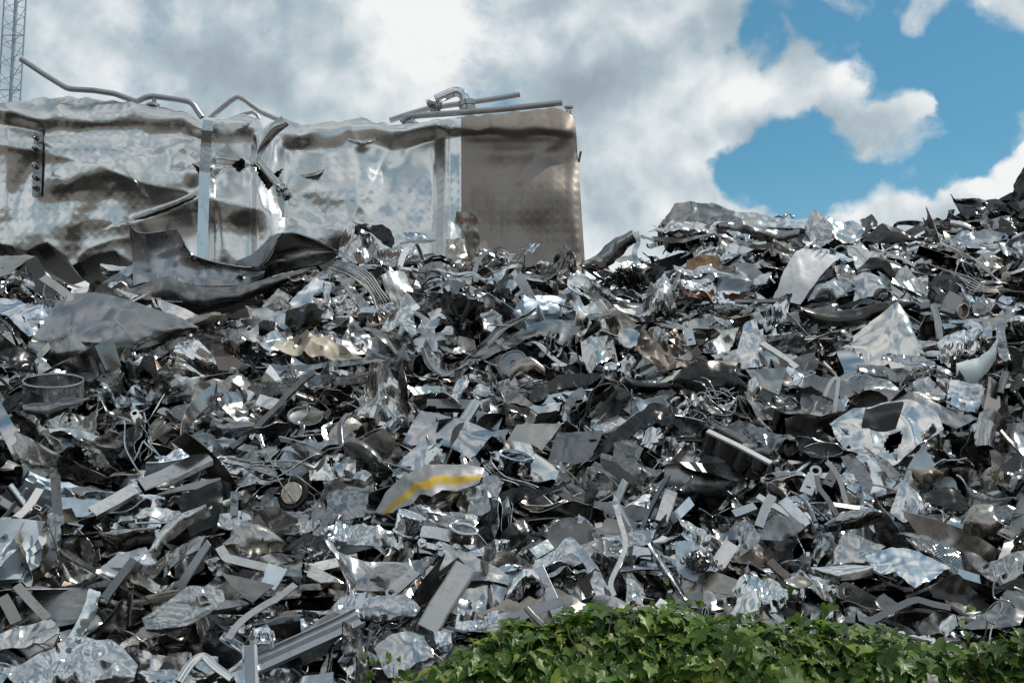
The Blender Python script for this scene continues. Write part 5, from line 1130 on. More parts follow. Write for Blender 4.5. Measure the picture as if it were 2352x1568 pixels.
S(7, 'back_sheeting', 'smooth curled panel| behind the curved guard', [(680, 580), (760, 550), (900, 550), (1080, 540)], [(700, 650), (780, 690), (900, 640), (1030, 620)], 'steel', 25, 5, .42, .1, .7, (0, .07))
S(7, 'stained_sheeting', 'rust spotted panel| below the smooth curled panel', [(780, 690), (880, 665), (980, 655), (1000, 720)], [(650, 840), (740, 860), (850, 850), (930, 790)], 'rusty', 28, 5, .48, .1, .7)
S(7, 'crushed_bag', 'brown tinged bulging sheet| right of the creased panel', [(1500, 660), (1580, 585), (1690, 565), (1800, 580), (1915, 640)], [(1520, 700), (1600, 735), (1700, 745), (1800, 720), (1890, 660)], 'warm', 32, 0, .42, .14, .9, (.05, .05))
Net(7, 'chequered_sheet', 'chequered embossed sheet| crumpled in the lower left', [(950, 1130), (1050, 1060), (1150, 1000), (1300, 940), (1505, 955)], [(980, 1210), (1080, 1225), (1180, 1210), (1350, 1150), (1510, 1010)], 'diamond', 50, 20, 'bright', 38, 0, .5, .16, .8, .004)
S(7, 'backing_sheet', 'dull sheet| directly under the chequered embossed sheet', [(950, 1140), (1050, 1070), (1150, 1010), (1300, 950), (1500, 965)], [(980, 1215), (1080, 1230), (1180, 1215), (1350, 1155), (1505, 1015)], 'dull', 38, 0, .46, .05, .8)
Bar(7, 'curved_ribbon', 'long curved ribbon| arching over the lower left middle', [(1985, 905), (1880, 985), (1760, 1055), (1650, 1130), (1580, 1200), (1535, 1270)], 'flat', 52, mat='steel', e=40, off=.62, smooth=True)
S(7, 'paint_strip', 'blue painted peeling strip| leaning left of the rolled tube', [(605, 925), (570, 1020), (510, 1150), (450, 1270)], [(680, 950), (650, 1040), (600, 1160), (520, 1285)], 'bluepeel', 30, 10, .52, .06, .8)
S(7, 'rolled_tube', 'dark rolled sheet| right of the blue peeling strip', [(830, 1035), (760, 1110), (680, 1190), (590, 1265)], [(855, 1065), (800, 1160), (730, 1240), (640, 1310)], 'dark', 20, 0, .55, .03, .5, (0, .07))
Bar(7, 'flat_bar', 'left one of two flat bars| slanting at the left bottom', [(15, 985), (60, 1060), (110, 1160)], 'flat', 78, mat='dull', e=30, yaw=10, off=.5)
Bar(7, 'flat_bar', 'right one of two flat bars| slanting at the left bottom', [(110, 910), (210, 1020), (320, 1135)], 'flat', 62, mat='dull', e=30, yaw=10, off=.55)
S(7, 'blue_sheet', 'bluish smooth sheet| at the left edge near the bottom', [(-20, 1225), (100, 1180), (230, 1145), (340, 1120), (400, 1240)], [(-20, 1335), (80, 1320), (180, 1310), (290, 1300), (410, 1275)], 'bright', 42, 8, .48, .1, .8)
o, P0, a, r = Disc(7, 'ring_pan', 'black ringed disc| half hidden in the left middle', (1960, 290), 108, (-.3, -.2, .93), [(.0, -.1), (.80, -.1), (.82, .0), (1, .0), (1, -.3), (0, -.3)], 'black', .3, 'disc')
put('face', *lathe(P0-a*r*.09, a, [(.78*r, 0), (.7*r, .012), (0, .012)], 30), MATS['warm'], o)
Bar(7, 'square_tube', 'long pale square tube| slanting at the left middle', [(1400, 50), (1250, 120), (1100, 195), (950, 255)], 'box', 120, 60, 'steel', 40, 8, .45, cat='tube')
Bar(7, 'channel', 'wide bright channel| below the pale square tube', [(905, 255), (780, 330), (620, 415)], 'chan', 100, 40, 'bright', 42, 8, .5, cat='channel')
S(7, 'pale_flat', 'pale flat plates| left of the wide bright channel', [(400, 310), (520, 330), (690, 345)], [(405, 440), (520, 450), (640, 445)], 'blue', 35, 5, .42, .05, .6)
Bar(7, 'handle_rod', 'bent round handle| in the left middle', [(1165, 435), (1160, 480), (1100, 492), (1000, 490), (915, 495), (915, 465)], 'rod', 16, None, 'bright', 30, 0, .6, cat='handle')
S(7, 'foil_bed', 'smooth dented sheet| under the bent round handle', [(900, 470), (980, 420), (1100, 390), (1260, 430)], [(920, 490), (1010, 470), (1100, 480), (1240, 440)], 'bright', 45, 0, .5, .08)
o, P, n, s = Bar(7, 'link_strip', 'upright link strip| with one bolt and a white label', [(1578, 280), (1574, 370), (1570, 480)], 'box', 54, 12, 'steel', 10, 0, .6, cat='strip')
k = int(len(P)*.28); put('bolt', *lathe(P[k]+n*.008, n, [(.02, 0), (.02, .01), (.012, .012), (.012, .022), (0, .023)], 8), MATS['steel'], o)
k = int(len(P)*.6); lb = Bar(7, 'paper_label', '', [(1574, 382), (1570, 440)], 'flat', 40, mat='white', e=10, off=.63, parent=o)[0]
Can(7, 'oval_tube', 'open oval tube end| right of the upright link strip', (1748, 470), (-.1, -.9, .55), 34, 85, 'dull', 30, .45, (1, .7), .02, 'tube')
S(7, 'upper_shine', 'large shiny sheet with a round hole| in the left middle', [(2055, 90), (2120, 30), (2250, 20), (2400, 60)], [(2070, 200), (2150, 205), (2250, 200), (2400, 190)], 'bright', 30, 0, .4, .1, .9, hole=[(.52, .35, .06, .14)])
S(7, 'perforated_strip', 'strip with rows of small holes| left below the yellow stripe', [(1480, 500), (1600, 480), (1780, 495), (1950, 480), (2130, 440)], [(1460, 570), (1600, 575), (1790, 560), (1950, 545), (2150, 500)], 'bright', 42, 0, .42, .1, 1., hole=[(x, y, .008, .06) for x in np.linspace(.08, .92, 12) for y in (.3, .6)])
S(7, 'dark_spike', 'dark pointed sheet| right of the brown tinged bulging sheet', [(1855, 665), (1960, 610), (2090, 555), (2200, 620), (2350, 645)], [(1890, 660), (2000, 665), (2110, 660), (2200, 680), (2340, 660)], 'dark', 20, 0, .45, .1)
S(7, 'dark_bowl', 'grey rounded sheet| above the long trough rail', [(1680, 1240), (1780, 1170), (1900, 1120), (2040, 1110)], [(1780, 1240), (1850, 1260), (1940, 1270), (2030, 1250)], 'dull', 25, 0, .4, .06, .6, (0, .08))
S(7, 'crumpled_foil', 'ball of shiny foil| left of the white folded post', [(1570, 1290), (1660, 1230), (1760, 1190), (1830, 1260)], [(1590, 1370), (1660, 1360), (1750, 1340), (1830, 1340)], 'bright', 30, 0, .55, .26, 1.5)
Bar(7, 'bent_pipe', 'bent crushed pipe| left of the white folded post', [(1200, 1560), (1290, 1430), (1370, 1390), (1450, 1460), (1560, 1540)], 'tube', 60, 36, 'bright', 35, 0, .65, smooth=True, cat='pipe')
# ---- right slope, upper part
S(3, 'top_sheet', 'big pale sheet| crowning the right hump', [(-30, 410), (5, 348), (130, 352), (265, 358), (340, 392), (420, 430)], [(-90, 480), (20, 490), (130, 492), (220, 515), (300, 500), (410, 475)], 'steel', 24, 5, .35, .10, .8)
S(3, 'top_sheet', 'flat pale sheets| along the crest right of the big pale sheet', [(420, 425), (540, 432), (660, 455), (780, 465), (900, 462)], [(400, 470), (520, 510), (640, 525), (760, 530), (880, 530)], 'bright', 35, 0, .3, .08)
S(3, 'wavy_fold', 'long wavy grey fold| along the right hump', [(270, 505), (330, 490), (420, 440), (520, 490), (640, 535), (740, 545), (830, 540)], [(290, 550), (380, 560), (470, 575), (560, 605), (660, 620), (760, 615), (830, 600)], 'dull', 10, 0, .45, .14, 1., (0, .04))
S(3, 'layer_sheet', 'crumpled layered sheet| on the left of the right hump', [(-130, 545), (-90, 500), (10, 505), (140, 510), (280, 525)], [(-170, 560), (-60, 555), (60, 575), (180, 560), (300, 580)], 'bright', 26, 5, .42, .18, 1.3)
S(3, 'under_layer', 'long ragged sheet| under the wavy grey fold', [(-150, 575), (60, 590), (260, 575), (420, 600), (560, 640), (760, 650), (960, 655)], [(-120, 600), (60, 620), (260, 600), (400, 630), (540, 670), (740, 680), (900, 670)], 'dull', 12, 0, .40, .1, 1.2)
S(3, 'white_sheeting', 'white torn panel| with a peak on the crest', [(870, 520), (920, 450), (960, 415), (1010, 450), (1060, 500)], [(880, 580), (930, 640), (985, 655), (1030, 620), (1080, 590)], 'bright', 24, -10, .42, .14, .9)
S(3, 'white_sheeting', 'pale rounded panel| right of the peaked panel on the crest', [(1030, 450), (1120, 475), (1210, 455), (1280, 520)], [(1070, 600), (1130, 640), (1200, 635), (1240, 610)], 'bright', 26, 8, .36, .10, .8)
Net(3, 'hex_grille', 'grille of hexagonal holes| below the peaked panel', [(900, 518), (960, 512), (1020, 530), (1075, 565)], [(960, 590), (990, 612), (1030, 610), (1065, 585)], 'hex', 14, 7, 'bright', 25, 0, .52, .04, .25, .006)
S(3, 'dark_mound', 'dark rounded sheet| on the crest right of the pale panels', [(1255, 625), (1320, 550), (1390, 508), (1480, 530), (1560, 575), (1660, 605)], [(1270, 640), (1350, 640), (1440, 640), (1500, 645), (1580, 640), (1670, 620)], 'dark', 20, 5, .3, .1, .8, (.04, .03))
S(3, 'spike_sheet', 'pointed upright sheet| on the crest with a small hole', [(1255, 475), (1300, 455), (1330, 430), (1370, 480)], [(1280, 560), (1310, 545), (1340, 520), (1370, 510)], 'dull', 15, -10, .25, .06, hole=[(.65, .7, .1, .15)])
S(3, 'gear_scrap', 'small cogged part| on the crest of the right hump', [(725, 440), (755, 420), (800, 435)], [(730, 465), (760, 462), (790, 460)], 'warm', 30, 0, .2, .25, 1.5, cat='part')
S(3, 'torn_frame_scrap', 'dark torn frame| high on the far right', [(1835, 330), (1870, 345), (1960, 345), (2070, 330), (2180, 345), (2280, 390)], [(1960, 480), (1980, 460), (2010, 430), (2080, 410), (2180, 400), (2270, 420)], 'dark', 12, 5, .3, .16, 1.2)
S(3, 'top_spike', 'dark spike of scrap| at the top right corner of the heap', [(2330, 130), (2380, 110), (2420, 130)], [(2250, 345), (2300, 330), (2380, 320)], 'dark', 8, 10, .2, .14)
S(3, 'corrugated_slab', 'long pale corrugated slab| hanging down the right hump', [(860, 662), (800, 730), (745, 830), (705, 930), (662, 1002)], [(1135, 706), (1060, 780), (990, 870), (920, 960), (845, 1050)], 'white', 36, -5, .55, .03, .6, (.05, .0), smooth=True)
for (u0, v0, u1, v1, u2, v2) in ((925, 672, 830, 800, 745, 990), (1010, 685, 910, 830, 800, 1010)):
    Bar(3, 'slab_rib', 'left raised rib on the long corrugated slab' if u0 < 1000 else 'right raised rib on the long corrugated slab', [(u0, v0), ((u0+u1)/2-8, (v0+v1)/2), (u1, v1), (u2, v2)], 'rail', 46, 26, 'white', 36, -5, .58, cat='rib')
S(3, 'bulged_sheet', 'bulging silver sheet| right of the corrugated slab', [(885, 1050), (930, 980), (1010, 945), (1060, 880), (1130, 860)], [(960, 1060), (1030, 1060), (1100, 1060), (1160, 1050), (1190, 1030)], 'bright', 25, 5, .42, .14, .8, (.08, .06))
S(3, 'bulged_sheet', 'domed silver sheet| next to the bulging one right of the slab', [(1205, 870), (1270, 850), (1340, 865), (1400, 930), (1432, 1000)], [(1195, 1040), (1250, 1045), (1310, 1040), (1370, 1025), (1425, 1012)], 'bright', 25, -5, .42, .12, .7, (.08, .06))
S(3, 'peaked_foil', 'peaked crumpled sheet| above the two silver domes', [(1095, 800), (1140, 760), (1190, 820), (1225, 870)], [(1030, 950), (1090, 970), (1150, 1000), (1200, 990)], 'steel', 25, 0, .36, .2, 1.)
S(3, 'dark_trough', 'wide dark trough| below the two silver domes', [(825, 1052), (940, 1070), (1080, 1078), (1220, 1062), (1340, 1035), (1480, 1010), (1615, 1020)], [(870, 1120), (950, 1170), (1040, 1190), (1150, 1190), (1280, 1175), (1440, 1130), (1600, 1060)], 'dark', 0, 0, .48, .08, .8, (0, .05))
S(3, 'tri_sheet', 'big pale three cornered sheet| on the right slope', [(1000, 1392), (1110, 1320), (1240, 1245), (1370, 1165), (1480, 1095), (1545, 1180), (1610, 1280), (1672, 1388)], [(1050, 1400), (1130, 1408), (1220, 1445), (1290, 1482), (1370, 1478), (1470, 1465), (1580, 1450), (1690, 1410)], 'bright', 36, -5, .5, .10, .6, (.04, .03), jag=.5)
S(3, 'wavy_stack', 'stack of wavy thin sheets| under the big three cornered sheet', [(1385, 1405), (1480, 1370), (1560, 1380), (1680, 1395), (1780, 1470)], [(1380, 1430), (1460, 1430), (1560, 1440), (1660, 1450), (1770, 1475)], 'steel', 25, 0, .58, .12, 1.2)
S(3, 'lower_fold', 'dark folded lip| below the big three cornered sheet', [(1230, 1440), (1340, 1432), (1480, 1475), (1620, 1500), (1750, 1475)], [(1250, 1490), (1360, 1520), (1480, 1550), (1620, 1540), (1745, 1490)], 'dull', 10, 0, .5, .1, 1.)
S(3, 'curled_sheeting', 'creased silver panel| right of the two domes', [(1440, 1000), (1490, 880), (1560, 790), (1640, 840), (1705, 920)], [(1500, 1020), (1580, 1060), (1640, 1150), (1680, 1150), (1720, 1050)], 'steel', 25, -8, .35, .17, .9)
S(3, 'domed_sheet', 'dark shiny domed sheet| above the silver domes', [(1205, 835), (1300, 760), (1400, 755), (1500, 780), (1550, 830)], [(1340, 860), (1400, 880), (1440, 920), (1470, 940), (1540, 880)], 'dark', 25, 0, .25, .1, .8, (.05, .05))
Bar(3, 'flat_strip', 'long flat pale strip| sweeping over the dark dome', [(1320, 705), (1420, 700), (1520, 725), (1620, 780), (1740, 835)], 'flat', 40, mat='bright', e=50, off=.45, smooth=True)
S(3, 'upright_plate', 'tall pale upright plate| below the corrugated slab', [(480, 1180), (500, 1150), (555, 1125), (575, 1200), (600, 1345)], [(410, 1400), (450, 1480), (500, 1475), (545, 1470), (600, 1460)], 'bright', 15, -10, .5, .08, .7)
S(3, 'crumpled_foil', 'crumpled silver foil| below the corrugated slab', [(580, 1130), (650, 1060), (740, 1010), (810, 985)], [(600, 1280), (650, 1250), (720, 1180), (790, 1040)], 'bright', 25, 0, .48, .24, 1.5)
Link(3, 'pale ring ended link| standing left of the tall upright plate', (85, 1180), (118, 1310), 62, 'bright', 10, 0, .5, .4)
Bar(3, 'wood_bar', 'pale flat bar| slanting below the tall upright plate', [(590, 1300), (700, 1370), (825, 1465)], 'box', 46, 20, 'white', 35, 0, .48, cat='bar')
Bar(3, 'thin_ledge', 'long thin ledge| under the foot of the corrugated slab', [(410, 1018), (560, 1018), (740, 1015)], 'box', 30, 16, 'dull', 30, 0, .5, cat='bar')
Wire(3, 'wire_bundle', 'bundle of long curved wires| fanning over the far right slope', [[(1790, 610+k*3, 0), (1860+k*10, 690+k*8, .05), (1980+k*14, 770+k*8, .08), (2100+k*10, 860+k*8, .05), (2250, 905+k*7, .02), (2420, 890+k*16, 0)] for k in range(7)] + [[(1720+k*30, 770+k*12), (1800+k*40, 830+k*20, .05), (1960, 900+k*20, .08), (2120, 950+k*10, .05), (2420, 850+k*22)] for k in range(5)] + [[(1940, 720), (1900, 790, .05), (1880, 860)], [(1960, 730), (1930, 800, .05), (1980, 850)], [(2000, 980), (2060, 920, .04), (2090, 980), (2180, 960)]], .008, 'bright', off=.5)
Net(3, 'embossed_sheet', 'embossed mesh sheet| high on the right slope', [(1900, 600), (1990, 560), (2080, 530), (2190, 560), (2250, 600)], [(1960, 650), (2060, 640), (2120, 650), (2180, 630), (2240, 620)], 'diamond', 34, 14, 'bright', 40, 0, .4, .08, .6, .004)
S(3, 'embossed_backing', 'pale sheet| under the embossed mesh sheet', [(1895, 605), (1990, 565), (2080, 535), (2190, 565), (2250, 605)], [(1960, 655), (2060, 645), (2120, 655), (2180, 635), (2240, 625)], 'steel', 40, 0, .37, .04, .6)
o = Bar(3, 'box_motor', 'grey block with a round bore| on the right slope', [(1900, 1000), (1860, 1060), (1840, 1120)], 'box', 130, 120, 'dull', 20, -10, .35, cat='block')[0]
Can(3, 'bore_ring', 'brass ringed bore| on the end of the grey block', (1925, 1085), (.3, .1, 1), 52, 30, 'warm', 20, .52, (.8, 1), .01, 'ring')
S(3, 'block_side', 'bent dull cover| right of the grey block', [(1990, 1040), (2060, 980), (2120, 1010)], [(2010, 1110), (2080, 1100), (2140, 1050)], 'dull', 25, 0, .4, .12)
S(3, 'chrome_foil', 'brilliant chrome crumple| on the right slope', [(1790, 1200), (1870, 1165), (1970, 1180), (2050, 1260), (2090, 1340)], [(1800, 1440), (1850, 1460), (1900, 1420), (1970, 1420), (2060, 1400)], 'chrome', 30, 0, .45, .30, 1.9)
S(3, 'frame_sheeting', 'pale framed panel| above the brilliant chrome crumple', [(1780, 1150), (1900, 1140), (2020, 1135), (2120, 1120)], [(1820, 1200), (1950, 1180), (2050, 1260), (2135, 1290)], 'bright', 25, 0, .36, .05, .6)
S(3, 'peeling_sheeting', 'curved panel with peeling white paint| on the right edge', [(1895, 1440), (1960, 1425), (2050, 1395), (2120, 1340), (2170, 1265)], [(1895, 1560), (1960, 1570), (2040, 1560), (2110, 1480), (2165, 1400)], 'peel', 15, -12, .5, .04, .6, (.0, .03))
S(3, 'peeling_sheeting', 'flaking whitish plate| left of the tall upright plate', [(260, 1290), (330, 1220), (430, 1200)], [(300, 1400), (350, 1380), (400, 1310)], 'peel', 28, 10, .4, .08, .8)
Bar(3, 'crushed_pipe', 'upright crushed pipe| left of the brilliant chrome crumple', [(1740, 1040), (1770, 1140), (1785, 1260), (1780, 1380)], 'tube', 50, 30, 'steel', 15, -10, .55, cat='pipe')
S(3, 'narrow_sheeting', 'narrow dented panel| at the right edge', [(2160, 1100), (2200, 1060), (2230, 1180), (2265, 1420)], [(2175, 1240), (2180, 1360), (2200, 1420), (2240, 1440)], 'steel', 15, -20, .5, .1)
Bar(3, 'open_pipe', 'open pipe end| low on the right edge', [(2230, 1500), (2210, 1560), (2190, 1640)], 'tube', 50, None, 'dull', 25, 0, .5, cat='pipe')
S(3, 'rust_scrap', 'red rusty torn iron| on the right hump', [(55, 950), (110, 980), (190, 960), (260, 925)], [(95, 1005), (160, 1000), (230, 985), (290, 960)], 'rust', 25, 0, .38, .22, 1.3)
S(3, 'rust_scrap', 'second red rusty piece| right of the first on the right hump', [(320, 960), (370, 975), (430, 960), (485, 965)], [(330, 1000), (380, 1005), (430, 1000), (480, 1000)], 'rust', 20, 0, .38, .22, 1.3)
S(3, 'wood_scrap', 'brown ribbed board| inside the hollow of the right hump', [(90, 740), (200, 705), (330, 720)], [(70, 800), (200, 810), (320, 800)], 'wood', 15, 0, .2, .04, .7, cat='board')
S(3, 'pale_band', 'pale bent band| beside the brown ribbed board', [(310, 725), (370, 700), (450, 705), (510, 770)], [(320, 745), (380, 730), (440, 735), (490, 775)], 'bright', 30, 0, .35, .06)
S(3, 'foil_log', 'long crumpled silver roll| below the hollow of the right hump', [(-20, 800), (130, 820), (280, 800), (460, 810), (610, 815), (665, 830)], [(20, 850), (150, 865), (300, 870), (440, 880), (560, 940), (600, 930)], 'bright', 28, 0, .45, .18, 1.5)
Swarf(2, 'round ball of dark metal turnings| in the dip between the humps', (1950, 1540), 130, 75, 150, 4)
S(3, 'rocky_foil', 'dark mirror domed sheet| left of the wire bundle', [(1710, 900), (1760, 840), (1860, 850), (1930, 900)], [(1720, 1000), (1780, 1020), (1850, 1010), (1900, 980)], 'dark', 25, 0, .35, .16)
S(3, 'tan_foil', 'tan crumpled sheet| under the wire bundle', [(2010, 780), (2060, 710), (2130, 690), (2230, 740)], [(2060, 820), (2120, 820), (2180, 800), (2230, 780)], 'warm', 25, 0, .32, .18)
S(3, 'bow_sheet', 'long bowed sheet| above the tan crumpled sheet', [(1870, 600), (1980, 640), (2100, 650), (2180, 700)], [(1900, 640), (1980, 720), (2060, 740), (2150, 720)], 'steel', 22, 5, .3, .12)
S(3, 'blue_sheet', 'bluish smooth sheet| on the far right slope above the wires', [(2180, 650), (2260, 630), (2380, 640)], [(2210, 720), (2280, 720), (2380, 700)], 'bright', 45, 0, .32, .08)
# ---- right slope, middle
decal = S(6, 'window_sheeting', 'white folded panel with a black patch| and a square opening', [(1060, 632), (1130, 580), (1210, 538), (1320, 545), (1420, 535), (1560, 560), (1700, 600), (1765, 615), (1815, 700)],
          [(1100, 775), (1160, 830), (1230, 860), (1310, 905), (1400, 965), (1470, 935), (1540, 905), (1640, 810), (1740, 740)], 'bright', 36, -4, .5, .09, .8, hole=[(.56, .62, .075, .15)], sharp=35)
f_ = decal[1]; u, v = np.meshgrid(np.linspace(.30, .60, 16), np.linspace(.04, .42, 14), indexing='ij'); u = u - (v-.04)*.10
P = f_(u, v) + norm(np.array([0, -1, .75]))*.009
V_, F_ = solid(P.reshape(-1, 3), [grid_faces(16, 14)], .002); put('black_patch', V_, F_, MATS['black'], decal[0])
S(6, 'lens_sheeting', 'long pale leaf shaped panel| above the white folded panel', [(1258, 505), (1340, 465), (1410, 450), (1560, 475), (1720, 505), (1880, 560), (2050, 620)], [(1270, 530), (1360, 540), (1480, 555), (1620, 590), (1760, 625), (1900, 690), (1990, 650)], 'steel', 38, 0, .42, .05, .7)
Bar(6, 'flanged_beam', 'flanged grey beam| with a pale top edge on the right slope', [(225, 750), (420, 850), (640, 960)], 'box', 110, 190, 'dark', 58, 25, .4, cat='beam', th=.008, noise=.02)
Bar(6, 'beam_top', 'pale top flange| lying on the flanged grey beam', [(225, 712), (430, 810), (652, 928)], 'box', 46, 16, 'white', 50, 10, .62, cat='flange')
Wire(6, 'wire_tangle', 'tangle of bright wire| above the flanged beam', tangle(6, (250, 550), 150, 16, 3), .006, off=.45)
Wire(6, 'wire_tangle', 'tangle of bright wire| above the long leaf shaped panel', tangle(6, (1690, 425), 160, 14, 5), .006, off=.45)
Wire(6, 'single_wire', 'two stiff wires| poking up above the wire tangle left of the beam', [[(130, 372), (190, 430, .05), (250, 480)], [(185, 350), (230, 410, .05), (300, 500)]], .007, off=.5)
Link(6, 'bright ring ended link| on the middle of the right slope', (952, 978), (885, 1130), 82, 'bright', 28, -5, .55, .5)
Link(6, 'dark ring ended link| beside the bright one on the right slope', (1092, 960), (1030, 1075), 66, 'dull', 25, -5, .48, .4)
Bar(6, 'narrow_strap', 'narrow bent strap| hooked down beside the dark link', [(1025, 915), (1075, 970), (1120, 1060), (1145, 1150), (1175, 1255)], 'flat', 34, mat='steel', e=20, off=.65, smooth=True)
Bar(6, 'narrow_strap', 'thin curled strap| below the bright link', [(960, 1010), (975, 1090), (1040, 1180), (1115, 1310)], 'flat', 34, mat='dull', e=20, off=.66, smooth=True)
Net(6, 'expanded_metal', 'expanded metal mesh| at the right edge', [(1880, 1000), (1940, 1060), (2030, 1120), (2150, 1150), (2300, 1165)], [(1960, 1150), (1985, 1240), (2060, 1250), (2150, 1235), (2230, 1200)], 'diamond', 22, 12, 'bright', 22, 0, .5, .08, .2, .006, (0, .05))
Net(9, 'expanded_metal', 'expanded metal mesh| near the lower right corner', [(1575, 600), (1660, 565), (1760, 610), (1850, 635), (1930, 665)], [(1640, 690), (1720, 720), (1800, 780), (1880, 850), (1960, 865)], 'diamond', 22, 11, 'bright', 28, 0, .5, .08, .2, .006)
S(6, 'gold_crumple', 'golden crumpled can| above the expanded mesh at the right edge', [(2030, 1060), (2070, 1010), (2140, 995), (2220, 1050)], [(2050, 1110), (2100, 1130), (2160, 1130), (2215, 1100)], 'warm', 28, 0, .5, .3, 1.4, (.05, .05), cat='crushed can')
mk = S(6, 'label_sheeting', 'bent panel with printed bars| on the right slope', [(1490, 1140), (1520, 1070), (1550, 1030), (1620, 1110), (1680, 1215)], [(1450, 1260), (1490, 1290), (1540, 1330), (1600, 1310), (1640, 1260)], 'bright', 28, -8, .5, .09, .8)
f_ = mk[1]
for i, (a, b) in enumerate(((.40, .50), (.43, .50), (.455, .47), (.485, .50), (.515, .47), (.54, .50))):
    uu = np.array([a, a+.010, a+.010, a]); vv = np.array([b, b, b+.16, b+.16]) + .02*i
    P = f_(uu, vv) + norm(np.array([0, -1, .6]))*.009
    V_, F_ = solid(P, [np.array([[0, 1, 2, 3]])], .002); put('printed_bar', V_, F_, MATS['black'], mk[0])
S(6, 'boxy_sheet', 'pale box shaped sheet with rivets| at the lower right', [(1915, 1340), (1960, 1280), (2010, 1245), (2130, 1240), (2215, 1370)], [(1935, 1400), (1990, 1440), (2060, 1450), (2140, 1430), (2215, 1385)], 'warm', 25, -5, .48, .08, .7, (.05, .05))
S(6, 'dark_wing', 'dark flat wing shaped sheet| left of the expanded mesh at the right edge', [(1640, 1150), (1730, 1110), (1830, 1085), (1920, 1110), (1990, 1200)], [(1660, 1170), (1740, 1200), (1820, 1220), (1900, 1240), (1980, 1245)], 'dark', 35, -5, .4, .05)
S(6, 'bent_sheeting', 'small white square panel| with a bend right of the wire tangle', [(1855, 370), (1950, 395), (2068, 425)], [(1825, 520), (1920, 575), (2040, 585)], 'bright', 28, -5, .42, .09, .7)
S(6, 'holed_plate', 'pale rectangular plate| with two bolt holes under the dark trough', [(480, 300), (620, 295), (755, 288)], [(560, 410), (640, 440), (705, 470)], 'steel', 35, 0, .45, .03, .5, hole=[(.85, .4, .02, .05), (.88, .85, .02, .05)], jag=.2)
S(6, 'white_roll', 'bright ribbed roll| below the pale rectangular plate', [(500, 400), (540, 385), (595, 420)], [(490, 480), (530, 510), (580, 500)], 'bright', 30, 0, .5, .12, 1.5, (.04, .04))
S(6, 'dark_hump', 'dark curved sheet| above the bright wire tangle', [(-10, 390), (60, 300), (170, 255), (300, 250), (420, 275), (490, 400)], [(0, 410), (100, 430), (200, 445), (310, 450), (400, 450), (500, 455)], 'dark', 12, 0, .48, .10, .8, (0, .05))
S(6, 'oval_trough', 'dark oval dish| left of the white folded panel', [(835, 755), (900, 760), (1000, 790), (1100, 800), (1140, 840)], [(880, 850), (950, 880), (1040, 880), (1100, 870), (1135, 855)], 'dull', 25, 0, .42, .08, .7, (0, -.06))
S(6, 'box_corner', 'dark opened box| below the white folded panel', [(1125, 880), (1200, 860), (1280, 930), (1345, 1070)], [(1150, 950), (1210, 1010), (1270, 1110), (1300, 1170)], 'dull', 15, -15, .45, .10, .8)
S(6, 'box_corner', 'slim pale flap| leaning on the white folded panel', [(1270, 815), (1350, 860), (1440, 920), (1520, 1000)], [(1340, 880), (1390, 960), (1450, 1030), (1505, 1045)], 'steel', 30, -15, .58, .05)
Bar(6, 'flat_bar', 'pale bar| slanting below the two links', [(560, 1150), (660, 1210), (790, 1285)], 'box', 48, 22, 'white', 35, 0, .5, cat='bar')
Bar(6, 'clasp_channel', 'short bright clasp| standing left of the pale slanting bar', [(660, 1140), (615, 1230), (570, 1350)], 'chan', 62, 36, 'bright', 20, -10, .6, cat='channel')
Bar(6, 'clasp_channel', 'small channel with a square hole| left of the bright clasp', [(400, 1265), (470, 1240), (545, 1210)], 'chan', 60, 40, 'bright', 35, 0, .5, cat='channel')
Bar(6, 'clasp_channel', 'shiny channel| slanting right of the bright clasp', [(730, 1170), (800, 1240), (900, 1340)], 'chan', 76, 40, 'bright', 30, -10, .5, cat='channel')
Bar(6, 'thin_pipe', 'thin grey pipe| right of the shiny slanting channel', [(880, 1180), (920, 1250), (950, 1325)], 'tube', 32, None, 'dull', 25, 0, .55, cat='pipe')
S(6, 'wrapped_sheet', 'rounded wrapped sheet| below the narrow bent strap', [(1000, 1340), (1080, 1290), (1180, 1270), (1300, 1280), (1360, 1310)], [(990, 1390), (1090, 1410), (1200, 1400), (1290, 1370), (1360, 1340)], 'steel', 25, 0, .45, .14, 1., (.04, .06))
S(6, 'grey_block', 'blunt grey bent panel| left of the rounded wrapped sheet', [(580, 1340), (680, 1280), (780, 1290), (870, 1350)], [(590, 1430), (700, 1450), (800, 1420), (870, 1370)], 'dull', 18, 8, .42, .08, .7)
S(6, 'round_cup', 'dented rounded cup| below the white folded panel', [(1560, 960), (1640, 1000), (1740, 1000), (1790, 1010)], [(1610, 1060), (1660, 1100), (1730, 1100), (1800, 1060)], 'warm', 25, 0, .42, .12, .8, (.05, .06))
S(6, 'bent_cover', 'upright smooth cover| right of the leaf shaped panel', [(2050, 590), (2110, 580), (2165, 600)], [(2010, 820), (2080, 825), (2150, 830)], 'steel', 15, -5, .4, .06, .5, (.04, 0))
S(6, 'left_face', 'dark creased block| under the pale top flange', [(340, 650), (420, 610), (520, 640), (640, 720), (760, 800)], [(480, 760), (540, 840), (620, 880), (660, 940), (720, 870)], 'dull', 20, -10, .3, .16, 1.1)
S(6, 'pointed_plate', 'dark pointed plate| right of the upright strip pair', [(1090, 430), (1200, 380), (1355, 355)], [(1120, 500), (1180, 490), (1230, 460)], 'dull', 30, -5, .4, .03)
Bar(6, 'loop_bar', 'white looped bar| standing left of the long leaf shaped panel', [(1010, 480), (1045, 400), (1080, 360), (1100, 370), (1090, 470), (1075, 600)], 'box', 28, 24, 'white', 18, 0, .55, smooth=True, cat='bar')
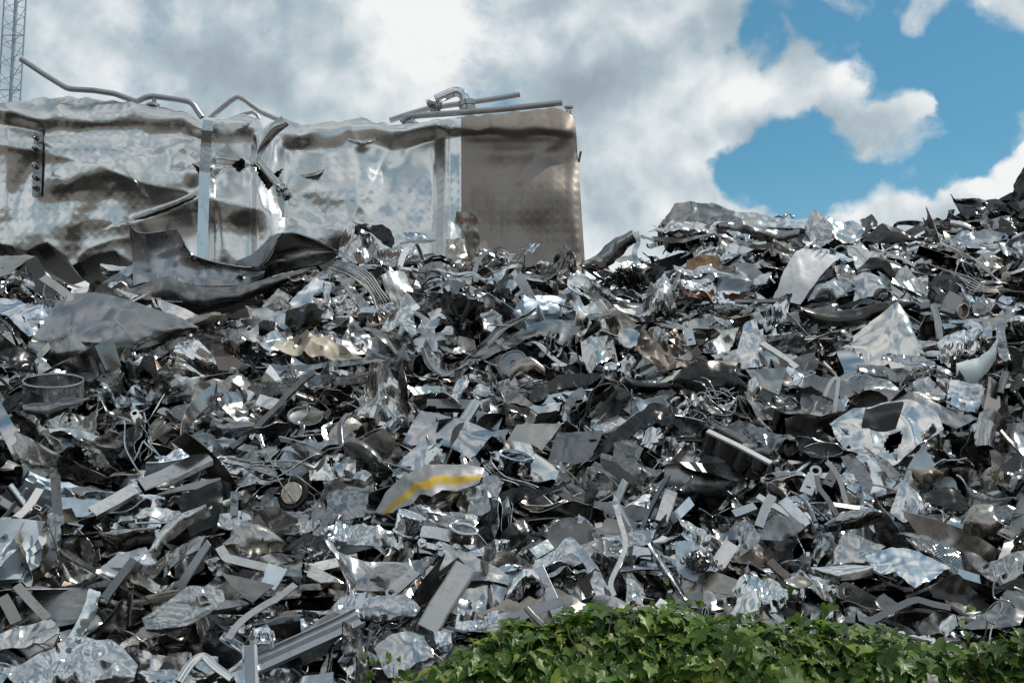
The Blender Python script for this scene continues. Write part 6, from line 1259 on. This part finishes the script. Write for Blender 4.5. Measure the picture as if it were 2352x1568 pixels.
# ---- lower right
S(9, 'blue_sheet', 'large blue mirroring sheet| near the lower right corner', [(1285, 715), (1380, 675), (1480, 655), (1600, 655), (1700, 710), (1855, 800)], [(1350, 800), (1420, 830), (1490, 840), (1560, 900), (1610, 945), (1700, 890)], 'chrome', 50, -5, .5, .07, .9)
S(9, 'tri_sheet', 'pale ragged three cornered sheet| left of the large blue sheet', [(1075, 690), (1110, 610), (1145, 548), (1270, 600), (1410, 655)], [(1065, 770), (1120, 775), (1190, 765), (1260, 770), (1310, 760)], 'bright', 34, 0, .45, .08, .9)
S(9, 'lens_sheet', 'smooth white leaf shaped sheet| below the pale ragged sheet', [(890, 822), (1000, 800), (1120, 785), (1240, 785), (1335, 800)], [(900, 830), (1000, 865), (1120, 882), (1230, 865), (1330, 835)], 'bright', 45, 0, .48, .03, .5, (0, .03))
S(9, 'tent_sheet', 'dark tent shaped sheet| in the lower right corner', [(1690, 940), (1780, 870), (1900, 830), (1980, 900), (2060, 980), (2135, 1065)], [(1720, 1000), (1800, 1010), (1890, 1020), (1960, 1050), (2030, 1080), (2110, 1085)], 'dark', 5, 5, .48, .08, .7)
S(9, 'pillar_sheet', 'smooth bluish upright sheet| rising out of the ivy', [(430, 1000), (400, 1070), (370, 1150), (365, 1210)], [(565, 955), (590, 1030), (590, 1110), (555, 1220)], 'bright', 22, 10, .55, .06, .6, (.0, .05))
S(9, 'crumpled_sheet', 'big crumpled silver sheet| behind the bluish upright sheet', [(415, 940), (470, 870), (560, 830), (680, 850), (790, 960)], [(480, 1020), (560, 1060), (640, 1100), (720, 1090), (790, 1050)], 'bright', 32, 0, .48, .22, 1.1)
Bar(9, 'bent_channel', 'bent pale channel| arching over the lower right hollow', [(1140, 1140), (1240, 1142), (1340, 1140), (1450, 1080), (1590, 1015), (1640, 1005), (1740, 1035), (1860, 1060)], 'chan', 50, 36, 'steel', 35, 0, .6, cat='channel')
S(9, 'foil_sheet', 'bright crumpled foil sheet| lying on the ivy at the lower right', [(1355, 1290), (1450, 1260), (1550, 1230), (1680, 1225), (1800, 1235), (1925, 1290)], [(1400, 1345), (1500, 1355), (1600, 1355), (1720, 1350), (1820, 1345), (1930, 1330)], 'chrome', 42, 0, .5, .2, 1.8)
Bar(9, 'u_channel', 'pale U channel| above the bluish upright sheet', [(390, 630), (345, 700), (285, 790)], 'up', 100, 40, 'white', 30, 10, .5, cat='channel')
S(9, 'corner_sheet', 'creased pale sheet| at the right edge near the bottom', [(2070, 780), (2150, 730), (2260, 700), (2380, 690)], [(2110, 850), (2190, 900), (2280, 870), (2380, 830)], 'steel', 32, 0, .48, .14, 1.)
S(9, 'corner_sheet', 'grey sheet with a rounded edge| in the lower right corner', [(2180, 1060), (2230, 960), (2300, 960), (2400, 990)], [(1910, 1200), (2050, 1210), (2200, 1200), (2320, 1190)], 'dull', 28, -5, .48, .06, .8)
Wire(9, 'hook_wire', 'thin hooked wire| hanging in the lower right corner', [[(2195, 990), (2190, 1080, .03), (2160, 1160), (2110, 1190, .04), (2095, 1100), (2160, 1050, .04), (2200, 1100), (2140, 1180), (2110, 1340)], [(2130, 770), (2140, 880, .03), (2150, 990), (2230, 1040, .03), (2290, 1060)]], .007, 'steel', off=.6)
S(9, 'oval_sheet', 'dark oval sheet| at the right edge of the lower slope', [(2150, 930), (2230, 890), (2380, 860)], [(2160, 940), (2260, 950), (2380, 940)], 'dark', 30, 0, .48, .05)
S(9, 'square_sheet', 'slanting bent plate| in the dark lower right hollow', [(1340, 1020), (1400, 965), (1520, 1050)], [(1360, 1060), (1480, 1120), (1570, 1150)], 'dull', 30, 0, .35, .04)
S(9, 'crumpled_sheet', 'small bright crumple| standing in the ivy', [(1010, 1160), (1060, 1110), (1120, 1090), (1155, 1130)], [(1010, 1260), (1060, 1270), (1110, 1270), (1150, 1260)], 'bright', 22, 0, .55, .2, 1.4)
S(9, 'slat_sheet', 'bluish tall slanted plate| left of the U channel', [(0, 620), (60, 610), (135, 625)], [(20, 820), (90, 870), (170, 890)], 'blue', 25, -5, .45, .04, .7)
S(9, 'pointed_fold', 'dark upright fold with a bright edge| above the U channel', [(420, 560), (450, 500), (475, 455), (530, 520), (580, 590)], [(440, 720), (480, 700), (510, 680), (550, 650), (575, 620)], 'steel', 18, -15, .45, .12, .8)
Swarf(9, 'nest of wire wool| left of the U channel', (190, 745), 90, 35, 60, 9, .5, 'steel')
S(9, 'foil_mid', 'shiny crumpled foil| left of the dark upright fold', [(10, 480), (90, 500), (170, 540), (235, 590)], [(40, 560), (110, 620), (170, 660), (220, 650)], 'bright', 30, 0, .45, .22, 1.4)
Bar(9, 'brown_bar', 'brown tinged bar| slanting left of the white leaf shaped sheet', [(640, 750), (700, 810), (770, 865)], 'box', 60, 30, 'brown', 30, 0, .4, cat='bar')
S(9, 'smooth_cover', 'tan tinged smooth cover| left of the white leaf shaped sheet', [(730, 880), (800, 855), (870, 850), (920, 890)], [(760, 910), (830, 930), (880, 930), (920, 910)], 'warm', 35, 0, .45, .1)

# ------------------------------------------------------------------ the mass of smaller scrap, piece by piece
def bendpath(rng, n, kinks, total, sharpness=.5):
    s = np.linspace(0, 1, n); th = np.zeros(n)
    for _ in range(kinks):
        c = rng.uniform(.12, .88); w = rng.uniform(.01, .05) if rng.random() < sharpness else rng.uniform(.08, .3)
        th += rng.normal()*total/math.sqrt(kinks)*(1/(1+np.exp(-np.clip((s-c)/w*2, -40, 40))))
    th -= th.mean(); ds = 1/(n-1)
    x = np.concatenate([[0], np.cumsum(np.cos(th[:-1])*ds)]); z = np.concatenate([[0], np.cumsum(np.sin(th[:-1])*ds)])
    return s, x-x.mean(), z-z.mean()
def quad_outline(rng, u, v, wob=.22, jag=.03):
    c = np.array([(0, 0), (1, 0), (1, 1), (0, 1)], float) + rng.normal(size=(4, 2))*wob*.5
    if rng.random() < .22: c[rng.integers(0, 4)] = c.mean(0)+rng.normal(size=2)*.12      # nearly three cornered
    a, b = u[..., None], v[..., None]
    p = c[0]*(1-a)*(1-b)+c[1]*a*(1-b)+c[2]*a*b+c[3]*(1-a)*b
    sd = int(rng.integers(1, 9999)); edge = np.minimum(np.minimum(u, 1-u), np.minimum(v, 1-v))
    j = np.stack([fbm(np.stack([u*5, v*5], -1)+3, sd, 3), fbm(np.stack([u*5, v*5], -1)+31, sd+1, 3)], -1)
    return p + j*jag*np.exp(-edge*8)[..., None]
def gen_sheet(rng, foil, nu=32, nv=22):
    u, v = np.meshgrid(np.linspace(0, 1, nu), np.linspace(0, 1, nv), indexing='ij')
    p = quad_outline(rng, u, v); asp = rng.uniform(.22, .68)
    loc = (p-.5)*np.array([1, asp])
    z = crumple(loc, rng, rng.uniform(.28, .5) if foil else rng.uniform(.10, .24), 1.7 if foil else .9)
    if foil:
        z = z + .5*loc[..., 0]**2*rng.normal() + .6*loc[..., 1]**2*rng.normal()
        P = np.stack([loc[..., 0], loc[..., 1], z], -1)
    else:
        s, x, zz = bendpath(rng, 80, int(rng.integers(1, 5)), rng.uniform(.5, 2.1))
        sk = rng.normal()*.3
        t = np.clip(loc[..., 0]+.5+sk*loc[..., 1], 0, 1); th = np.interp(t, s, np.arctan2(np.gradient(zz), np.gradient(x)))
        P = np.stack([np.interp(t, s, x)-np.sin(th)*z+(loc[..., 0]+.5-t), loc[..., 1], np.interp(t, s, zz)+np.cos(th)*z], -1)
        if rng.random() < .55:                              # one long edge folded over
            k = rng.uniform(.72, .88); fa = rng.choice([-1, 1])*rng.uniform(.7, 2.6); ov = np.maximum(v-k, 0)*asp
            P = P + np.stack([-np.sin(th)*ov*math.sin(fa), -ov*(1-math.cos(fa)), np.cos(th)*ov*math.sin(fa)], -1)
    return solid(P.reshape(-1, 3), [grid_faces(nu, nv)], .009)
def gen_strip(rng):
    n = 46; s, x, z = bendpath(rng, n, int(rng.integers(2, 6)), rng.uniform(.6, 3.4), .35)
    y = np.cumsum(rng.normal()*.5*np.linspace(-1, 1, n)+0*s)/n*rng.uniform(0, .6)
    P = np.stack([x, y, z], -1); w = rng.uniform(.04, .11)
    tx = np.gradient(P, axis=0); up = np.stack([-tx[:, 2], 0*x, tx[:, 0]], -1)
    if rng.random() < .5: return sweep(P, up, profile('flat', w, .006, .007), rng.normal()*1.1)
    if rng.random() < .5: return sweep(P, np.array([0, 1, 0]), profile('flat', w, .006, .007), rng.normal()*.9)
    u, v = np.meshgrid(np.linspace(0, 1, n), np.linspace(-1, 1, 7), indexing='ij')
    ww = w*(1+.4*vnoise(np.stack([u*5, v*0], -1), int(rng.integers(1, 999))))
    cup = rng.normal()*.35
    G = P[:, None]+np.stack([0*u, v*ww*.6, 0*u], -1)+norm(up)[:, None]*((v**2-.4)*ww*cup)[..., None]
    G = G + norm(up)[:, None]*(crumple(np.stack([u, v*.1], -1), rng, .05, 1.5))[..., None]
    return solid(G.reshape(-1, 3), [grid_faces(n, 7)], .008)
def gen_sliver(rng):
    n = 40; s, x, z = bendpath(rng, n, int(rng.integers(2, 6)), rng.uniform(.8, 4.2), .4)
    P = np.stack([x, np.cumsum(vnoise(np.stack([s*3, 0*s], -1), int(rng.integers(1, 9999))))/n*.6, z], -1); w = rng.uniform(.05, .12)
    nv = 6; v = np.linspace(-1, 1, nv); tx = norm(np.gradient(P, axis=0)); up = norm(np.stack([-tx[:, 2], 0*x, tx[:, 0]], -1)); bi = np.cross(tx, up)
    tw = rng.normal()*1.6*s + rng.uniform(0, 2*PI)*0 + rng.normal()*.5; B = bi*np.cos(tw)[:, None]+up*np.sin(tw)[:, None]; U_ = np.cross(B, tx)
    tap = np.clip(np.minimum(s/rng.uniform(.03, .5), (1-s)/rng.uniform(.03, .5)), .06, 1)*(1+.35*vnoise(np.stack([s*6, 0*s+4], -1), int(rng.integers(1, 9999))))
    crease = rng.choice([0, .5, .9])*rng.choice([-1, 1])
    G = P[:, None] + B[:, None]*(v[None]*w*tap[:, None])[..., None] + U_[:, None]*(np.abs(v)[None]*w*tap[:, None]*crease)[..., None]
    G = G + rng.normal(size=G.shape)*.003
    return solid(G.reshape(-1, 3), [grid_faces(n, nv)], .009)
def gen_offcut(rng):
    nu, nv = 16, 11; u, v = np.meshgrid(np.linspace(0, 1, nu), np.linspace(0, 1, nv), indexing='ij')
    p = quad_outline(rng, u, v, .3, .012); loc = (p-.5)*np.array([1, rng.uniform(.4, .8)])
    z = crumple(loc, rng, .07, .6); k = rng.uniform(.55, .95); a = rng.normal()*1.2 if rng.random() < .55 else 0
    d = np.maximum(loc[..., 0]+loc[..., 1]*rng.normal()*.4-(k-.5), 0)
    P = np.stack([loc[..., 0]-d*(1-math.cos(a)), loc[..., 1], z+d*math.sin(a)], -1)
    m = np.ones((nu-1, nv-1), bool)
    if rng.random() < .3: m[rng.integers(2, nu-3), rng.integers(2, nv-3)] = False
    return solid(P.reshape(-1, 3), [grid_faces(nu, nv, m)], .011)
def gen_bar(rng):
    n = 22; s, x, z = bendpath(rng, n, int(rng.integers(1, 3)), rng.uniform(.02, 1.0), .7); P = np.stack([x, 0*x+rng.normal()*.04*s, z], -1)
    k = ['chan', 'up', 'angle', 'box', 'rail'][rng.integers(0, 5)]; w = rng.uniform(.08, .17)
    V, F = sweep(P, (0, 0, 1), profile(k, w, w*rng.uniform(.4, .9), .010), rng.normal()*.25)
    return V+np.stack([vnoise(V[:, :2]*7, 3+k_) for k_ in range(3)], -1)*.008, F
def gen_pipe(rng):
    n = 24; s, x, z = bendpath(rng, n, int(rng.integers(1, 3)), rng.uniform(.0, 1.2), .3); P = np.stack([x, 0*x, z], -1); w = rng.uniform(.07, .15)
    sc = 1-.35*np.exp(-((s-rng.uniform(0, 1))/.15)**2)*rng.integers(0, 2)
    return sweep(P, (0, .2, 1), profile('tube', w, w*rng.choice([1, 1, .55]), .010), 0, sc)
def gen_can(rng):
    ns, nl = 30, 15; T, H = np.meshgrid(np.linspace(0, 2*PI, ns+1)[:-1], np.linspace(0, 1, nl), indexing='ij'); sd = int(rng.integers(1, 9999))
    r = rng.uniform(.26, .42); c = rng.uniform(.15, .42)
    q = np.stack([np.cos(T)*1.3+np.sin(T), H*2+np.sin(T)*1.2], -1)
    rad = r*(1+c*(vnoise(q*1.2, sd)-.8*np.abs(vnoise(q*2.3, sd+1)))); flat = rng.uniform(.4, 1)
    box_ = rng.random() < .4
    if box_: rad = rad*np.minimum(1.35, 1/np.maximum(np.abs(np.cos(T)), np.abs(np.sin(T))))
    G = np.stack([H-.5+np.cos(T)*.12*rng.normal(), np.cos(T)*rad, np.sin(T)*rad*flat], -1)
    G = G + np.stack([vnoise(q*3+k*9, sd+7+k) for k in range(3)], -1)*.035
    i, j = np.meshgrid(np.arange(ns), np.arange(nl-1), indexing='ij'); f = np.stack([i*nl+j, ((i+1) % ns)*nl+j, ((i+1) % ns)*nl+j+1, i*nl+j+1], -1).reshape(-1, 4)
    V = np.concatenate([G.reshape(-1, 3), G[:, 0].mean(0)[None]+np.array([[.06, 0, 0]])]); k = np.arange(ns)
    F = [f, np.stack([np.full(ns, len(V)-1), ((k+1) % ns)*nl, k*nl], 1)]
    if rng.random() < .6:
        V = np.concatenate([V, G[:, -1].mean(0)[None]-np.array([[.05, 0, 0]])]); F.append(np.stack([np.full(ns, len(V)-1), k*nl+nl-1, ((k+1) % ns)*nl+nl-1], 1))
    return solid(V, F, .012)
def gen_stack(rng):
    """a sheet pressed into flat folds: layered wavy edges"""
    nl = int(rng.integers(3, 6)); n = 26*nl; parts = []
    nv = 16; sd = int(rng.integers(1, 9999))
    t = np.linspace(0, nl, n); k = np.floor(t); f = t-k; h = rng.uniform(.028, .05)
    y = np.where(k % 2 == 0, f, 1-f)*.55-.27; z = (k-nl/2)*h + h*(1/(1+np.exp(-(f-1)*26)))*1.
    U, Vv = np.meshgrid(np.arange(n), np.linspace(-.5, .5, nv), indexing='ij')
    yy = y[U]*(.7+.5*vnoise(np.stack([Vv*3, k[U]*1.7], -1), sd)); zz = z[U]+vnoise(np.stack([Vv*6, yy*5+k[U]*.35], -1), sd+3)*.04+vnoise(np.stack([Vv*2, yy*2], -1), sd+5)*.08
    G = np.stack([Vv*(1+.15*vnoise(np.stack([yy*6, k[U]*2.3], -1), sd+4)), yy, zz], -1)
    return solid(G.reshape(-1, 3), [grid_faces(n, nv)], .007)
def gen_link(rng):
    L = 1.; V, F = ring_plate(np.array([-.5, 0, 0]), np.array([1., 0, 0]), np.array([0, 0, 1.]), .16, .085, L, .022, 22, .09); return V, F
def gen_wire(rng):
    parts = []
    for k in range(int(rng.integers(1, 4))):
        c = np.cumsum(rng.normal(size=(6, 3))*np.array([.22, .16, .12])+np.array([.2, 0, 0]), 0); c -= c.mean(0)
        parts.append(sweep(resample(np.concatenate([c], 1), 30, True), (0, .3, 1), profile('rod', .018, .018)))
    return join(parts)
KINDS = {  # name: (generator, variants, wanted, size range, noun, category)
    'crumpled_sheet': (lambda g: gen_sheet(g, True), 30, 520, (.20, .50), 'crumpled sheet', 'crumpled sheet'),
    'bent_sheet': (lambda g: gen_sheet(g, False), 34, 480, (.26, .66), 'bent sheet', 'bent sheet'),
    'metal_strip': (gen_strip, 34, 560, (.35, 1.0), 'strip', 'metal strip'),
    'curled_sliver': (gen_sliver, 40, 430, (.25, .75), 'curled sliver', 'sliver'),
    'flat_offcut': (gen_offcut, 18, 110, (.16, .40), 'flat offcut', 'offcut'),
    'channel_bar': (gen_bar, 16, 190, (.22, .60), 'folded bar', 'bar'),
    'pipe_piece': (gen_pipe, 12, 110, (.18, .5), 'piece of pipe', 'pipe'),
    'crushed_can': (gen_can, 16, 150, (.16, .34), 'crushed can', 'crushed can'),
    'folded_stack': (gen_stack, 18, 240, (.30, .75), 'folded stack', 'folded sheet'),
    'link_bracket': (gen_link, 1, 26, (.15, .26), 'ring ended bracket', 'bracket'),
    'bent_wire': (gen_wire, 14, 140, (.25, .55), 'bent wire', 'wire')}
TONES = [('bright', .22, 'bright'), ('steel', .28, 'silver grey'), ('dull', .19, 'dull grey'), ('dark', .11, 'dark'), ('chrome', .07, 'mirror bright'), ('warm', .07, 'tan tinged'), ('white', .025, 'whitish'),
         ('rusty', .045, 'rust spotted'), ('rust', .004, 'rusty red'), ('brown', .006, 'brown'), ('blue', .02, 'pale blue'), ('peel', .008, 'peeling white')]
TONE_WORD = {a: c for a, b, c in TONES}
grng = np.random.default_rng(99)
_meshes = {}
def variant(kind, k, mat):
    key = (kind, k)
    if key not in _meshes:
        V, F = KINDS[kind][0](np.random.default_rng(1000+hash(len(kind))*37+sum(map(ord, kind))*101+k)); _meshes[key] = (V, F, {})
    V, F, d = _meshes[key]
    if mat not in d: d[mat] = mk_mesh(kind, V, F, MATS[mat], sharp=30)
    return V, d[mat]
def rot_matrix(n, roll, flip):
    x = norm(np.cross(np.array([0, 1., .15]), n)) if abs(n[1]) < .95 else norm(np.cross(np.array([0, 0, 1.]), n)); y = np.cross(n, x)
    # x roughly level in the view
    lvl = norm(np.cross(np.array([0, 0, 1.]), n)) if abs(n[2]) < .98 else np.array([1., 0, 0]); x = lvl; y = np.cross(n, x)
    c, s = math.cos(roll), math.sin(roll); X = c*x+s*y; Y = np.cross(n, X)
    if flip: X, Y = -X, -Y
    return np.stack([X, Y, n], 1)
def blocked(Pw):
    u, v, f = to_px(Pw); i = (v/8).astype(int); j = (u/8).astype(int); ok = (i >= 0) & (i < 196) & (j >= 0) & (j < 294)
    if not ok.any(): return 0.
    return float((Pw[ok, 1] < HMASK[i[ok], j[ok]]-.02).astype(float)[HMASK[i[ok], j[ok]] < 1e8].sum())/len(Pw)
placed = []
# hollows of the heap that stay open and dark
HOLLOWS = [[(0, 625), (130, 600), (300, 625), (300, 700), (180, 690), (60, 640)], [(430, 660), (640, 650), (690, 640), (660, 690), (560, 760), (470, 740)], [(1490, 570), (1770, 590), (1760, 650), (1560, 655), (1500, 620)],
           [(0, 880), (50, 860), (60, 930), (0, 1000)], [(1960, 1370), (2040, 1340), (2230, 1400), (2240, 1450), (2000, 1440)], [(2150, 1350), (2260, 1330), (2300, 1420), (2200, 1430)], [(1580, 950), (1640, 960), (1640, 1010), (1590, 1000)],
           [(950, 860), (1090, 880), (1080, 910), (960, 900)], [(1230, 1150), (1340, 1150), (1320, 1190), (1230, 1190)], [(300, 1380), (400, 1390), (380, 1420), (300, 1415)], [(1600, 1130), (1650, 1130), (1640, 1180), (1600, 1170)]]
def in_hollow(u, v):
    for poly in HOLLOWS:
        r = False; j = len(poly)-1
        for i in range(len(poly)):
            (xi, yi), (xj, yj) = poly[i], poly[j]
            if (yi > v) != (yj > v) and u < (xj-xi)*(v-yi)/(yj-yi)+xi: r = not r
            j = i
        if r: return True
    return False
tn, tw = [t[0] for t in TONES], np.array([t[1] for t in TONES]); tw = tw/tw.sum()
for kind, (gen, nvar, want, (s0, s1), noun, cat) in KINDS.items():
    made = 0; tries = 0; want = int(want*.86)
    while made < want and tries < want*3:
        tries += 1
        y = 5.3+(13.0-5.3)*grng.random()**.95; x = grng.uniform(-1, 1)*(.37*y*1.04+.15)
        z = float(heap(np.array(x), np.array(y)))
        pu, pv, _ = to_px(np.array([x, y, z]))
        if in_hollow(pu, pv): continue
        crest = y > 11.7
        e = R(np.clip(grng.normal(27, 33), -40, 85)) if not crest else R(grng.uniform(30, 88)); w = R(np.clip(grng.normal(0, 38), -85, 85))
        n = np.array([math.sin(w)*math.cos(e), -math.cos(w)*math.cos(e), math.sin(e)])
        roll = grng.normal()*R(28) + (PI if grng.random() < .5 else 0)
        if kind in ('metal_strip', 'curled_sliver', 'channel_bar', 'pipe_piece', 'link_bracket') and not crest and grng.random() < .35: roll = grng.uniform(0, 2*PI)
        s = 1.15*math.exp(grng.uniform(math.log(s0), math.log(s1)))
        if y > 11.5: s *= .85
        M = rot_matrix(n, roll, grng.random() < .5); k = int(grng.integers(0, nvar)); mat = tn[grng.choice(len(tn), p=tw)]
        if crest and mat in ('rust', 'brown', 'peel'): mat = 'steel'
        if kind in ('bent_wire',) and mat not in ('bright', 'steel', 'dull', 'chrome'): mat = 'steel'
        V, me = variant(kind, k, mat); sc = s*np.array([1, grng.uniform(.75, 1.15), grng.uniform(.75, 1.1)])
        base = np.array([x, y, z+(grng.uniform(-.15, .20) if not crest else grng.uniform(-.14, .04))]); Vs = (V[::3]*sc)@M.T
        ok = False
        for push in (0, .14, .28):
            Pw = Vs+base+np.array([0, push, -push*.15])
            if blocked(Pw) < .035: ok = True; break
        if not ok: continue
        if x < -.2 and y > 11.4 and Pw[:, 2].max() > base[2]+.34: continue
        o = link(kind, me, None, base+np.array([0, push, -push*.15])); mw = np.eye(4); mw[:3, :3] = M@np.diag(sc)
        o.rotation_mode = 'QUATERNION'; o.rotation_quaternion = Matrix(M.tolist()).to_quaternion(); o.scale = sc
        placed.append((o, kind, mat, s)); made += 1

# ------------------------------------------------------------------ shreds that nobody could count fill the gaps
def shreds():
    g = np.random.default_rng(5); lib = []
    for k in range(26):
        nu, nv = (9, 6) if k % 3 else (14, 3); u, v = np.meshgrid(np.linspace(0, 1, nu), np.linspace(0, 1, nv), indexing='ij')
        p = quad_outline(g, u, v, .3, .05); loc = (p-.5)*np.array([1, g.uniform(.35, .8) if k % 3 else .13])
        P = np.stack([loc[..., 0], loc[..., 1], crumple(loc, g, g.uniform(.2, .6), 1.2)+g.normal()*.8*loc[..., 0]**2], -1)
        lib.append(solid(P.reshape(-1, 3), [grid_faces(nu, nv)], .02))
    out = []; n = 0
    Vs = []; Fs = []; b = 0
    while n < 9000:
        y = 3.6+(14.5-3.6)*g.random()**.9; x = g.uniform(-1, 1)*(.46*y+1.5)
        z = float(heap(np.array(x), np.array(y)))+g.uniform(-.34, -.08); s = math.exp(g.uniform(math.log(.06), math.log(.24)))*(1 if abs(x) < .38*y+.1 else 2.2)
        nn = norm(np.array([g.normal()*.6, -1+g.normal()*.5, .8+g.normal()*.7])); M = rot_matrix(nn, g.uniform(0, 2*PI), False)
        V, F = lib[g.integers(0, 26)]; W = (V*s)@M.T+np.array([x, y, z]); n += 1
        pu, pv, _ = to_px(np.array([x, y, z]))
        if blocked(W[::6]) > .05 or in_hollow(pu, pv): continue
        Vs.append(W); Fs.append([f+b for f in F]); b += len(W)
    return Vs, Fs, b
SV, SF, SB = shreds()

# ------------------------------------------------------------------ what shows, what to call it
bpy.context.view_layer.update()
def points(o):
    me = o.data; n = len(me.vertices); co = np.empty(n*3, np.float32); me.vertices.foreach_get('co', co); co = co.reshape(-1, 3)
    ct = np.empty(len(me.polygons)*3, np.float32); me.polygons.foreach_get('center', ct)
    p = np.concatenate([co, ct.reshape(-1, 3)]); M = np.array(o.matrix_world)
    return p@M[:3, :3].T+M[:3, 3]
CW, CH = 392, 262; CELL = 6.
def splat(objs):
    ID = []; U = []; V = []; D = []
    for k, o in enumerate(objs):
        p = points(o); u, v, f = to_px(p); i = (u/CELL).astype(int); j = (v/CELL).astype(int)
        ok = (u >= 0) & (v >= 0) & (i < CW) & (j < CH) & (f > .2); U.append(i[ok]); V.append(j[ok]); D.append(f[ok]); ID.append(np.full(ok.sum(), k))
    U, V, D, ID = map(np.concatenate, (U, V, D, ID)); order = np.argsort(-D, kind='stable')
    buf = np.full((CH, CW), -1); buf[V[order], U[order]] = ID[order]; return buf
def root(o):
    while o.parent: o = o.parent
    return o
shred_obj = link('scrap_debris', mk_mesh('scrap_debris', np.concatenate(SV), [f for fs in SF for f in fs], MATS['shaded_debris'], sharp=35))
meshes = [o for o in scene.objects if o.type == 'MESH' and o.name.split('.')[0] not in ('added_rise', 'ground')]
buf = splat(meshes); rootname = [root(o).name for o in meshes]
area = {}; cen = {}
js, is_ = np.nonzero(buf >= 0); ids = buf[js, is_]
for k in np.unique(ids):
    m = ids == k; r = rootname[k]
    a0 = area.get(r, 0); c0 = np.array(cen.get(r, (0, 0))); a1 = m.sum(); c1 = np.array([is_[m].mean(), js[m].mean()])*CELL
    area[r] = a0+a1; cen[r] = (c0*a0+c1*a1)/(a0+a1)
# pieces that show too little, or are past 300 of their kind, sink into the uncountable mass
extra = []; keep = []
by_kind = {}
for it in placed: by_kind.setdefault(it[1], []).append(it)
for kind, its in by_kind.items():
    its.sort(key=lambda t: -area.get(t[0].name, 0))
    for n_, it in enumerate(its):
        (keep if n_ < 300 and area.get(it[0].name, 0) >= 4 else extra).append(it)
for o, kind, mat, s in extra:
    me = o.data; n = len(me.vertices); co = np.empty(n*3, np.float32); me.vertices.foreach_get('co', co); M = np.array(o.matrix_world)
    co = co.reshape(-1, 3)@M[:3, :3].T+M[:3, 3]
    q = {}
    for p in me.polygons: q.setdefault(len(p.vertices), []).append(tuple(p.vertices))
    SV.append(co); SF.append([np.array(f)+SB for f in q.values()]); SB += n
    bpy.data.objects.remove(o)
bpy.data.objects.remove(shred_obj)
fl = {}
for fs in SF:
    for f in fs: fl.setdefault(f.shape[1], []).append(f)
deb = link('scrap_debris', mk_mesh('scrap_debris', np.concatenate(SV), [np.concatenate(v) for v in fl.values()], MATS['shaded_debris'], sharp=35))
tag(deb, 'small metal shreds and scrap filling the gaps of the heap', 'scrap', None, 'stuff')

count = {}
for o, ph in SCRAP_TYPES: count[ph] = count.get(ph, 0)+1
marks = [(ph.strip(), cen[o.name]) for o, ph in SCRAP_TYPES if count[ph] == 1 and o.name in cen and area[o.name] > 14 and 2 <= len(ph.split()) <= 6 and ' the ' not in ph]
MP = np.array([c for _, c in marks])
med = {}
for o, kind, mat, s in keep: med.setdefault(kind, []).append(area[o.name])
med = {k: np.percentile(v, (33, 67)) for k, v in med.items()}
DIRS = ['right of', 'below and right of', 'below', 'below and left of', 'left of', 'above and left of', 'above', 'above and right of']
def describe(o, kind, mat, nth=0):
    c = cen[o.name]; d = np.hypot(*(MP-c).T); i = np.argsort(d)[nth]
    dx, dy = c-MP[i]; a = int(round(math.atan2(dy, dx)/(PI/4))) % 8
    lo, hi = med[kind]; size = 'small' if area[o.name] < lo else 'large' if area[o.name] > hi else 'medium'
    near = 'just ' if d[i] < 70 else ''
    return size, TONE_WORD[mat], KINDS[kind][4], near+DIRS[a], marks[i][0], d[i], c
used = {}
todo = list(keep)
for nth in (0, 1, 2, 3):
    groups = {}
    for it in todo:
        D_ = describe(it[0], it[1], it[2], nth); groups.setdefault(' '.join(D_[:4])+' the '+D_[4], []).append((it, D_))
    todo = []
    for text, members in groups.items():
        if len(members) == 1 and text not in used and len(text.split()) <= 16:
            it, D_ = members[0]; used[text] = it[0]; tag(it[0], text, KINDS[it[1]][5], KINDS[it[1]][4]+('s' if not KINDS[it[1]][4].startswith('piece') else '')+' lying in the scrap heap')
        else: todo += [m[0] for m in members]
ORD = ['nearest', 'second nearest', 'third nearest', 'fourth nearest', 'fifth nearest', 'sixth nearest', 'seventh nearest']
groups = {}
for it in todo:
    D_ = describe(it[0], it[1], it[2], 0); groups.setdefault((D_[1], D_[2], D_[3].replace('just ', ''), D_[4]), []).append((it, D_))
for key, members in groups.items():
    members.sort(key=lambda m: m[1][5])
    for n_, (it, D_) in enumerate(members):
        which = ORD[min(n_, 6)]
        text = f'{key[0]} {key[1]} {key[2]} the {key[3]}, {which} of its look'
        if len(text.split()) > 16: text = f'{key[0]} {key[1]} {key[2]} the {key[3]}, {which}'
        while text in used: text = 'crooked '+text
        used[text] = it[0]; tag(it[0], text, KINDS[it[1]][5], KINDS[it[1]][4]+' pieces lying in the scrap heap')
print('KEPT', len(keep), 'SUNK', len(extra), {k: len(v) for k, v in by_kind.items()}, 'marks', len(marks))
